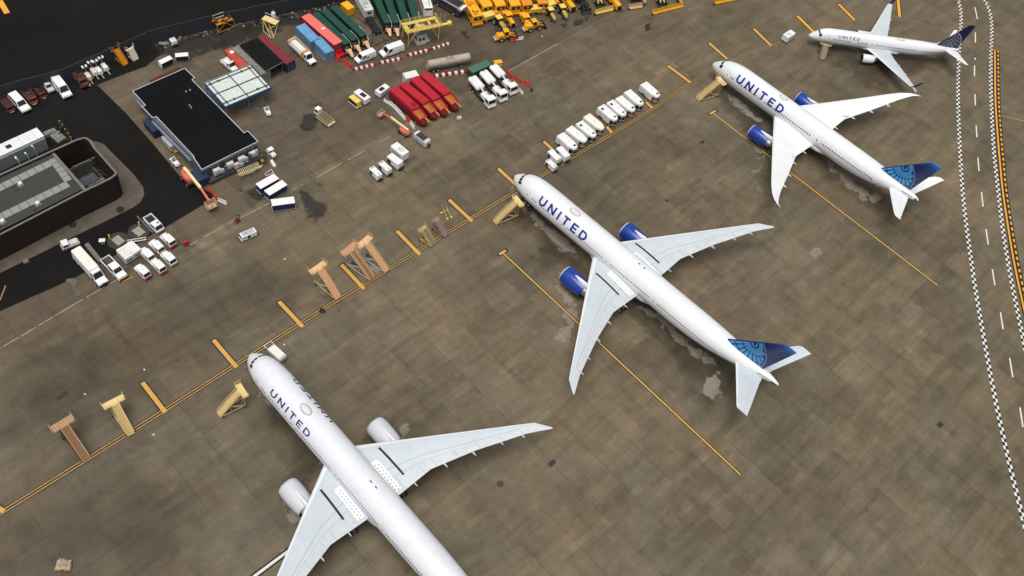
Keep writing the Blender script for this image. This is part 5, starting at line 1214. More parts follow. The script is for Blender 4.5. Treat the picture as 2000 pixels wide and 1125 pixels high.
def sidetug():
    e=E('tow_tractor'); m=MB('white'); m.tbox(-2.3,2.1,-.95,.95,.4,1.0,ch=.06); m.put('body',e); m=MB('red'); 
    for s in (-1,1): m.tbox(-2.2,2.0,s*.955-.01,s*.955+.014,.5,.72)
    m.tbox(2.1,2.13,-.9,.9,.45,.8); m.put('side_stripe',e)
    c=MB('white'); f=c.tbox(.3,2.0,-.95,.95,1.0,2.0,.35,.05,.1); c.put('cab',e); m=MB('white'); m.tbox(.2,1.85,-1,1,2.003,2.12,.05,.05,.05); m.put('roof',e)
    glassp(e,'windshield',f['f'],.05,.95,.1,.9); glassp(e,'rear_window',f['b'],.1,.9,.2,.85)
    for k in 'lr': glassp(e,'side_window',f[k],.1,.9,.2,.88)
    m=MB('white_dirty'); m.tbox(-2.25,.1,-.9,.9,1.0,1.45,.05,.25,.1,ch=.1); m.put('engine_cover',e); wheels(e,(1.3,-1.4),.84,.38,.28); return e
def smalltug(cab=False,blk=False):
    e=E('baggage_tug'); m=MB('white'); m.tbox(.05,1.45,-.62,.62,.35,.95,.2,0,.06,ch=.08); m.tbox(-1.45,-.5,-.68,.68,.35,.85,0,.1,.05,ch=.06); m.tbox(-.5,.05,-.66,.66,.3,.45); m.put('body',e)
    m=MB('black'); m.tbox(-.62,-.2,-.4,.4,.45,.75); m.tbox(-.78,-.62,-.4,.4,.7,1.15); m.cyl((.0,0,.8),(-.12,0,1.02),.2,n=10); m.put('seat',e)
    m=MB('chassis'); m.tbox(1.45,1.6,-.6,.6,.3,.5); m.use('tan'); m.tbox(1.6,1.75,-.08,.08,.35,.5); m.put('bumper',e)
    if cab:
        m=MB('white'); m.tbox(-.85,.35,-.7,.7,1.75,1.85,ch=.03); m.put('roof',e); m=MB('grey_mid')
        for x in (-.8,.3):
            for y in (-.62,.62): m.cyl((x,y,.6),(x,y,1.75),.04,n=6)
        m.put('roof_post',e)
    wheels(e,(.9,-.95),.6,.3,.22); return e
def loader_deck():
    e=E('cargo_loader'); m=MB('white'); m.tbox(-2.6,1.3,-1.0,1.0,.4,.8); m.tbox(-2.7,-2.5,-1.05,1.05,.3,.75); m.put('chassis',e)
    m=MB('grey_mid'); m.tbox(-2.4,1.2,-.75,.75,.8,.95); m.use('rust')
    m.use('grey_dark')
    for i in range(9): m.cyl((-2.2+.38*i,-.72,1.0),(-2.2+.38*i,.72,1.0),.07,n=6)
    m.put('roller_deck',e); m=MB('yellow_dark'); 
    for s in (-1,1): m.tbox(-2.5,1.3,s*.92-.1,s*.92+.1,.8,1.2)
    m.tbox(-2.5,-2.3,-.82,.82,.8,1.2); m.tbox(-2.0,-1.7,.3,.6,1.2,1.4); m.put('side_rail',e)
    c=MB('white'); f=c.tbox(1.3,2.6,-.95,.35,.5,2.0,.15,0,.08); c.put('cab',e); glassp(e,'windshield',f['f'],.1,.9,.45,.9)
    for k in 'lr': glassp(e,'side_window',f[k],.1,.9,.45,.9)
    wheels(e,(1.7,-1.7),.86,.34,.26); return e
def service_truck(hatch='nose',seat=True,m0='white'):
    """white enclosed unit: flat sides, wedge nose with the opening"""
    e=E('service_truck'); pl=[(-2.65,-1.1),(1.1,-1.1),(2.4,-.62),(2.65,0),(2.4,.62),(1.1,1.1),(-2.65,1.1)]
    m=MB(m0); m.prism(pl,.5,2.05); top=[(x*.985-.02,y*.93) for x,y in pl]
    m.loft([[(x,y,2.05) for x,y in pl],[(x,y,2.28) for x,y in top],[(x*.96-.03,y*.9,2.36) for x,y in top]],False,True); m.put('body',e)
    m=MB('chassis'); m.tbox(-2.5,2.2,-.85,.85,.25,.5); m.put('chassis',e)
    V=Vector
    q=[V((1.1,1.1,.5)),V((2.4,.62,.5)),V((2.4,.62,2.05)),V((1.1,1.1,2.05))][::-1]
    sideL=[V((2.4,.62,.5)),V((1.1,1.1,.5)),V((1.1,1.1,2.05)),V((2.4,.62,2.05))]; sideR=[V((1.1,-1.1,.5)),V((2.4,-.62,.5)),V((2.4,-.62,2.05)),V((1.1,-1.1,2.05))]
    fL=[V((2.65,0,.5)),V((2.4,.62,.5)),V((2.4,.62,2.05)),V((2.65,0,2.05))]; fR=[V((2.4,-.62,.5)),V((2.65,0,.5)),V((2.65,0,2.05)),V((2.4,-.62,2.05))]
    for k in (fL,fR): glassp(e,'nose_opening',k,.06,.98,.12,.82,'black',.015)
    glassp(e,'nose_opening',sideR,.30,.97,.12,.82,'black',.015); glassp(e,'nose_opening',sideL,.30,.97,.35,.82,'glass',.015)
    if seat: m=MB('yellow'); m.tbox(2.0,2.52,-.5,.42,.62,1.15,.1,.1,.1); m.use('yellow_deep'); m.patch(fR,.1,.8,.2,.48,.03); m.patch(sideR,.55,.9,.2,.45,.03); m.put('seat',e)
    rs=[V((-2.65,-1.1,.5)),V((1.1,-1.1,.5)),V((1.1,-1.1,2.05)),V((-2.65,-1.1,2.05))]; ls=[V((1.1,1.1,.5)),V((-2.65,1.1,.5)),V((-2.65,1.1,2.05)),V((1.1,1.1,2.05))]
    for k in (rs,ls):
        glassp(e,'side_vent',k,.12,.24,.5,.72,'grey_light'); glassp(e,'side_vent',k,.30,.36,.45,.62,'black'); glassp(e,'wheel_arch',k,.30,.56,-.02,.2,'black',.02)
    m=MB('black' if hatch else 'grey_light')
    if hatch=='nose': m.tbox(1.55,2.0,-.1,.5,2.36,2.39)
    elif hatch=='rear': m.tbox(-1.9,-1.3,-.75,-.2,2.36,2.41); m.tbox(1.55,1.95,-.1,.45,2.36,2.39)
    else: m.cyl((-.4,.1,2.36),(-.4,.1,2.44),.08,n=8)
    m.put('roof_hatch',e); m=MB('grey_light'); m.cyl((.1,.1,2.36),(.1,.1,2.46),.07,n=6); m.cyl((.35,-.25,2.36),(.35,-.25,2.44),.06,n=6); m.put('roof_pipe',e)
    wheels(e,(1.6,-1.0),.9,.36,.26); return e
def gpu(L=3.3,W=1.45,H=1.65,roofbit=True,m0='white'):
    e=E('ground_power_unit'); h=L/2; m=MB(m0); m.tbox(-h,h-.25,-W/2,W/2,.5,H,.1,.06,.08,ch=.1); m.put('housing',e)
    m=MB('chassis'); m.tbox(-h,h,-W/2+.08,W/2-.08,.3,.5); m.tbox(h-.25,h+.1,-W/2+.2,W/2-.2,.4,.75); m.cyl((h,0,.4),(h+.9,0,.3),.05,n=6); m.put('chassis',e)
    if roofbit: m=MB('chassis'); m.cyl((h-.8,.1,H),(h-.8,.1,H+.06),.13,n=10); m.use('grey_light'); m.tbox(-h+.2,-h+.6,-W/2+.3,W/2-.3,H,H+.05); m.put('exhaust_cap',e)
    m=MB('black'); 
    for s in (-1,1): m.tbox(-h+.3,-h+1.3,s*W/2-.02,s*W/2+.012,.6,H-.35)
    m.put('side_grille',e); wheels(e,(h-.6,-h+.6),W/2-.1,.28,.18); return e
def acunit(dark=True,L=4.4,W=2.1,H=1.9,m0='white',ch=.1,panel=False):
    e=E('air_unit'); h=L/2; m=MB(m0); m.tbox(-h,h,-W/2,W/2,.45,H,.06,.03,.05,ch=ch)
    if panel:
        m.use('grey_mid')
        for i in range(1,5): m.tbox(-h+L*i/5-.02,-h+L*i/5+.02,-W/2+.06,W/2-.06,H,H+.012); m.tbox(-h+L*i/5-.02,-h+L*i/5+.02,-W/2-.012,-W/2+.02,.6,H-.1)
        m.tbox(h-.04,h+.012,-W/2+.2,W/2-.2,.7,1.5)
    m.put('housing',e)
    if not panel: m=MB('black' if dark else 'white_dirty'); m.tbox(-h*.25,h*.55,-W*.27,W*.27,H,H+.03); m.put('roof_fan',e)
    m=MB('chassis'); m.tbox(-h,h,-W/2+.1,W/2-.1,.3,.45); m.cyl((h,0,.4),(h+1.,0,.3),.05,n=6); m.put('chassis',e)
    m=MB('grey_light'); 
    for s in (-1,1): m.tbox(-h+.4,h-.6,s*W/2-.03,s*W/2+.012,.75,H-.5)
    m.put('side_door',e); wheels(e,(h-.8,-h+.8),W/2-.15,.3,.2); return e
def ribbed_unit():
    e=acunit(True,4.3,2.0,1.9,'white_dirty'); e.name='air_unit'; m=MB('grey_dark'); m.tbox(-1.5,1.2,-.85,.85,1.93,1.97); m.use('black')
    for i in range(8): m.tbox(-1.4+.32*i,-1.26+.32*i,-.8,.8,1.97,2.0)
    m.put('roof_grille',e); m=MB('white'); 
    for y in (-.7,-.2,.3): m.tbox(-2.1,-1.7,y,y+.35,1.9,2.06)
    m.put('roof_box',e); m=MB('rust'); m.tbox(2.2,2.5,-.3,.3,.5,1.2); m.put('hose_reel',e); return e
def boxcart(L=4.2,W=1.9,H=2.4,open_side=True):
    e=E('baggage_cart'); h=L/2; m=MB('white'); m.tbox(-h,h,-W/2,W/2,H-.12,H,.12,.12,.1); m.put('roof',e)
    m=MB('white'); 
    for x in (-h,h-.1): m.tbox(x,x+.1,-W/2,W/2,.45,H-.12)
    m.tbox(-h+.1,h-.1,W/2-.08,W/2,.45,H-.12); m.put('end_panel',e); m=MB('grey_mid'); m.tbox(-h+.1,h-.1,-W/2,W/2-.08,.38,.5); m.use('black'); m.tbox(-h+.1,h-.1,-W/2+.05,W/2-.1,.5,.53); m.put('floor',e)
    m=MB('black'); m.tbox(-h+.1,h-.1,-W/2+.02,-W/2+.05,.55,H-.2); m.put('curtain',e); m=MB('chassis'); m.cyl((h,0,.35),(h+1,0,.3),.05,n=6); m.put('tow_bar',e); wheels(e,(h-.7,-h+.7),W/2-.2,.22,.16); return e
def navycart():
    e=E('baggage_cart'); m=MB('white'); m.tbox(-2.45,2.45,-.95,.95,2.15,2.25,ch=0); m.put('roof',e)
    m=MB('navy_side'); m.tbox(-2.38,2.38,-.88,.88,.4,2.15); m.put('side_curtain',e)
    m=MB('navy_side'); 
    for i in range(5): m.tbox(-2.35+1.15*i,-2.27+1.15*i,-.91,.91,.4,2.15)
    m.put('frame',e); m=MB('silver'); m.tbox(-2.5,2.5,-.92,.92,.28,.4); m.cyl((2.45,0,.35),(3.1,0,.3),.05,n=6); m.put('chassis',e); wheels(e,(1.7,-1.7),.78,.24,.18); return e
def stairs(top=4.6,L=8.2,W=1.5,pw=4.6,pd=1.7,frame='tan',step='step_brown',kink=True,name='boarding_stairs',under=None):
    """platform at -x end (rear), foot of the flight at +x"""
    e=E(name); h=L/2; xp=-h+pd; zk=top*.52; xk=xp+(h-xp)*.52 if kink else None
    pts=[(xp,top),(xp+(h-xp)*.5,top*.56 if kink else top*.53),(h,.25)]
    m=MB(frame); m.tbox(-h,xp,-pw/2,pw/2,top-.14,top); m.use(step)
    for i in range(int(pw/.5)): y=-pw/2+.12+i*.5; m.tbox(-h+.1,xp-.1,y,y+.3,top,top+.025)
    m.put('platform',e)
    st=MB(step); N=22
    for i in range(N):
        t=(i+.5)/N; j=0 if t<.5 else 1; s=t*2-j; x=pts[j][0]+(pts[j+1][0]-pts[j][0])*s; z=pts[j][1]+(pts[j+1][1]-pts[j][1])*s
        st.tbox(x-.11,x+.10,-W/2+.05,W/2-.05,z-.05,z+.02)
    st.use({'tan':'step_brown','tan_pale':'stair_dark','cream':'stair_dark','grey_mid':'chassis','yellow_deep':'yellow_dark'}.get(step,'step_dark'))
    for (a,b) in zip(pts[:-1],pts[1:]): st.add([(a[0],-W/2+.06,a[1]-.12),(a[0],W/2-.06,a[1]-.12),(b[0],W/2-.06,b[1]-.12),(b[0],-W/2+.06,b[1]-.12)],[(0,1,2,3)])
    st.put('steps',e)
    m=MB(frame)
    for s in (-1,1):
        y=s*W/2
        for a,b in zip(pts[:-1],pts[1:]):
            m.add([(a[0],y-.06,a[1]-.3),(b[0],y-.06,b[1]-.3),(b[0],y+.06,b[1]-.3),(a[0],y+.06,a[1]-.3),(a[0],y-.06,a[1]+.12),(b[0],y-.06,b[1]+.12),(b[0],y+.06,b[1]+.12),(a[0],y+.06,a[1]+.12)],[(3,2,1,0),(4,5,6,7),(0,1,5,4),(1,2,6,5),(2,3,7,6),(3,0,4,7)])
    m.put('stringer',e)
    for s in (-1,1):
        m=MB(frame); y=s*(W/2+.02); r=[(p[0],y,p[1]+.95) for p in pts]; m.path(r,.045,5); m.path([(p[0],y,p[1]+.5) for p in pts],.03,5)
        for k in range(7): t=k/6; j=0 if t<.5 else 1; q=t*2-j if t<1 else 1; x=pts[j][0]+(pts[j+1][0]-pts[j][0])*q; z=pts[j][1]+(pts[j+1][1]-pts[j][1])*q; m.cyl((x,y,z),(x,y,z+.95),.03,n=5)
        m.put('handrail',e)
    m=MB(frame)
    for zz in (.5,1.0):
        m.path([(xp,-pw/2,top+zz),(-h,-pw/2,top+zz)],.035,5); m.path([(xp,pw/2,top+zz),(-h,pw/2,top+zz)],.035,5)
        m.path([(xp,-pw/2,top+zz),(xp,-W/2,top+zz)],.035,5); m.path([(xp,pw/2,top+zz),(xp,W/2,top+zz)],.035,5)
    for x in (xp,-h):
        for s in (-1,1): m.cyl((x,s*pw/2,top),(x,s*pw/2,top+1.0),.04,n=5)
    m.put('platform_rail',e)
    m=MB(under or frame); lo=.55
    for s in (-1,1):
        y=s*W*.62
        m.cyl((xp-pd*.5,y,lo),(xp-pd*.4,y,top-.15),.07,n=6); m.cyl((xp+.3,y,lo),(pts[1][0],s*W/2,pts[1][1]-.25),.06,n=6); m.cyl((xp-pd*.5,y,lo),(pts[1][0],s*W/2,pts[1][1]-.25),.06,n=6)
        m.cyl((xp-pd*.5,y,lo),(h-.4,s*W/2,.4),.08,n=6); m.cyl((xp+.3,y,lo),(xp-.1,y,top-.2),.05,n=6); m.cyl((pts[1][0],y,lo-.05),(pts[1][0],s*W/2,pts[1][1]-.2),.05,n=6)
    m.cyl((xp-pd*.5,-W*.62,lo),(xp-pd*.5,W*.62,lo),.07,n=6); m.cyl((xp+.3,-W*.62,lo),(xp-pd*.4,W*.62,top-.3),.04,n=5)
    m.put('undercarriage',e)
    wheels(e,(xp-pd*.3,),W*.62+.25,.36,.22); wheels(e,(h-.7,),W/2+.2,.26,.18); return e
def barrier(m0='barrier_red',L=2.1):
    e=E('barrier'); h=L/2; m=MB(m0); m.side([(-.26,0),(-.26,.2),(-.1,.42),(-.07,.9),(.07,.9),(.1,.42),(.26,.2),(.26,0)],-h,h)
    for i in range(len(m.v)): x,y,z=m.v[i]; m.v[i]=(y,x,z)
    m.f=[f[::-1] for f in m.f]; m.put('shell',e); m=MB(m0); m.cyl((h*.5,0,.9),(h*.5,0,.96),.08,n=8); m.put('fill_cap',e); return e
def barricade(L=6.,n=9,last=True):
    e=E('low_barricade'); k=L/n
    for i in range(n):
        m=MB('barricade_red' if i%2==0 else 'barrier_white'); m.tbox(-L/2+k*i+.02,-L/2+k*(i+1)-.02,-.42,.42,0,.42,.03,.03,.12,ch=.05); m.put('block',e)
    return e
def long_trailer(L=15.2,roof='green_roof',side='green_side',W=2.45,H=3.9):
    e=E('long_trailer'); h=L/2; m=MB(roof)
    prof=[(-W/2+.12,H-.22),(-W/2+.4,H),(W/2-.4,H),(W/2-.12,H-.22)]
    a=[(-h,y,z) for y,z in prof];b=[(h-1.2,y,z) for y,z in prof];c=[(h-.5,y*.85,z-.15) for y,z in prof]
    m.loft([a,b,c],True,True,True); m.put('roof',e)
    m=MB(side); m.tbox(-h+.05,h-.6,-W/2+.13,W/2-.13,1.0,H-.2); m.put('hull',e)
    m=MB('barrier_white'); m.path([(h-4.6,W/2+.02,H-.35),(h-.9,W/2+.0,H-.45),(h-.2,W/2-.1,H-1.3),(h+.5,W/2-.3,H-1.5)],.07,6); m.put('side_pipe',e)
    m=MB('tan'); m.loft([[(h-.7,-.7,1.6),(h-.7,.7,1.6),(h-.7,.7,2.3),(h-.7,-.7,2.3)],[(h+.6,-.65,1.8),(h+.6,.65,1.8),(h+.6,.65,2.2),(h+.6,-.65,2.2)],[(h+2.2,-.3,.8),(h+2.2,.3,.8),(h+2.2,.3,1.1),(h+2.2,-.3,1.1)]],True,True); m.put('chute',e)
    m=MB('maroon_red'); m.ball((h-.1,-.5,2.7),.42,n=8); m.use('green_side'); m.ball((h-.1,.3,2.5),.4,n=8); m.use('white_dirty'); m.cyl((h+.3,-.75,1.2),(h+.3,-.75,2.4),.16,n=8); m.put('pump',e)
    m=MB('chassis'); m.tbox(-h+.5,h,-.9,.9,.55,1.0); m.cyl((h,0,.8),(h+2.4,0,.5),.09,n=6); m.put('underframe',e); wheels(e,(-h+1.6,-h+3.0,h-2.0),1.0,.5,.3); return e
def red_trailer(patch=False):
    e=E('broom_trailer'); h=6.9; m=MB('trailer_red'); m.tbox(-h,2.9,-1.28,1.28,2.6,3.5,.05,.05,.06,ch=.08)
    for i in range(8): m.tbox(-h+.5+1.2*i,-h+.62+1.2*i,-1.2,1.2,3.5,3.54)
    m.put('roof',e)
    m=MB('trailer_red_dark'); m.tbox(-h+.04,2.85,-1.24,1.24,.75,2.6); m.loft([[(2.85,-1.3,.75),(2.85,1.3,.75),(2.85,1.3,2.3),(2.85,-1.3,2.3)],[(5.9,-1.2,.7),(5.9,1.2,.7),(5.9,1.2,1.9),(5.9,-1.2,1.9)],[(6.9,-.5,.6),(6.9,.5,.6),(6.9,.5,1.0),(6.9,-.5,1.0)]],True,True); m.put('hull',e)
    m=MB('trailer_red'); 
    for s in (-1,1): m.add([(2.9,s*1.3-.08,2.3),(6.0,s*1.2-.08,1.9),(6.0,s*1.2+.08,1.9),(2.9,s*1.3+.08,2.3),(2.9,s*1.3-.08,3.1),(6.0,s*1.2-.08,2.5),(6.0,s*1.2+.08,2.5),(2.9,s*1.3+.08,3.1)],[(3,2,1,0),(4,5,6,7),(0,1,5,4),(1,2,6,5),(2,3,7,6),(3,0,4,7)])
    m.put('deck_rail',e)
    m=MB('wood_slat')
    for i in range(7): y=-.95+.315*i; m.add([(2.9,y-.1,2.75),(5.7,y-.1,2.15),(5.7,y+.1,2.15),(2.9,y+.1,2.75),(2.9,y-.1,2.9),(5.7,y-.1,2.3),(5.7,y+.1,2.3),(2.9,y+.1,2.9)],[(3,2,1,0),(4,5,6,7),(0,1,5,4),(1,2,6,5),(2,3,7,6),(3,0,4,7)])
    m.put('slat_deck',e)
    m=MB('trailer_red'); 
    for i in range(6): y=-.9+.36*i; m.cyl((2.95,y,3.0),(5.6,y,2.42),.035,n=5); m.cyl((3.1,y,2.9),(3.1,y,3.35),.04,n=5)
    m.put('slat_rail',e)
    m=MB('wood_slat'); m.add([(5.9,.55,2.0),(7.2,.9,1.3),(7.2,1.25,1.3),(5.9,.95,2.0),(5.9,.55,2.15),(7.2,.9,1.45),(7.2,1.25,1.45),(5.9,.95,2.15)],[(3,2,1,0),(4,5,6,7),(0,1,5,4),(1,2,6,5),(2,3,7,6),(3,0,4,7)]); m.use('rust'); m.ball((6.6,-.3,1.3),.3,n=8); m.put('nose_board',e)
    if patch: m=MB('trailer_red_dark'); m.tbox(.6,2.3,-.3,.9,3.503,3.53); m.use('rust'); m.tbox(1.1,1.9,.1,.5,3.53,3.55); m.put('roof_patch',e)
    m=MB('chassis'); m.tbox(-h+.3,6.2,-.9,.9,.45,.75); m.put('underframe',e); wheels(e,(-5.2,-4.0,4.4),1.1,.46,.3); return e
def tanktruck():
    e=E('tank_truck'); m=MB('chassis'); m.tbox(-4.6,4.2,-.6,.6,.7,1.0); m.tbox(-2.2,1.6,-1.15,1.15,.55,1.25); m.use('rust'); m.tbox(-.6,1.4,-1.18,-1.0,.7,1.3); m.put('chassis',e)
    c=MB('white'); f=c.tbox(2.9,4.7,-1.2,1.2,.65,2.75,.18,.02,.08); c.put('cab',e); glassp(e,'windshield',f['f'],.06,.94,.45,.92)
    for k in 'lr': glassp(e,'side_window',f[k],.2,.9,.5,.9)
    m=MB('white'); m.tbox(3.1,4.3,-.9,.9,2.76,2.86); m.put('cab_roof',e)
    m=MB('white'); 
    for y in (-.58,.58): m.cyl((-4.5,y,2.15),(-.9,y,2.15),.66,n=16); m.ball((-4.5,y,2.15),.66,.6,1,1); m.ball((-.9,y,2.15),.66,.8,1,1)
    m.put('tank',e,smooth=True)
    m=MB('white'); m.path([(-3.9,-.35,2.85),(-.2,-.35,2.8),(.6,-.1,2.3),(1.2,0,1.9)],.22,10); m.ball((-3.9,-.35,2.85),.23,n=8); m.path([(-3.9,-.35,2.85),(-4.4,.2,2.8),(-4.3,.8,2.5)],.2,10); m.put('suction_pipe',e,smooth=True)
    m=MB('white'); m.tbox(.6,2.6,-1.0,1.0,1.2,2.1,.1,.1,.1,ch=.1); m.use('grey_light'); m.cyl((1.7,.2,2.1),(1.7,.2,2.22),.2,n=8); m.put('pump_housing',e)
    m=MB('chassis'); m.path([(-1.2,.9,2.3),(2.6,.9,2.1)],.05); m.path([(-1.2,.7,2.5),(2.6,.55,2.2)],.05); m.put('boom_rail',e)
    m=MB('white'); m.tbox(4.7,4.85,-1.15,1.15,.5,.95); m.put('bumper',e); wheels(e,(3.7,-1.9,-3.2),1.0,.5,.32); return e
def light_tower(m0='white'):
    e=E('light_tower'); m=MB(m0); m.tbox(-1.2,.9,-.55,.55,.45,1.3,.1,.05,.06,ch=.08); m.put('housing',e); m=MB('grey_light'); m.cyl((-1.0,0,1.2),(-1.0,0,3.0),.07,n=6); m.cyl((-1.0,-.5,3.0),(-1.0,.5,3.0),.05,n=6); m.put('mast',e)
    for y in (-.42,.42):
        for z in (2.85,): 
            m=MB('white'); m.tbox(-1.5,-.7,y-.2,y+.2,z,z+.3,ch=.1); m.put('lamp_head',e)
    m=MB(m0); m.cyl((.9,0,.5),(2.3,0,.35),.06,n=6); m.cyl((-.6,-1.0,.4),(-.6,1.0,.4),.06,n=6); m.cyl((.5,-.9,.5),(.5,.9,.5),.05,n=6); m.put('tow_bar',e); wheels(e,(-.2,),.68,.3,.18); return e
def boomlift(mode='up'):
    e=E('boom_lift'); m=MB('chassis'); m.tbox(-1.4,1.4,-.7,.7,.35,.8); m.put('chassis',e); wheels(e,(1.0,-1.0),.9,.45,.35)
    m=MB('orange_red'); pl=[(1.3*math.cos(a)*1.25-.3,.95*math.sin(a)) for a in [2*math.pi*i/18 for i in range(18)]]; m.prism(pl,.85,1.6); m.loft([[(x,y,1.6) for x,y in pl],[(x*.85-.05,y*.8,1.85) for x,y in pl]],False,True); m.put('turntable',e)
    m=MB('boom_cream'); a,b=(-1.4,.0,2.2),(4.6,0,2.6); 
    def bar(m,a,b,w): 
        d=(Vector(b)-Vector(a)).normalized(); n=Vector((0,1,0)); u=d.cross(n)*-1; A,B=Vector(a),Vector(b)
        c=[A+n*w+u*w,A-n*w+u*w,A-n*w-u*w,A+n*w-u*w]; k=[B+n*w+u*w,B-n*w+u*w,B-n*w-u*w,B+n*w-u*w]; m.loft([c,k],True,True)
    bar(m,a,b,.24); m.put('boom',e); m=MB('orange_red'); bar(m,(4.3,0,2.6),(7.4,0,2.0),.17); m.ball((-.9,0,2.0),.5,n=8); bar(m,(.5,-.5,1.8),(.5,.5,1.8),.35); m.put('jib',e)
    m=MB('tan_brown')
    for z in (1.2,1.7,2.2):
        m.path([(7.5,-.9,z),(7.5,.9,z),(8.6,.9,z),(8.6,-.9,z),(7.5,-.9,z)],.05,5)
    for x in (7.5,8.6):
        for y in (-.9,0,.9): m.cyl((x,y,1.15),(x,y,2.25),.05,n=5)
    m.tbox(7.5,8.6,-.9,.9,1.1,1.18); m.put('basket',e); return e
def wheel_loader(body='yellow',bucket=True,plow=False,old=False):
    e=E('wheel_loader'); m=MB(body); m.tbox(-3.3,-1.0,-.95,.95,1.0,2.1,.0,.35,.12,ch=.1); m.tbox(-3.2,-.6,-.8,.8,.7,1.0); m.put('engine_hood',e)
    m=MB(body); m.tbox(-.6,1.2,-.5,.5,.75,1.45); m.put('front_frame',e)
    c=MB(body); f=c.tbox(-1.1,.25,-.72,.72,1.5,3.0,.15,.08,.08); c.tbox(-1.2,.3,-.8,.8,3.0,3.12); c.put('cab',e)
    for k in 'fblr': glassp(e,'cab_window',f[k],.08,.92,.25,.93)
    m=MB(body if not old else 'yellow_pale'); 
    for s in (-1,1): m.add([(.6,s*.5-.1,1.4),(2.6,s*.5-.1,.7),(2.6,s*.5+.1,.7),(.6,s*.5+.1,1.4),(.6,s*.5-.1,1.9),(2.6,s*.5-.1,1.05),(2.6,s*.5+.1,1.05),(.6,s*.5+.1,1.9)],[(3,2,1,0),(4,5,6,7),(0,1,5,4),(1,2,6,5),(2,3,7,6),(3,0,4,7)])
    m.cyl((.5,0,1.9),(2.2,0,1.6),.09,n=6); m.put('lift_arm',e)
    if bucket:
        m=MB('black'); pr=[(2.5,.2),(2.5,.9),(2.7,1.35),(3.0,1.3),(2.75,.8),(3.6,.15),(3.55,.08)]; m.side(pr,-1.3,1.3); m.put('bucket',e)
    m=MB('grey_light'); m.tbox(-3.75,-3.35,-.8,.8,.6,.9); m.use('chassis'); m.cyl((-2.2,.4,2.1),(-2.2,.4,2.7),.07,n=6); m.put('counterweight',e)
    wheels(e,(1.0,-1.9),.98,.75,.5); return e
def plow_blade(L=9.,m0='yellow'):
    e=E('snow_plow'); m=MB(m0); h=L/2; N=8; pr=[(.25+.55*(t/N)**2*0+.45*math.sin(t/N*2.2),.1+1.35*t/N) for t in range(N+1)]
    v=[];
    for y in (-h,h):
        v+=[(-x,y,z) for x,z in pr]+[(-x-.12,y,z) for x,z in pr[::-1]]
    n=2*(N+1); m.loft([v[:n],v[n:]],True,True); m.put('blade',e)
    m=MB('yellow_dark'); 
    for i in range(7): y=-h+.4+(L-.8)*i/6; m.tbox(-1.2,-.75,y-.05,y+.05,.2,1.3)
    m.cyl((-1.0,-h+.2,.5),(-1.0,h-.2,.5),.1,n=6); m.put('rib',e)
    m=MB('chassis'); m.tbox(-.35,-.2,-h,h,.0,.16); m.ball((-.3,-h-.1,.3),.32,n=8); m.put('cutting_edge',e); return e
def boxy(body='yellow',L=9.,W=2.9,H=3.4,win=True,rust=False):
    e=E('snow_blower_truck'); h=L/2; m=MB(body); m.tbox(-h,h,-W/2,W/2,1.0,H,.05,0,.05,ch=.1); m.put('body',e); V=Vector
    q=[V((h,-W/2,1.0)),V((h,W/2,1.0)),V((h-.05,W/2-.05,H)),V((h-.05,-W/2+.05,H))]
    glassp(e,'front_panel',q,.1,.9,.42,.82,'black'); m=MB('white_dirty'); m.patch(q,.42,.6,.55,.68,.03); m.put('lamp',e)
    rs=[V((-h,-W/2,1.0)),V((h,-W/2,1.0)),V((h,-W/2+.05,H)),V((-h,-W/2+.05,H))]; glassp(e,'side_panel',rs,.72,.86,.35,.75,'black'); glassp(e,'side_panel',rs,.5,.68,.1,.3,'grey_dark')
    if rust: 
        m=MB('rust'); m.tbox(h-2.6,h-.4,-.8,-.5,H,H+.04); m.tbox(h-2.0,h-1.6,-.3,.9,H,H+.04); m.tbox(h-1.2,h-.7,-.2,.2,H,H+.05); m.use('yellow_deep'); m.tbox(h-6.2,h-4.2,-.9,-.2,H,H+.5); m.tbox(h-5.8,h-4.6,.2,.9,H,H+.35); m.put('roof_gear',e)
    m=MB('yellow_deep'); m.tbox(h-.2,h+.35,-W/2,W/2,.5,1.0); m.put('bumper',e); m=MB('chassis'); m.tbox(-h+.1,h-.2,-W/2+.3,W/2-.3,.5,1.0); m.put('chassis',e); wheels(e,(h-1.5,-h+1.6),W/2-.25,.55,.4); return e
def bigtractor(body='yellow'):
    e=E('plow_tractor'); m=MB(body); m.tbox(.4,3.4,-.75,.75,1.0,1.95,.1,0,.08,ch=.1); m.tbox(-3.4,-1.0,-1.05,1.05,1.0,1.9,ch=.08); m.put('hood',e)
    c=MB(body); f=c.tbox(-1.3,.5,-1.1,1.1,1.0,2.75,.12,.1,.1); c.tbox(-1.6,.6,-1.15,1.15,2.75,2.9,.1,.1,.1); c.put('cab',e)
    for k in 'fblr': glassp(e,'cab_window',f[k],.07,.93,.5,.93)
    m=MB('black'); m.tbox(3.4,3.6,-.7,.7,.75,1.7); m.put('grille',e); m=MB('yellow_deep'); m.tbox(2.4,3.7,-1.0,-.8,.7,1.3); m.tbox(2.4,3.7,.8,1.0,.7,1.3); m.put('mudguard',e); m=MB('chassis'); m.tbox(-3.3,3.3,-.6,.6,.6,1.0); m.cyl((1.0,.6,1.9),(1.0,.6,2.6),.06,n=6); m.put('frame',e); wheels(e,(2.3,-2.2),.95,.62,.42); return e
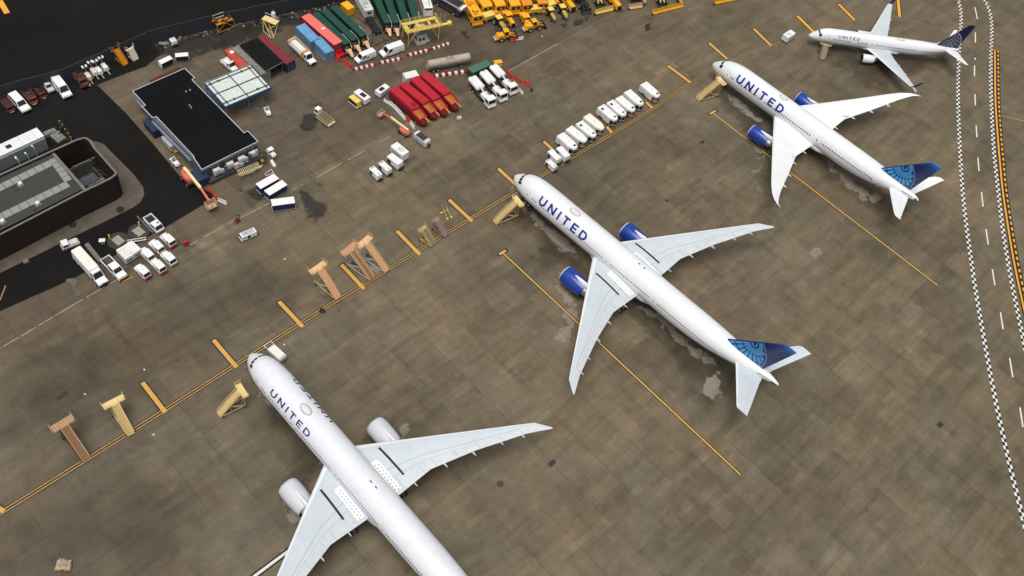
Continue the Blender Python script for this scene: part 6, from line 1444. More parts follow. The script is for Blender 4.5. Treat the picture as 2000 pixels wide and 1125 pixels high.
def backhoe(body='yellow_pale'):
    e=E('farm_tractor'); m=MB('chassis'); m.tbox(-2.4,2.2,-.5,.5,.6,1.1); m.put('frame',e); m=MB(body); m.tbox(.3,2.6,-.42,.42,1.1,1.75,.1,0,.06,ch=.07); m.use('black'); m.tbox(.3,2.5,-.1,.1,1.75,1.79); m.put('hood',e)
    c=MB('black'); c.tbox(-1.3,.2,-.7,.7,1.1,2.4,.1,.05,.06); c.put('cab',e); m=MB(body); m.tbox(-1.45,.3,-.85,.85,2.4,2.55,.05,.05,.05); m.put('cab_roof',e)
    m=MB('grey_mid'); m.tbox(2.6,2.9,-.5,.5,.7,1.2); m.put('weight',e); wheels(e,(-1.0,),.95,.8,.45); wheels(e,(1.7,),.8,.5,.32); return e
def hopper(body='yellow_pale'):
    e=E('sand_spreader'); m=MB(body); m.tbox(-2.2,1.2,-.9,.9,1.0,2.2,.1,.1,-.1,ch=.1); m.use('yellow_deep'); m.tbox(1.2,2.4,-.8,.8,1.6,2.2,.2,0,.1); m.put('hopper',e); m=MB('chassis'); m.tbox(-2.3,2.4,-.6,.6,.5,1.0); m.put('chassis',e); wheels(e,(1.4,-1.4),.8,.5,.35); return e
# ---------------------------------------------------------------- what stands where
W_='vehicles parked along the blast wall'
KPm=Kind(opentruck,5.4,body='maroon'); KPr=Kind(opentruck,5.4,body='maroon_red')
spawn(KPm,(24,215),(4,190),1.,'dark maroon open truck at the left edge beside the white estate car','open truck',W_)
spawn(Kind(wagon,5.2,name='estate_car'),(52,214),(24,185),1.1,'white estate car between two maroon open trucks by the blast wall','car',W_)
spawn(KPr,(68,200),(47,173),1.,'rusty red open truck, right of the white estate car','open truck',W_)
spawn(Kind(opentruck,5.0,body='maroon',L=5.0,floor='black'),(87,188),(69,168),1.,'short maroon open truck, left of the dirty white pickup','open truck',W_)
spawn(Kind(pickup,5.4,name='pickup_truck',body='white_dirty',bed='white_dirty',load='grey_light'),(101,176),(83,154),1.,'dirty white pickup with a covered bed between open truck and white van','pickup',W_)
spawn(Kind(wagon,6.0,name='van',L=6.0,Hh=2.2,van=True),(132,186),(104,150),1.2,'tall white passenger van by the blast wall, right of the dirty white pickup','van',W_)
def ubox(): 
    e=E('utility_box'); m=MB('grey_light'); m.tbox(-.9,.9,-.8,.8,.15,1.6,ch=.06); m.put('body',e); m=MB('grey_mid'); m.tbox(-.95,.95,-.85,.85,1.603,1.7); m.tbox(-.95,.95,-.8,.8,0,.15); m.put('lid',e); return e
spawn(Kind(ubox,1.8),(131,147),(126,140),1.,'small grey utility box between white van and rusty truck','box',W_,scale=False)
def rusttruck():
    e=E('scrap_truck'); m=MB('rust'); m.tbox(-3.6,1.0,-1.3,1.3,.9,1.15); 
    for s in (-1,1): m.tbox(-3.6,1.0,s*1.25-.06,s*1.25+.06,1.15,1.6)
    m.put('flatbed',e); rnd=random.Random(4); m=MB('rust')
    for i in range(26):
        m.use(rnd.choice(['rust','maroon','chassis','tan_brown'])); x=rnd.uniform(-3.3,.6);y=rnd.uniform(-1,1); m.tbox(x-.5*rnd.random()-.1,x+.6*rnd.random()+.1,y-.25,y+.25,1.15,1.25+.8*rnd.random(),.1,.1,.05)
    m.cyl((-3.4,-.9,1.9),(1.6,-.7,2.0),.07); m.put('scrap_load',e)
    c=MB('rust'); f=c.tbox(1.1,2.6,-1.1,1.1,.8,2.0,.4,.1,.15); c.put('cab',e); glassp(e,'windshield',f['f'],.1,.9,.3,.85); m=MB('rust'); m.tbox(2.6,3.5,-.9,.9,.7,1.3,.1,0,.1); m.use('tan_brown'); m.tbox(2.9,3.6,.6,1.1,.5,.8); m.put('hood',e); wheels(e,(2.6,-2.4),1.0,.45,.3); return e
spawn(Kind(rusttruck,7.0),(168,166),(142,133),1.2,'rusty brown flatbed truck heaped with scrap by the blast wall','truck',W_)
KL=Kind(light_tower,3.2,m0='cream');KL2=Kind(light_tower,3.2)
G_='light towers by the blast wall'
spawn(KL,(180,159),(165,139),.9,'cream light tower trailer beside the rusty truck','light tower',G_,scale=False)
spawn(KL,(191,150),(176,130),.9,'cream light tower trailer right of another cream one','light tower',G_,scale=False)
spawn(KL2,(200,146),(187,130),.9,'white light tower trailer right of the two cream ones','light tower',G_,scale=False)
spawn(KL2,(212,139),(198,123),.9,'rightmost white light tower trailer, near the yellow stairs','light tower',G_,scale=False)
def st(K,foot,plat,top,label,group='boarding stairs on the apron',cat='stairs'):
    A=g(*foot,0.1);B=g(*plat,top); d=A-B; d.z=0; L=d.length
    if K.proto is None: K.proto=K.fn(**K.kw); o=K.proto
    else: o=copy_tree(K.proto)
    k=L/K.L; c=(A+B)/2; o.location=(c.x,c.y,0); o.rotation_euler=(0,0,math.atan2(d.y,d.x)); o.scale=(k,max(.85,min(1.15,k)),1)
    for p in ('label','category','group'):
        if p in o: del o[p]
    return tag(o,label,cat,group)
KT=Kind(stairs,8.2,frame='tan',step='tan',top=4.8,under='white_dirty'); KTd=Kind(stairs,8.2,frame='tan',step='step_brown',top=4.8,under='white_dirty'); KTs=Kind(stairs,8.2,frame='tan',step='tan',top=4.8,under='tan_pale')
st(KTs,(661,584),(616,519),4.8,'tan boarding stairs nearest the black hose reel, brown steps')
st(KTd,(727,546),(677,483),4.8,'tan boarding stairs with dark worn steps, middle of the tan row')
st(KT,(756,531),(706,469),4.8,'tan boarding stairs with tan treads, rightmost of the tan row')
st(Kind(stairs,8.2,frame='tan_brown',step='step_brown',top=4.2,kink=False,under='step_dark'),(170,898),(117,822),4.2,'brown boarding stairs across the yellow line at lower left')
st(Kind(stairs,8.2,frame='tan_pale',step='tan_pale',top=4.0),(257,850),(218,780),4.0,'pale yellow boarding stairs beside the brown ones at lower left')
KA=Kind(stairs,8.2,frame='tan_pale',step='tan_pale',top=4.6,pw=3.8)
st(KA,(427,812),(478,760),4.6,'pale yellow boarding stairs standing by the nose of the nearest airliner')
st(KA,(966,436),(1017,391),4.6,'pale yellow boarding stairs by the nose of the middle airliner')
st(KA,(1362,195),(1412,159),4.2,'pale yellow boarding stairs by the nose of the curved-wing airliner')
st(Kind(stairs,5.5,L=5.5,frame='dusty_tan',step='dusty_tan',top=2.9,pw=3.6,pd=1.2,kink=False),(1605,117),(1613,85),2.9,'brown boarding stairs at the small airliner front door')
st(Kind(stairs,6.,L=6.,frame='stair_yellow',step='grey_mid',top=3.2,pw=2.4,pd=1.3,kink=False),(846,480),(822,445),3.2,'short yellow steps left of the brown steps',group='small maintenance steps')
st(Kind(stairs,6.,L=6.,frame='step_brown',step='grey_mid',top=2.6,pw=2.2,pd=1.5,kink=False),(871,462),(848,427),2.6,'short brown steps between two yellow ones',group='small maintenance steps')
def aframe():
    e=E('ladder_stand'); m=MB('stair_yellow')
    for y in (-.55,.55): m.cyl((-1.6,y,1.6),(1.8,y,.1),.07,n=6); m.cyl((-1.6,y,1.6),(-1.6,y,.1),.06,n=6); m.cyl((-2.4,y,2.5),(-1.3,y,1.4),.05,n=6)
    m.put('frame',e); m=MB('grey_mid')
    for i in range(8): t=i/7; m.cyl((-1.5+3.2*t,-.5,1.5-1.35*t),(-1.5+3.2*t,.5,1.5-1.35*t),.05,n=5)
    m.put('rungs',e); m=MB('yellow_pale'); 
    for x,y in ((1.8,-.6),(1.8,.6),(-1.6,-.9),(-1.6,.9)): m.tbox(x-.25,x+.25,y-.2,y+.2,0,.35)
    m.tbox(-1.7,-1.5,-.9,.9,.1,.25); m.put('foot',e); return e
st(Kind(aframe,4.4),(879,428),(867,402),1.8,'yellow and grey ladder stand beside the yellow bar',group='small maintenance steps',cat='ladder')
st(Kind(stairs,5.6,L=5.6,frame='yellow_dark',step='yellow_deep',top=3.0,pw=2.8,pd=1.3,kink=False),(246,127),(222,93),3.0,'deep yellow stairs against the blast wall','small stairs by the blast wall')
st(Kind(stairs,5.6,L=5.6,frame='cream',step='cream',top=2.6,pw=2.6,pd=1.3,kink=False),(266,118),(252,94),2.6,'cream white stairs against the blast wall','small stairs by the blast wall')
def scrapstand():
    e=E('work_stand'); m=MB('dusty_tan'); m.tbox(-1.4,1.4,-1.0,1.0,.6,.75); m.use('stair_dark'); m.tbox(-1.6,-.2,-1.2,-.4,.3,.6); m.tbox(.2,1.6,-1.2,.2,.25,.45); m.put('deck',e); m=MB('grey_light')
    for x in (-.7,.7):
        for y in (-.5,.9): m.cyl((x*1.2,y*1.1,0),(x*.6,y*.7,2.6),.05,n=5)
    for z in (1.2,1.9,2.5): k=1-.16*z; m.path([(-.7*k,-.5*k,z),(.7*k,-.5*k,z),(.7*k,.9*k,z),(-.7*k,.9*k,z),(-.7*k,-.5*k,z)],.04,5)
    m.put('tower',e); wheels(e,(1.2,-1.2),1.0,.2,.14); return e
spawn(Kind(scrapstand,3.2),(137,1104),(112,1104),.3,'small weathered work stand alone at lower left','work stand',smin=.8,smax=.9)
# ---- row of white service trucks
KW=[Kind(service_truck,5.3,hatch=h,seat=s,m0=c) for h,s,c in (('nose',False,'white'),('plain',True,'white'),('rear',False,'white'),('plain',True,'cream_white'),('rear',False,'white'),('nose',True,'white'))]
RW='white service trucks lined up behind the yellow line'
for (a,b,k,l) in [((1125,290),(1095,263),0,'white service truck in the row, the one beside the small power units'),((1143,275),(1113,251),1,'white service truck with a yellow seat, second from the small power units'),((1162,266),(1132,240),2,'white service truck with a dark rear roof hatch beside the cream one'),((1178,252),(1146,226),3,'cream-tinted service truck, last before the gap in the row'),
  ((1204,234),(1174,208),4,'white service truck with a dark rear roof hatch, first after the gap in the row'),((1220,225),(1192,199),2,'white service truck with a rear hatch, second after the gap in the row'),((1238,216),(1209,191),5,'white service truck with a yellow seat, third after the gap in the row'),((1255,205),(1225,178),0,'white service truck, fourth after the gap in the row, beside the lone one'),((1287,189),(1257,163),5,'white service truck standing alone at the far end of the row')]:
    spawn(KW[k],a,b,2.3,l,'service truck',RW,smin=1.08,smax=1.16)
KS=Kind(gpu,3.3); KSb=Kind(gpu,3.6,L=3.6,W=1.7,H=1.8,roofbit=False); GP='white ground power units'
spawn(KSb,(1094,313),(1074,293),1.8,'white box power unit, left of two beside the service trucks','power unit',GP)
spawn(KSb,(1111,308),(1091,287),1.8,'white box power unit touching the first service truck','power unit',GP)
spawn(KS,(1087,328),(1069,311),1.6,'small white power unit nearest the middle airliner nose','power unit',GP)
spawn(KS,(763,335),(743,316),1.6,'white power unit second from left in the group of four','power unit',GP)
spawn(KSb,(785,322),(760,303),1.7,'white power unit with a round cap beside the tall white box','power unit',GP)
spawn(KS,(744,345),(725,326),1.6,'leftmost white power unit in the group of four','power unit',GP)
spawn(Kind(acunit,4.2,dark=False,L=4.2,W=2.2,H=2.4),(793,300),(769,280),2.4,'tall plain white box unit in the group of four','air unit',smin=.9,smax=1.1)
spawn(Kind(ribbed_unit,4.3),(837,276),(813,257),1.9,'white trailer unit with a ribbed dark roof by the boom lift','air unit',smin=.9,smax=1.15)
KAc=Kind(acunit,4.2,L=4.2); spawn(KAc,(719,192),(696,175),1.9,'white trailer unit with a black roof fan beside the yellow box','air unit','white units with black roof fans')
spawn(KAc,(737,178),(757,164),1.9,'white trailer unit with a black roof fan beside the red trailers','air unit','white units with black roof fans')
def ybox():
    e=E('equipment_box'); m=MB('yellow_pale'); m.tbox(-1.7,1.7,-.8,.8,1.85,2.0,.05,.05,.05); m.tbox(1.6,1.7,-.75,.75,.5,1.85); m.put('cover',e); m=MB('black'); m.tbox(-1.65,1.6,-.74,.74,.5,1.85); m.put('body',e); m=MB('cream'); m.tbox(-1.8,1.8,-.85,.85,.3,.48); m.put('base_frame',e); wheels(e,(1.2,-1.2),.7,.2,.14); return e
spawn(Kind(ybox,3.4),(701,191),(685,186),2.0,'yellow-topped box with black sides beside a white unit','box',scale=False)
e=[o for o in COL.objects if o.name=='equipment_box'][0]; a=g(683.5,186,2);b=g(701.5,206,2); d=(g(700,190,2)-g(686,185,2)); A=g(687.5,185,2);B=g(701,193,2)
A=(g(681,189,2)+g(690,183,2))/2; B=(g(706,197,2)+g(696,200,2))/2; c=(A+B)/2; d=B-A; e.location=(c.x,c.y,0); e.rotation_euler=(0,0,math.atan2(d.y,d.x)); e.scale=(.85,.9,.95)
def ucart():
    e=acunit(True,4.6,2.2,1.5,'grey_light'); e.name='ground_power_unit'; m=MB('cream_white'); m.tbox(-1.9,1.7,-.95,.95,1.5,1.58,ch=.05); m.put('cover',e); m=MB('white'); m.path([(-2.3,-1,1.5),(-3.2,-1,1.5),(-3.2,1,1.5),(-2.3,1,1.5)],.07,6); m.put('rail',e); return e
spawn(Kind(ucart,5.2),(552,697),(529,676),1.5,'silvery power unit parked beside the nose of the nearest airliner','power unit',smin=.85,smax=1.1)
spawn(Kind(acunit,3.6,dark=False,L=3.6,W=2.0,H=2.0),(1532,74),(1550,62),1.6,'white unit with a tow bar near the small airliner nose','air unit',scale=False)
# ---- navy curtain carts and others
KN=Kind(navycart,4.9); GN='white-roofed carts with navy sides'
spawn(KN,(540,344),(504,364),2.2,'navy-sided cart with white roof, farthest of the three by the wet stain','baggage cart',GN,smin=.9,smax=1.1)
spawn(KN,(556,356),(521,377),2.2,'navy-sided cart with white roof, middle of the three by the wet stain','baggage cart',GN,smin=.9,smax=1.1)
spawn(KN,(575,390),(530,396),2.2,'navy-sided cart with white roof, turned and nearest of the three','baggage cart',GN,smin=.9,smax=1.1)
KC=Kind(boxcart,4.2); GC='white open-sided carts'
spawn(KC,(334,107),(311,118),2.4,'white cart with a dark open side, left of two behind the shed','baggage cart',GC,smin=.7,smax=1.1)
spawn(KC,(367,101),(341,103),2.4,'white cart with a dark open side, right of two behind the shed','baggage cart',GC,smin=.7,smax=1.1)
spawn(Kind(smalltug,2.9),(526,223),(519,208),.8,'small white tug with open seat near the canopy','tug',smin=.9,smax=1.3)
spawn(Kind(smalltug,2.9),(348,322),(335,307),.8,'small white tug with open seat by the shed side','tug',smin=.9,smax=1.3)
spawn(Kind(smalltug,2.9,cab=True),(536,303),(524,291),.8,'small white tug with a roof at the shed corner','tug',smin=.9,smax=1.3)
spawn(Kind(loader_deck,5.3),(615,217),(648,241),.8,'white cargo loader with a tan-railed roller deck','loader',smin=.9,smax=1.2)
def jeep():
    e=E('crew_van'); m=MB('white'); m.tbox(-2.3,2.3,-.95,.95,.45,1.9,.35,.05,.06,ch=.12); f=MB('white').tbox(-2.3,2.3,-.95,.95,.45,1.9,.35,.05,.06); m.put('body',e)
    glassp(e,'windshield',f['f'],.08,.92,.5,.9,off=.03)
    for k in 'lr': glassp(e,'side_window',f[k],.38,.56,.15,.85,off=.03); glassp(e,'side_window',f[k],.62 if k=='r' else .1,.9 if k=='r' else .34,.5,.85,'grey_light',off=.03)
    m=MB('red'); m.tbox(.2,.5,-.3,.1,1.9,1.96); m.use('grey_light'); m.tbox(-1.8,1.5,-.7,.7,1.9,1.915); m.put('roof_marker',e); m=MB('chassis'); m.tbox(-2.6,-2.3,-.8,.8,.5,1.2); m.tbox(2.28,2.4,-.85,.85,.4,.6); m.put('bumper',e); wheels(e,(1.5,-1.5),.85,.36,.24); return e
spawn(Kind(jeep,4.7),(469,458),(497,446),1.9,'white crew van alone on the apron below the navy-sided carts','van')
# ---- parking cluster by the brick building
spawn(Kind(sidetug,4.4),(119,480),(151,468),1.1,'white tow tractor with a red stripe beside the brick wall walk','tow tractor')
spawn(Kind(boxtruck,9.2),(202,551),(150,493),1.4,'long white box truck beside the concrete median','truck',smin=.9,smax=1.1)
spawn(Kind(pickup,5.9,name='pickup_truck',body='white',bed='black',L=5.9,load='grey_dark'),(241,541),(204,503),1.1,'white pickup with a black bed between median and white units','pickup')
GB='white tow tractors in the parking cluster'; KBr=Kind(bobtail,4.3); KBw=Kind(bobtail,4.3,front='white_dirty')
for a,b,K,l in [((290,539),(265,514),KBr,'white tow tractor with a red front beside the orange pole'),((320,528),(297,504),KBr,'white tow tractor with a red front, between two white-fronted ones'),((341,513),(316,488),KBw,'white tow tractor with a plain front on the apron edge'),((299,506),(274,481),KBw,'white tow tractor with a plain front beside the white unit pair'),((318,490),(293,466),KBr,'white tow tractor with a red front behind the two plain ones'),((340,477),(315,453),KBr,'white tow tractor with a red front nearest the red hydrant')]:
    spawn(K,a,b,1.4,l,'tow tractor',GB,smin=.85,smax=.87)
spawn(Kind(openbed,5.0),(313,447),(287,421),1.3,'white flatbed tug with a black open bed beside the long rail','tug',smin=.9,smax=1.1)
KV=Kind(acunit,3.4,dark=False,L=3.4,W=2.2,H=2.1,m0='white',ch=.03,panel=True); KV2=Kind(acunit,3.6,dark=False,L=3.6,W=2.2,H=2.1,m0='barrier_white',ch=.03,panel=True)
spawn(KV2,(252,501),(234,482),2.1,'silvery white unit, left of the boxy pair beside the pickup','air unit',smin=.9,smax=1.2); spawn(KV,(268,490),(249,473),2.1,'white unit, right of the boxy pair beside the tow tractors','air unit',smin=.9,smax=1.2)
def seg_thing(name,a,b,wd,h,m0,label,cat,z=0,top=None,group=None):
    A,B=g(*a),g(*b); d=B-A; c=(A+B)/2; m=MB(m0); L=d.length; m.tbox(-L/2,L/2,-wd/2,wd/2,z,z+h,.08,.08,wd*.12)
    if top: m.use(top); m.tbox(-L/2+.2,L/2-.2,-wd*.25,wd*.25,z+h,z+h+.03)
    o=m.put(name); o.location=(c.x,c.y,0); o.rotation_euler=(0,0,math.atan2(d.y,d.x)); return tag(o,label,cat,group)
seg_thing('concrete_median',(170,479),(197,513),1.0,.7,'concrete_old','long concrete median beside the white box truck','median',top='coping')
seg_thing('concrete_block',(45,513),(56,508),1.0,.35,'coping','flat concrete block on the walk edge at left','concrete block')
seg_thing('guard_rail',(268,424),(299,456),.18,.5,'grey_mid','long grey rail behind the white flatbed tug','rail')
seg_thing('orange_pole',(238,551),(260,541),.22,.14,'yellow_deep','orange pole lying on the pavement by the white pickup','pole',z=.02)
for c,l in [((231,470),'square concrete hatch in a round pad, by the white unit pair'),((271,452.5),'square concrete hatch in a round pad, by the long rail')]:
    p=g(*c); e=E('hatch_pad',(p.x,p.y,0),R(-30)); m=MB('pad_dark'); m.cyl((0,0,.0),(0,0,.03),2.2,n=28); m.put('round_pad',e); m=MB('hatch_beige'); m.tbox(-1.15,1.15,-.9,.9,.03,.16,.04,.04,.04); m.put('hatch_cover',e); tag(e,l,'hatch','concrete hatches in the dark yard')
for c,l in [((215,467),'yellow bollard beside the left concrete hatch'),((273,442),'yellow bollard beside the right concrete hatch')]:
    p=g(*c); e=E('bollard',(p.x,p.y,0)); m=MB('yellow_pale'); m.cyl((0,0,0),(0,0,1.3),.16,n=12); m.ball((0,0,1.3),.17,n=10); m.put('post',e); m=MB('chassis'); m.cyl((0,0,0),(0,0,.08),.3,n=12); m.put('base',e); tag(e,l,'bollard','yellow bollards by the hatches')
p=g(201,475); e=E('sign_stand',(p.x,p.y,0),R(20)); m=MB('barrier_white'); m.tbox(-.6,.6,-.45,.45,.9,1.0); m.put('board',e); m=MB('grey_mid'); m.cyl((0,0,0),(0,0,.9),.06); m.tbox(-.4,.4,-.3,.3,0,.08); m.put('stand',e); tag(e,'white square board on a stand in the dark yard','sign')
p=g(268,474); e=E('pipe_manifold',(p.x,p.y,0),R(28)); m=MB('white_dirty'); m.path([(-1.9,0,.5),(1.9,0,.5)],.12); m.path([(-1.9,.6,.5),(1.9,.6,.5)],.12)
for i in range(6): m.cyl((-1.6+.65*i,0,.5),(-1.6+.65*i,.6,.5),.08); m.cyl((-1.6+.65*i,.3,.5),(-1.6+.65*i,.3,.9),.07)
m.cyl((-1.7,0,0),(-1.7,0,.5),.06); m.cyl((1.7,.6,0),(1.7,.6,.5),.06); m.put('pipes',e); tag(e,'white pipe manifold behind the boxy white units','pipes')
p=g(362,479); e=E('fire_bottle_cart',(p.x,p.y,0),R(30)); m=MB('red'); m.cyl((0,-.2,.25),(0,-.2,1.3),.25,n=10); m.cyl((.45,.2,.25),(.45,.2,1.1),.22,n=10); m.put('bottle',e); m=MB('maroon'); m.tbox(-.4,.8,-.4,.4,.15,.25); m.cyl((-.4,0,.2),(-.9,0,1.0),.05); m.put('frame',e); wheels(e,(.2,),.42,.2,.1); tag(e,'red extinguisher cart right of the tow tractors','extinguisher')
p=g(463,433); e=E('fire_bottle_cart',(p.x,p.y,0),R(50)); m=MB('maroon_red'); m.cyl((0,0,.2),(0,0,1.2),.26,n=10); m.use('red'); m.cyl((-.5,-.4,.1),(-.5,-.4,.5),.2,n=8); m.put('bottle',e); m=MB('chassis'); m.tbox(-.6,.6,-.5,.5,.1,.2); m.path([(.5,0,.2),(.8,0,1.7),(-.1,0,1.9)],.08); m.put('frame',e); wheels(e,(.2,),.5,.2,.1); tag(e,'dark red and black extinguisher cart on the white dashed line','extinguisher')
p=g(352,466); e=E('stanchion_chain',(p.x,p.y,0),R(-40)); m=MB('tan_pale')
for i in range(5): m.cyl((-1.8+.9*i,0,0),(-1.8+.9*i,0,.95),.06,n=6)
m.put('post',e); m=MB('chassis'); m.path([(-1.8,0,.9),(-1.35,0,.6),(-.9,0,.9),(-.45,0,.6),(0,0,.9),(.45,0,.6),(.9,0,.9),(1.35,0,.6),(1.8,0,.9)],.04,5); m.put('chain',e); tag(e,'short row of posts with a chain beside the tow tractors','posts')
p=g(629,609); e=E('hose_reel',(p.x,p.y,0),R(10)); m=MB('black'); m.cyl((0,-.3,.45),(0,.3,.45),.45,n=14); m.put('reel',e); m=MB('silver'); m.cyl((0,-.34,.45),(0,.34,.45),.16,n=10); m.use('chassis'); m.tbox(.3,.7,-.2,.2,0,.25); m.put('hub',e); tag(e,'black hose reel beside the double yellow line','hose reel')
# chocks pallets etc. near the shed front
def board(c,s,rz,m0,label,name='board',cat='board',z=0,h=.25):
    p=g(*c); m=MB(m0); m.loft([[(x*s[0]/2,y*s[1]/2,z) for x,y in ((-1,-.7),(-.8,-1),(.7,-1),(1,-.2),(1,.2),(.7,1),(-.8,1),(-1,.7))],[(x*s[0]/2*.96,y*s[1]/2*.9,z+h) for x,y in ((-1,-.7),(-.8,-1),(.7,-1),(1,-.2),(1,.2),(.7,1),(-.8,1),(-1,.7))]],True,True); o=m.put(name); o.location=(p.x,p.y,0); o.rotation_euler=(0,0,R(rz)); return tag(o,label,cat)
board((533.5,320),(2.3,.75,0),-50,'cream','long cream board lying on the apron at the shed corner')
p=g(488,334); e=E('pipe_rack',(p.x,p.y,0),R(46)); m=MB('cream')
for i in range(13): m.cyl((-2.5+.4*i,.0,.35),(-2.5+.4*i,.9,.9),.07,n=6)
m.put('rack_bars',e); m=MB('tan_pale'); m.path([(-2.8,-.1,.3),(2.9,-.1,.3)],.1); m.path([(-2.4,-.5,.2),(2.4,-.5,.35),(3.0,-.4,.8)],.09); m.use('pipe_green'); m.path([(-1.2,-.7,.15),(.8,-.7,.15)],.09); m.put('pipes',e); tag(e,'rack of cream pipes lying before the shed front','pipe rack')
p=g(525,338); e=E('tow_dolly',(p.x,p.y,0),R(45)); m=MB('barrier_white'); m.path([(-.9,-.6,.2),(.9,-.6,.2),(.9,.6,.2),(-.9,0,.2),(-.9,-.6,.2)],.07); m.put('frame',e); m=MB('grey_mid'); m.path([(-.6,-.3,.3),(.6,.2,.3)],.06); m.put('brace',e); tag(e,'white triangular tow frame behind the navy-sided carts','tow frame')
p=g(493,312); e=E('ball_marker',(p.x,p.y,0)); m=MB('pink'); m.ball((0,0,.4),.38,n=10); m.put('ball',e); m=MB('chassis'); m.cyl((0,0,0),(0,0,.1),.3,n=10); m.put('base',e); tag(e,'small pink ball at the shed front','ball')
# ---- boom lifts
bl=boomlift(); A=g(369,347,1.2);B=g(416,408,1.2); d=B-A; bl.location=(A.x,A.y,0); bl.rotation_euler=(0,0,math.atan2(d.y,d.x)); k=d.length/8.6; bl.scale=(k,k,k); tag(bl,'salmon boom lift with a tan basket beside the shed corner','boom lift','boom lifts')
b2=copy_tree(bl); A=g(789,254,1.2);B=g(741,216,2.0); d=B-A; d.z=0; b2.location=(A.x,A.y,0); b2.rotation_euler=(0,0,math.atan2(d.y,d.x)); k=d.length/8.6; b2.scale=(k,k,k); tag(b2,'salmon boom lift beside the red trailers','boom lift','boom lifts')
# ---- barriers
KBR=Kind(barrier,2.1); KBW=Kind(barrier,2.1,m0='barrier_white'); GBr='plastic barriers on the apron'
for a,b,K,l in [((409,369),(415,377),KBR,'red barrier beside the boom lift, farther of two'),((417,379),(424,389),KBR,'red barrier joined to a white one by the boom lift'),((426,390),(443,397),KBW,'white barrier joined to two red ones by the boom lift'),
 ((989,139),(999,151),KBR,'red barrier nearest the white tank trucks'),((1005,150),(1017,161),KBR,'red barrier in the middle of three right of the tank trucks'),((1023,160),(1036,168),KBR,'red barrier farthest right beside a dark stump'),((1013,174),(1022,183),KBW,'white barrier beside the tank truck cabs'),
 ((750,195),(761,202),KBW,'white barrier at the rear of the red trailer row'),((761,201),(773,211),KBW,'white barrier second along the left red trailer'),((773,211),(784,223),KBW,'white barrier third along the left red trailer'),((783,222),(792,233),KBW,'white barrier fourth along the left red trailer'),((794,228),(802,238),KBR,'red barrier along the left red trailer'),((802,239),(810,251),KBW,'white barrier between red trailer and boom lift'),
 ((996,79),(1009,76.5),KBR,'red barrier joined to a white one by the yellow loader'),((1009,76.5),(1022,74),KBW,'white barrier joined to a red one by the yellow loader'),
 ((654,106),(663,120),KBR,'red barrier at the nose of the salmon trailer'),((672,121),(686,131),KBR,'red barrier left of the striped barricade')]:
    o=spawn(K,a,b,.3,l,'barrier',GBr,smin=.8,smax=1.3)
KBa=Kind(barricade,6.); KBb=Kind(barricade,7.4,L=7.4,n=11); GBa='low red and white barricades'
spawn(KBa,(734,125),(688,136),.2,'red and white striped barricade below the van numbered 24','barricade',GBa)
spawn(KBa,(785,113),(739,123),.2,'red and white striped barricade below the second white van','barricade',GBa)
spawn(KBa,(839,97),(794,108),.2,'red and white striped barricade before the small cabin','barricade',GBa)
spawn(KBa,(881,83),(841,96),.2,'red and white striped barricade at the right leg of the yellow gantry','barricade',GBa)
spawn(KBb,(912,139),(844,149),.2,'red and white striped barricade between tanker and red trailers','barricade',GBa)
# ---- vans behind the barricades
KVn=Kind(wagon,5.4,name='van',L=5.4,Hh=2.05,van=True); KVn2=Kind(wagon,5.4,name='van',L=5.4,Hh=2.05,van=True)
v1=spawn(KVn,(695,116),(731,101),1.2,'white van numbered 24 behind the striped barricade','van','white vans behind the barricades')
m=MB('black_line')
def num(m,pls,x0,z0,s,y):
    lay=0
    for pl in pls:
        lay+=1
        for q in strip_quads(pl,.2,.2): m.add([(x0-a*s,y+.004*lay,z0+b*s) for a,b in q],[(0,1,2,3)])
two=[(.05,.75),(.1,.9),(.3,1),(.5,.9),(.55,.72),(.45,.5),(.05,.02),(.6,.02)]; four1=[(1.25,0),(1.25,1)]; four2=[(1.25,1),(.8,.32),(1.4,.32)]
num(m,[two,four1,four2],.35,.95,.62,.955); m.put('number',v1)
spawn(KVn2,(744,104),(786,89),1.2,'white van with a plain side, right of the numbered van','van','white vans behind the barricades')
# ---- long green trailers, red trailers, tank trucks
KGr=Kind(long_trailer,15.2); GGr='long dark green trailers'
for (a,b,l) in [((680,83.5),(616.5,22.5),'dark green long trailer next to the salmon trailer'),((695.5,75),(634,16.5),'dark green long trailer, middle of the left three'),((713,67.5),(652,8.5),'dark green long trailer beside the yellow box'),((758.5,41.5),(730,-20),'dark green long trailer next to the white caravan'),((775,42),(752,-22),'dark green long trailer, second from the white caravan'),((795,40),(774,-24),'dark green long trailer behind the gantry left end'),((814,36),(796,-26),'dark green long trailer next to the white coach')]:
    spawn(KGr,a,b,3.9,l,'trailer',GGr,smin=.85,smax=1.25)
KR=Kind(red_trailer,13.8); KRp=Kind(red_trailer,13.8,patch=True); GR='red trailers with slatted decks'
def rt(K,rear,rf,l):
    A=g(*rear,3.5);B=g(*rf,3.5); d=B-A; k=d.length/9.8
    if K.proto is None: K.proto=K.fn(**K.kw); o=K.proto
    else: o=copy_tree(K.proto)
    u=d.normalized(); c=A+u*6.9*k; o.location=(c.x,c.y,0); o.rotation_euler=(0,0,math.atan2(d.y,d.x)); o.scale=(k,k,1)
    for p_ in ('label','category','group'):
        if p_ in o: del o[p_]
    tag(o,l,'trailer',GR)
rt(KRp,(767,170),(813,211),'red slatted trailer with a dark roof patch, leftmost of four'); rt(KR,(786,161.5),(833,199.5),'red slatted trailer, second from the left of four'); rt(KR,(808,150.5),(853.5,192.5),'red slatted trailer with the white box at its rear'); rt(KR,(826.5,142),(874.5,182),'red slatted trailer, rightmost of four, next to the barricade')
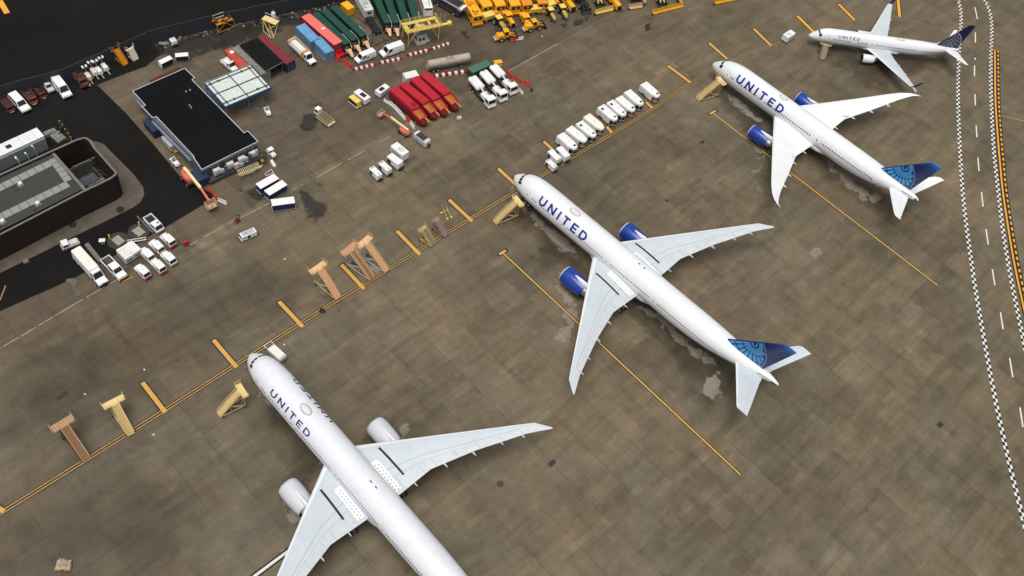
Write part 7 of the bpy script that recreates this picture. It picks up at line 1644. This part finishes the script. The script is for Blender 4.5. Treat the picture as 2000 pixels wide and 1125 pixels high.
def whitebox():
    e=E('equipment_box'); m=MB('white_dirty'); m.tbox(-1.75,1.75,-1.1,1.1,.3,3.2,ch=.08); m.put('body',e); m=MB('barrier_white'); m.tbox(-1.7,1.7,-1.05,1.05,3.2,3.26); m.put('roof',e); m=MB('chassis'); m.tbox(-1.6,1.6,-.9,.9,.05,.3); m.put('skid',e); return e
spawn(Kind(whitebox,3.5),(813,143),(792,148),3.2,'tall off-white box behind the red trailers','box',scale=False)
def sbox():
    e=E('equipment_box'); m=MB('barrier_white'); m.tbox(-.55,.55,-.4,.4,.1,.7,ch=.05); m.put('body',e); m=MB('grey_light'); m.tbox(-.5,.5,-.35,.35,.7,.76); m.put('lid',e); return e
spawn(Kind(sbox,1.1),(900,228),(894,230),.6,'small white box near the right red trailer nose','box',scale=False)
KTt=Kind(tanktruck,9.3); GT='white tank trucks'
spawn(KTt,(962,199),(922,152),2.2,'white tank truck, nearest of three, beside the green box end','truck',GT,smin=.9,smax=1.1); spawn(KTt,(985,187),(944,141),2.2,'white tank truck, middle of three','truck',GT,smin=.9,smax=1.1); spawn(KTt,(1005,173),(963,129),2.2,'white tank truck, rightmost of three, nearest the red barriers','truck',GT,smin=.9,smax=1.1)
def skip():
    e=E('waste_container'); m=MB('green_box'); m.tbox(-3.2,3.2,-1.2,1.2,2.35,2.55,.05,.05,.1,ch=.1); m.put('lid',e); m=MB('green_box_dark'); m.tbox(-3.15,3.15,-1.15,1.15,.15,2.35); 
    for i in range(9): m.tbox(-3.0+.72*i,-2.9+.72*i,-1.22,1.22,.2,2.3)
    m.put('body',e); m=MB('chassis'); m.tbox(-3,3,-1,1,0,.15); m.put('skid',e); return e
spawn(Kind(skip,6.4),(955,120),(918,136),2.5,'green waste container behind the white tank trucks','container',smin=.9,smax=1.1)
p=g(972,127); e=E('grit_bin',(p.x,p.y,0),R(30)); m=MB('yellow_pale'); m.tbox(-1.0,1.0,-.6,.6,0,1.1,.1,.1,.1,ch=.08); m.put('bin',e); m=MB('yellow'); m.tbox(-1.05,1.05,-.65,.65,1.1,1.2,.1,.1,.1); m.put('lid',e); tag(e,'yellow bin behind the rightmost white tank truck','bin')
p=g(1038,177); e=E('hydrant_post',(p.x,p.y,0)); m=MB('rust'); m.cyl((0,0,0),(0,0,.8),.28,.2,n=9); m.ball((0,0,.8),.22,n=8); m.put('stump',e); m=MB('chassis'); m.cyl((0,0,0),(0,0,.1),.5,n=10); m.put('base',e); tag(e,'dark stump beyond the red barriers','post')
# tanker
def tanker():
    e=E('tanker_trailer'); m=MB('tank_beige'); m.cyl((-5.6,0,2.1),(5.6,0,2.1),1.1,n=24); m.ball((-5.6,0,2.1),1.1,.35,1,1,n=16); m.ball((5.6,0,2.1),1.1,.35,1,1,n=16)
    for x in (-3.5,0,3.5): m.cyl((x-.06,0,2.1),(x+.06,0,2.1),1.15,n=24)
    m.put('tank',e,smooth=True); m=MB('grey_mid'); m.path([(-.8,-.5,3.5),(.8,-.5,3.5),(.8,.5,3.5),(-.8,.5,3.5),(-.8,-.5,3.5)],.06,5)
    for x in (-.8,.8):
        for y in (-.5,.5): m.cyl((x,y,3.05),(x,y,3.5),.05,n=5)
    m.use('tank_beige'); m.cyl((0,0,3.15),(0,0,3.35),.35,n=12); m.put('hatch_rail',e); m=MB('grey_light'); m.tbox(-5.8,5.6,-.6,.6,.8,1.05); m.use('chassis'); m.tbox(-5.5,-3,-1.1,1.1,.5,.9); m.cyl((5.5,0,.9),(6.6,0,.7),.08); m.put('chassis',e); m=MB('tan_brown')
    for z in (.9,1.4,1.9): m.cyl((-6.1,-.6,z),(-6.1,.6,z),.05)
    m.put('ladder',e); wheels(e,(-4.6,-3.3,3.2),1.0,.5,.3); return e
spawn(Kind(tanker,12.2),(919,111),(834,127),1.9,'beige tanker trailer behind the red trailers','tanker',smin=.9,smax=1.15)
# white service truck with a tan stepped load
def flattruck():
    e=E('flatbed_truck'); m=MB('white_dirty'); m.tbox(-4.6,1.4,-1.1,1.1,.75,1.5); m.put('bed',e); m=MB('barrier_white'); m.tbox(-4.1,.9,-.85,.75,1.5,2.1,.3,.1,.1,ch=.1); m.put('load',e)
    m=MB('tan'); m.path([(-4.5,1.0,2.4),(1.2,1.0,2.2)],.09); m.path([(-4.5,1.0,1.9),(1.2,1.0,1.8)],.07); m.path([(-4.5,-1.0,2.3),(-4.5,1.0,2.4)],.12); m.path([(-4.2,-1.0,2.1),(-4.2,1.0,2.2)],.12)
    for i in range(7): m.cyl((-4.4+.9*i,1.0,1.5),(-4.4+.9*i,1.0,2.4),.06,n=5)
    m.tbox(-4.9,-4.4,-1.1,1.1,1.4,1.9); m.use('yellow_deep'); m.tbox(.9,1.35,-1.15,1.15,1.2,2.3); m.tbox(1.35,1.6,-1.15,-.4,.7,1.6); m.put('railing',e)
    c=MB('white'); f=c.tbox(1.6,3.1,-1.0,1.0,1.1,2.35,.6,.05,.12); c.put('cab',e); glassp(e,'windshield',f['f'],.06,.94,.1,.92)
    for k in 'lr': glassp(e,'side_window',f[k],.15,.9,.2,.85)
    m=MB('white'); m.side([(1.6,.6),(1.6,1.2),(3.1,1.2),(4.4,1.05),(4.5,.8),(4.5,.6)],-.95,.95,.06); m.put('hood',e); m=MB('black'); m.tbox(4.48,4.62,-.7,.7,.55,.95); m.tbox(-4.6,1.6,-.6,.6,.5,.75); m.put('grille',e); wheels(e,(3.6,-2.7),.98,.46,.3); return e
spawn(Kind(flattruck,9.3),(613,120),(570,79),1.5,'white truck with a tan-railed bed beside the sky blue containers','truck',smin=.9,smax=1.1)
def yellowskip():
    e=E('grit_bin'); m=MB('yellow'); m.tbox(-1.6,1.6,-1.05,1.05,.2,2.3,.05,.05,-.02,ch=.06); m.put('bin',e); m=MB('yellow_deep'); 
    for i in range(6): m.tbox(-1.4+.52*i,-1.3+.52*i,-1.1,1.1,.2,2.2)
    m.put('rib',e); m=MB('chassis'); m.tbox(-1.5,1.5,-.9,.9,0,.2); m.put('skid',e); return e
spawn(Kind(yellowskip,3.2),(685,15.5),(672.5,4.5),2.3,'tall yellow bin beside the long green trailers','bin',scale=False)
def caravan(L=9.):
    e=E('caravan'); m=MB('white_dirty'); h=L/2; m.tbox(-h,h,-1.25,1.25,.7,3.1,.05,.05,.05,ch=.1); m.put('body',e); V=Vector; q=[V((h,-1.25,.7)),V((h,1.25,.7)),V((h-.05,1.2,3.1)),V((h-.05,-1.2,3.1))]; glassp(e,'window',q,.3,.72,.5,.75,'black',.02)
    m=MB('grey_light'); m.tbox(-1,1.4,-.8,.6,3.1,3.3); m.tbox(2.2,3.4,-.9,-.2,3.1,3.35); m.use('grey_dark'); m.tbox(1.8,2.0,-.9,.8,3.1,3.16); m.put('roof_unit',e); m=MB('chassis'); m.tbox(-h+.2,h-.2,-1,1,.4,.7); m.cyl((h,0,.5),(h+1.2,0,.4),.06); m.put('chassis',e); wheels(e,(.6,-.6),1.1,.36,.24); return e
spawn(Kind(caravan,9.),(720,17),(699,-20),3.1,'off-white caravan between the two rows of green trailers','caravan',scale=False)
def coach():
    e=E('coach'); m=MB('white'); m.tbox(-5.5,5.0,-1.25,1.25,.6,3.1,.25,.05,.08,ch=.18); m.put('body',e); m=MB('grey_dark'); m.tbox(-5.0,4.2,.45,.6,3.1,3.13); m.use('barrier_white'); m.tbox(-5,4.3,-.9,-.4,3.1,3.2); m.tbox(2.0,4.0,-.2,.3,3.1,3.35,.2,.2,.05); m.use('black'); m.tbox(-4.5,4.0,-1.27,-1.2,2.2,2.8); m.put('roof_gear',e); V=Vector; q=[V((5.0,-1.25,.6)),V((5.0,1.25,.6)),V((4.75,1.17,3.1)),V((4.75,-1.17,3.1))]; glassp(e,'windshield',q,.08,.92,.72,.93,'grey_dark',.02); m=MB('chassis'); m.tbox(-5.3,4.9,-1,1,.35,.6); m.put('chassis',e); wheels(e,(3.4,-3.2),1.05,.45,.3); return e
spawn(Kind(coach,10.5),(838,17),(822,-32),3.1,'white coach parked behind the yellow gantry','coach',scale=False)
# gantry
q=[g(*k,4.6) for k in [(784,44),(848,29),(861,52),(788,66)]]; c=(q[0]+q[2])/2; ax=((q[1]-q[0])+(q[2]-q[3])).normalized(); ay=Vector((-ax.y,ax.x,0)); L=((q[1]-q[0]).length+(q[2]-q[3]).length)/2; W=abs((q[3]-q[0]).dot(ay))
e=E('gantry',(c.x,c.y,0),math.atan2(ax.y,ax.x)); tag(e,'pale yellow work gantry with a railed deck over a small cabin','gantry')
m=MB('stair_yellow'); 
for x0,x1 in ((-.5,-.36),(-.14,-.05),(.2,.26),(.42,.5)): m.tbox(L*x0,L*x1,-W/2,W/2,4.5,4.6)
for y0,y1 in ((-.5,-.22),(.22,.5)): m.tbox(-L*.498,L*.498,W*y0+.01,W*y1-.01,4.47,4.575)
m.use('tan_brown'); m.tbox(-L*.05,L*.1,-W*.22,W*.1,4.2,4.45); m.put('deck',e); m=MB('stair_yellow')
for z in (5.05,5.5):
    m.path([(-L/2,-W/2,z),(L/2,-W/2,z),(L/2,W/2,z),(-L/2,W/2,z),(-L/2,-W/2,z)],.045,5)
for i in range(8):
    for y in (-W/2,W/2): x=-L/2+L*i/7; m.cyl((x,y,4.6),(x,y,5.5),.05,n=5)
for y in (-W*.2,W*.2): m.cyl((-L/2+.3,y,4.7),(L/2-.2,y,4.75),.06,n=5)
m.put('railing',e)
for sx in (-1,1):
    for sy in (-1,1): m=MB('stair_yellow'); m.cyl((sx*(L/2-.6),sy*(W/2-.1),0),(sx*(L/2-.6),sy*(W/2-.1),4.5),.12,n=8); m.cyl((sx*(L/2-.6),sy*(W/2-.1),1.0),(sx*(L/2-2.6),sy*(W/2-.1),4.4),.09,n=6); m.put('leg',e)
m=MB('yellow_pale'); m.tbox(L/2,L/2+2.8,-W/2+.2,-W/2+.9,4.3,4.6); m.tbox(L/2+1.9,L/2+2.8,-W/2+.0,-W/2+1.1,4.2,4.9); m.put('boom',e)
for i in range(3): m=MB('grey_light'); m.cyl((L/2-.2+.9*i,W/2-1.2-.5*i,4.6),(L/2-.2+.9*i,W/2-1.2-.5*i,6.2),.06,n=5); m.put('lamp_post',e)
p=g(820,82); e=E('guard_cabin',(p.x,p.y,0),R(38)); m=MB('white_dirty'); f=m.tbox(-1.2,1.2,-1.1,1.1,.3,2.5); m.put('body',e); m=MB('grey_mid'); m.tbox(-1.35,1.35,-1.25,1.25,2.5,2.65); m.put('roof',e); m=MB('grey_light'); m.tbox(1.2,2.3,-1.0,.6,.3,.45); m.path([(2.2,-1,1.2),(2.2,.6,1.2)],.05); m.cyl((2.2,-1,.4),(2.2,-1,1.2),.05); m.tbox(-1.3,1.3,-1.2,1.2,.1,.3); m.put('step',e); glassp(e,'window',f['r'],.12,.42,.45,.8,'black',.015); glassp(e,'window',f['r'],.55,.85,.45,.8,'black',.015); glassp(e,'window',f['b'],.2,.8,.45,.8,'black',.015); glassp(e,'door',f['f'],.2,.5,.05,.85,'grey_mid',.015); tag(e,'small off-white cabin under the yellow gantry','cabin')
# hoses on the ground
def hose(pts,label,r=.09):
    P=[g(*p) for p in pts]; o=P[0]; m=MB('chassis'); m.path([tuple(q-o+Vector((0,0,r))) for q in P],r,6); q=m.put('hose'); q.location=o; tag(q,label,'hose','black hoses by the green trailers')
hose([(698,35),(715,48),(735,63),(752,78),(754,90),(755,98)],'long black hose running from the caravan to the white vans'); hose([(722,72),(728,66),(728,80),(724,92),(712,98),(700,102)],'black hose looping at the nose of the green trailers'); hose([(728,92),(740,86),(752,80),(768,78),(776,84)],'black hose crossing between the vans and trailers')
# black hose reel stack / dark framework beside the second green row
p=g(728,52); e=E('hose_ramp',(p.x,p.y,0),R(-52)); m=MB('chassis'); m.tbox(-3.5,3.5,-.9,.9,.3,.7); m.use('black')
for i in range(9): m.cyl((-3.2+.8*i,-.8,.9),(-3.2+.8*i,.8,.9),.35,n=8)
m.put('roller_bed',e); m=MB('grey_mid'); m.cyl((3.5,0,.5),(4.6,0,.3),.07); m.put('tow_bar',e); wheels(e,(2,-2),1.0,.4,.3); tag(e,'dark roller trailer left of the second green trailer row','trailer')
# silver and black conveyor truck
A=g(902,12,3.2);B=g(850,-18,3.2); d=A-B; L=d.length; c=(A+B)/2; e=E('conveyor_truck',(c.x,c.y,0),math.atan2(d.y,d.x)); m=MB('silver'); h=L/2
for s in (-1,1): m.use('silver' if s<0 else 'grey_dark'); m.tbox(-h,h,s*1.3-.14,s*1.3+.14,2.9,3.3)
m.use('silver')
m.tbox(h-.3,h+.9,-1.45,1.45,2.6,3.1); m.use('white'); m.tbox(h+.3,h+.9,-1.4,1.4,3.1,3.25); m.put('side_beam',e); m=MB('black'); m.tbox(-h,h-.4,-1.1,1.1,2.7,2.95); m.use('grey_dark')
for i in range(14): m.tbox(-h+.3+i*.8,-h+.6+i*.8,-1.05,1.05,2.95,3.05)
for y in (-.5,.1,.6): m.cyl((-h+.5,y,3.2),(h-1.4,y,3.25),.13,n=6)
m.put('belt_bed',e); m=MB('grey_mid')
for i in range(8):
    x=-h+.4+i*(L-1)/7; m.cyl((x,-1.3,2.9),(x+.8,-1.3,.8),.08,n=5); m.cyl((x+.8,-1.3,.8),(x+1.4,-1.3,2.9),.08,n=5)
m.tbox(-h,h,-1.2,1.2,.6,.9); m.m=['grey_dark']; m.put('truss',e); wheels(e,(h-1.5,-h+2),1.1,.55,.4); tag(e,'silver and black conveyor truck left of the yellow fleet','truck')
# ---- yellow snow fleet
GY='yellow snow clearing fleet'
KY=Kind(boxy,9.); KYr=Kind(boxy,9.,rust=True,body='yellow'); KYd=Kind(boxy,9.,body='yellow_deep')
for K,a,b,l in [(KYr,(933,29),(910,-8),'yellow snow blower truck with a rust-stained roof, left end of the fleet'),(KY,(952,10),(928,-26),'yellow snow blower truck, second from the left end'),(KY,(978,9),(958,-28),'yellow snow blower truck behind the front tractor'),(KY,(1007,8),(990,-28),'yellow snow blower truck behind the second tractor'),(KYd,(1030,6),(1014,-28),'deep yellow truck with a plain end, fifth from the left'),(KYd,(1060,2),(1046,-30),'deep yellow truck mostly cut by the photo edge, sixth from the left')]:
    spawn(K,a,b,3.3,l,'snow truck',GY,scale=False)
KWL=Kind(wheel_loader,7.2); KWd=Kind(wheel_loader,7.2,body='yellow_pale',old=True); KBT=Kind(bigtractor,7.4); KBH=Kind(backhoe,5.4); KHo=Kind(hopper,4.6)
spawn(KWL,(1013,67),(966,75),.8,'yellow wheel loader with a black bucket, nearest of the fleet','wheel loader',GY,smin=.85,smax=1.1)
spawn(KBT,(1004,46),(984,18),1.6,'yellow plow tractor behind the nearest wheel loader','tractor',GY,smin=.8,smax=1.1)
spawn(KBT,(1036,52),(1019,22),1.6,'yellow plow tractor right of the other plow tractor','tractor',GY,smin=.8,smax=1.1)
spawn(KWL,(1066,46),(1022,57),.8,'yellow wheel loader beside the second plow tractor','wheel loader',GY,smin=.85,smax=1.1)
spawn(KBH,(984,52),(968,34),1.2,'yellow and black tractor half hidden behind the nearest loader','tractor',GY,scale=False)
spawn(KHo,(964,26),(950,30),1.8,'pale yellow spreader beside the left snow blower truck','spreader',GY,scale=False)
spawn(KHo,(1059,12),(1040,15),2.0,'yellow spreader behind the second wheel loader','spreader',GY,scale=False)
spawn(KBH,(1084,37),(1069,14),1.2,'pale yellow tractor with black tyres, left of a similar one','tractor',GY,smin=.85,smax=1.2)
spawn(KBH,(1107,33),(1092,9),1.2,'pale yellow tractor with black tyres, right of a similar one','tractor',GY,smin=.85,smax=1.2)
spawn(KHo,(1081,4),(1072,7),2.0,'pale yellow spreader at the photo top edge behind the tractors','spreader',GY,scale=False)
spawn(KBT,(1116,10),(1100,-10),1.6,'yellow tractor at the photo top edge right of the pale tractors','tractor',GY,scale=False)
KSk=Kind(wheel_loader,7.2,body='chassis'); spawn(KSk,(1149,27),(1124,-14),.8,'black loader with a black bucket among the fleet','wheel loader',GY,smin=.85,smax=1.1)
spawn(KWd,(1175,14),(1158,-20),.8,'yellow loader behind the short yellow plow blade','wheel loader',GY,smin=.85,smax=1.1)
spawn(KBT,(1208,10),(1188,-14),1.6,'yellow tractor right of the short plow blade','tractor',GY,scale=False)
spawn(KWd,(1244,6),(1226,-28),.8,'yellow loader behind the tan plow blade','wheel loader',GY,smin=.85,smax=1.1)
spawn(KBH,(1260,4),(1248,-20),1.2,'yellow tractor cut by the photo edge right of the tan blade','tractor',GY,scale=False)
spawn(KWd,(1296,13),(1281,-22),.8,'yellow loader behind the long yellow plow blade','wheel loader',GY,smin=.85,smax=1.1)
spawn(KBH,(1331,4),(1318,-20),1.2,'yellow tractor cut by the photo edge right of the long blade','tractor',GY,scale=False)
def plow(a,b,m0,label):
    A,B=g(*a),g(*b); d=B-A; L=d.length; e=plow_blade(L,m0); c=(A+B)/2; e.location=(c.x,c.y,0); e.rotation_euler=(0,0,math.atan2(d.y,d.x)-math.pi/2+math.pi*0); tag(e,label,'snow plow','snow plow blades'); 
    f=Vector((math.cos(e.rotation_euler.z),math.sin(e.rotation_euler.z),0)); e.location=(c.x+f.x*.4,c.y+f.y*.4,0)
plow((1162,29),(1199,20),'yellow_pale','short pale yellow plow blade at the left'); plow((1228,19),(1254,15),'tan','short tan plow blade in the middle'); plow((1274,29),(1334,14),'yellow','long yellow plow blade in the middle of the apron edge'); plow((1395,9),(1454,-3),'yellow','long yellow plow blade farthest right')
# rusty platform wreck and cream stand by the wall
p=g(437,55); e=E('work_platform',(p.x,p.y,0),R(50)); m=MB('yellow_dark'); m.tbox(-2.2,2.2,-1.2,1.2,2.4,2.6)
for x in (-2.2,2.2):
    for y in (-1.2,1.2): m.cyl((x*1.1,y*1.1,0),(x,y,2.4),.11,n=6)
m.path([(-2.4,-1.3,.4),(2.4,-1.3,.4)],.09); m.path([(-2.4,-1.3,.4),(0,-1.2,2.4),(2.4,-1.3,.4)],.07); m.path([(-2.4,1.3,.4),(2.4,1.3,.4)],.09); m.put('frame',e); m=MB('rust'); rnd=random.Random(5)
for i in range(16): x=rnd.uniform(-2,2);y=rnd.uniform(-1,1); m.tbox(x-.4,x+.4,y-.15,y+.15,2.6,2.8+.4*rnd.random())
m.put('scrap',e); m=MB('cream'); m.path([(-1.8,1.2,2.6),(-1.8,1.2,3.7),(1.0,1.2,3.7),(1.0,1.2,2.6)],.07); m.path([(-1.6,.6,3.2),(.8,.6,3.2)],.07); m.put('railing',e); tag(e,'rusty yellow work platform at the foot of the blast wall','work platform')
p=g(530,62); e=E('work_stand',(p.x,p.y,0),R(-15)); m=MB('tan_pale'); m.tbox(-2.4,1.6,-.3,1.5,2.9,3.05); m.put('deck',e); m=MB('tan_pale')
for (a,b) in [((-2.2,0,2.9),(1.3,-2.2,.2)),((-1.4,.6,2.9),(1.8,-1.6,.2)),((-2.2,0,2.9),(-1.6,-1.0,.2)),((1.4,1.2,2.9),(1.8,-1.6,.2)),((1.3,-2.2,.2),(1.8,-1.6,.2)),((-1.6,-1.0,.2),(1.3,-2.2,.2)),((0,-1.0,1.5),(1.6,0,2.8)),((-2.2,1.3,2.9),(-1.6,.6,.2)),((-1.6,.6,.2),(1.8,-1.6,.2))]: m.cyl(a,b,.08,n=6)
m.put('truss',e); m=MB('cream'); m.path([(-2.3,1.4,3.05),(-2.3,1.4,3.9),(1.5,1.4,3.9),(1.5,1.4,3.05)],.05); m.put('railing',e); wheels(e,(1.9,),1.5,.25,.15); tag(e,'cream angled work stand between canopy and blast wall','work stand')
p=g(535,40); e=E('tank_bottle',(p.x,p.y,0)); m=MB('white'); m.cyl((0,0,.3),(0,0,2.2),.6,.55,n=14); m.ball((0,0,2.2),.56,n=12); m.put('tank',e); m=MB('grey_light'); m.cyl((0,0,0),(0,0,.3),.7,n=12); m.cyl((0,0,2.7),(0,0,3.2),.1,n=6); m.put('base',e); tag(e,'white upright tank behind the cream work stand','tank')
spawn(Kind(gpu,2.0,L=2.0,W=1.5,H=1.5),(342,84),(335,75),1.2,'small white trailer behind the two open-sided carts','trailer',scale=False)
p=g(319,82); e=E('post_bundle',(p.x,p.y,0),R(-40)); m=MB('barrier_white')
for i in range(4): m.cyl((-.9+.6*i,-.5,.1),(-.7+.6*i,.7,.1),.07,n=6)
m.put('posts',e); tag(e,'few white posts lying by the blast wall','posts')
spawn(Kind(pickup,4.8,name='pickup_truck',body='white',bed='white',L=4.8,load='white'),(462,134),(436,112),1.5,'white pickup with a covered bed beside the rust orange container','pickup')
p=g(628,9); e=E('scrap_heap',(p.x,p.y,0),R(20)); m=MB('barrier_white'); m.tbox(-3.4,-2.6,-.4,.4,0,.8,.1,.1,.1); m.path([(-1.0,0,0),(-.4,.6,1.6)],.14); m.path([(.2,-.3,0),(1.2,.8,1.9)],.16); m.path([(1.6,-.3,0),(2.6,.9,1.5)],.1); m.put('white_pieces',e); m=MB('tan_brown'); m.path([(2.2,.2,0),(3.2,1.2,1.6)],.12); m.path([(3.0,0,0),(3.4,.8,1.2)],.1); m.put('brown_pieces',e); tag(e,'heap of white and brown scrap behind the green trailers','scrap')
# ---- small debris on the concrete
for i,(c,m0,l) in enumerate([((282,722),'barrier_white','white scrap speck left of the yellow bar'),((166,770),'barrier_white','white scrap speck beside the dark drain grate'),((300,849),'barrier_white','white scrap speck below the double line'),((556,506),'barrier_white','white scrap speck left of the tan stairs'),((555,673),'barrier_white','white scrap on the double line beside the silvery unit'),((1059,71),'barrier_white','white scrap speck near the yellow fleet'),((661,606),'chassis','dark speck beside the double line')]):
    p=g(*c); m=MB(m0); m.loft([[(.22*math.cos(a)*(1+.3*math.sin(3*a)),.18*math.sin(a),0) for a in [6.283*j/8 for j in range(8)]],[(.12*math.cos(a),.1*math.sin(a),.1) for a in [6.283*j/8 for j in range(8)]]],True,True); q=m.put('litter_scrap'); q.location=(p.x,p.y,.03); tag(q,l,'litter','scraps on the concrete')
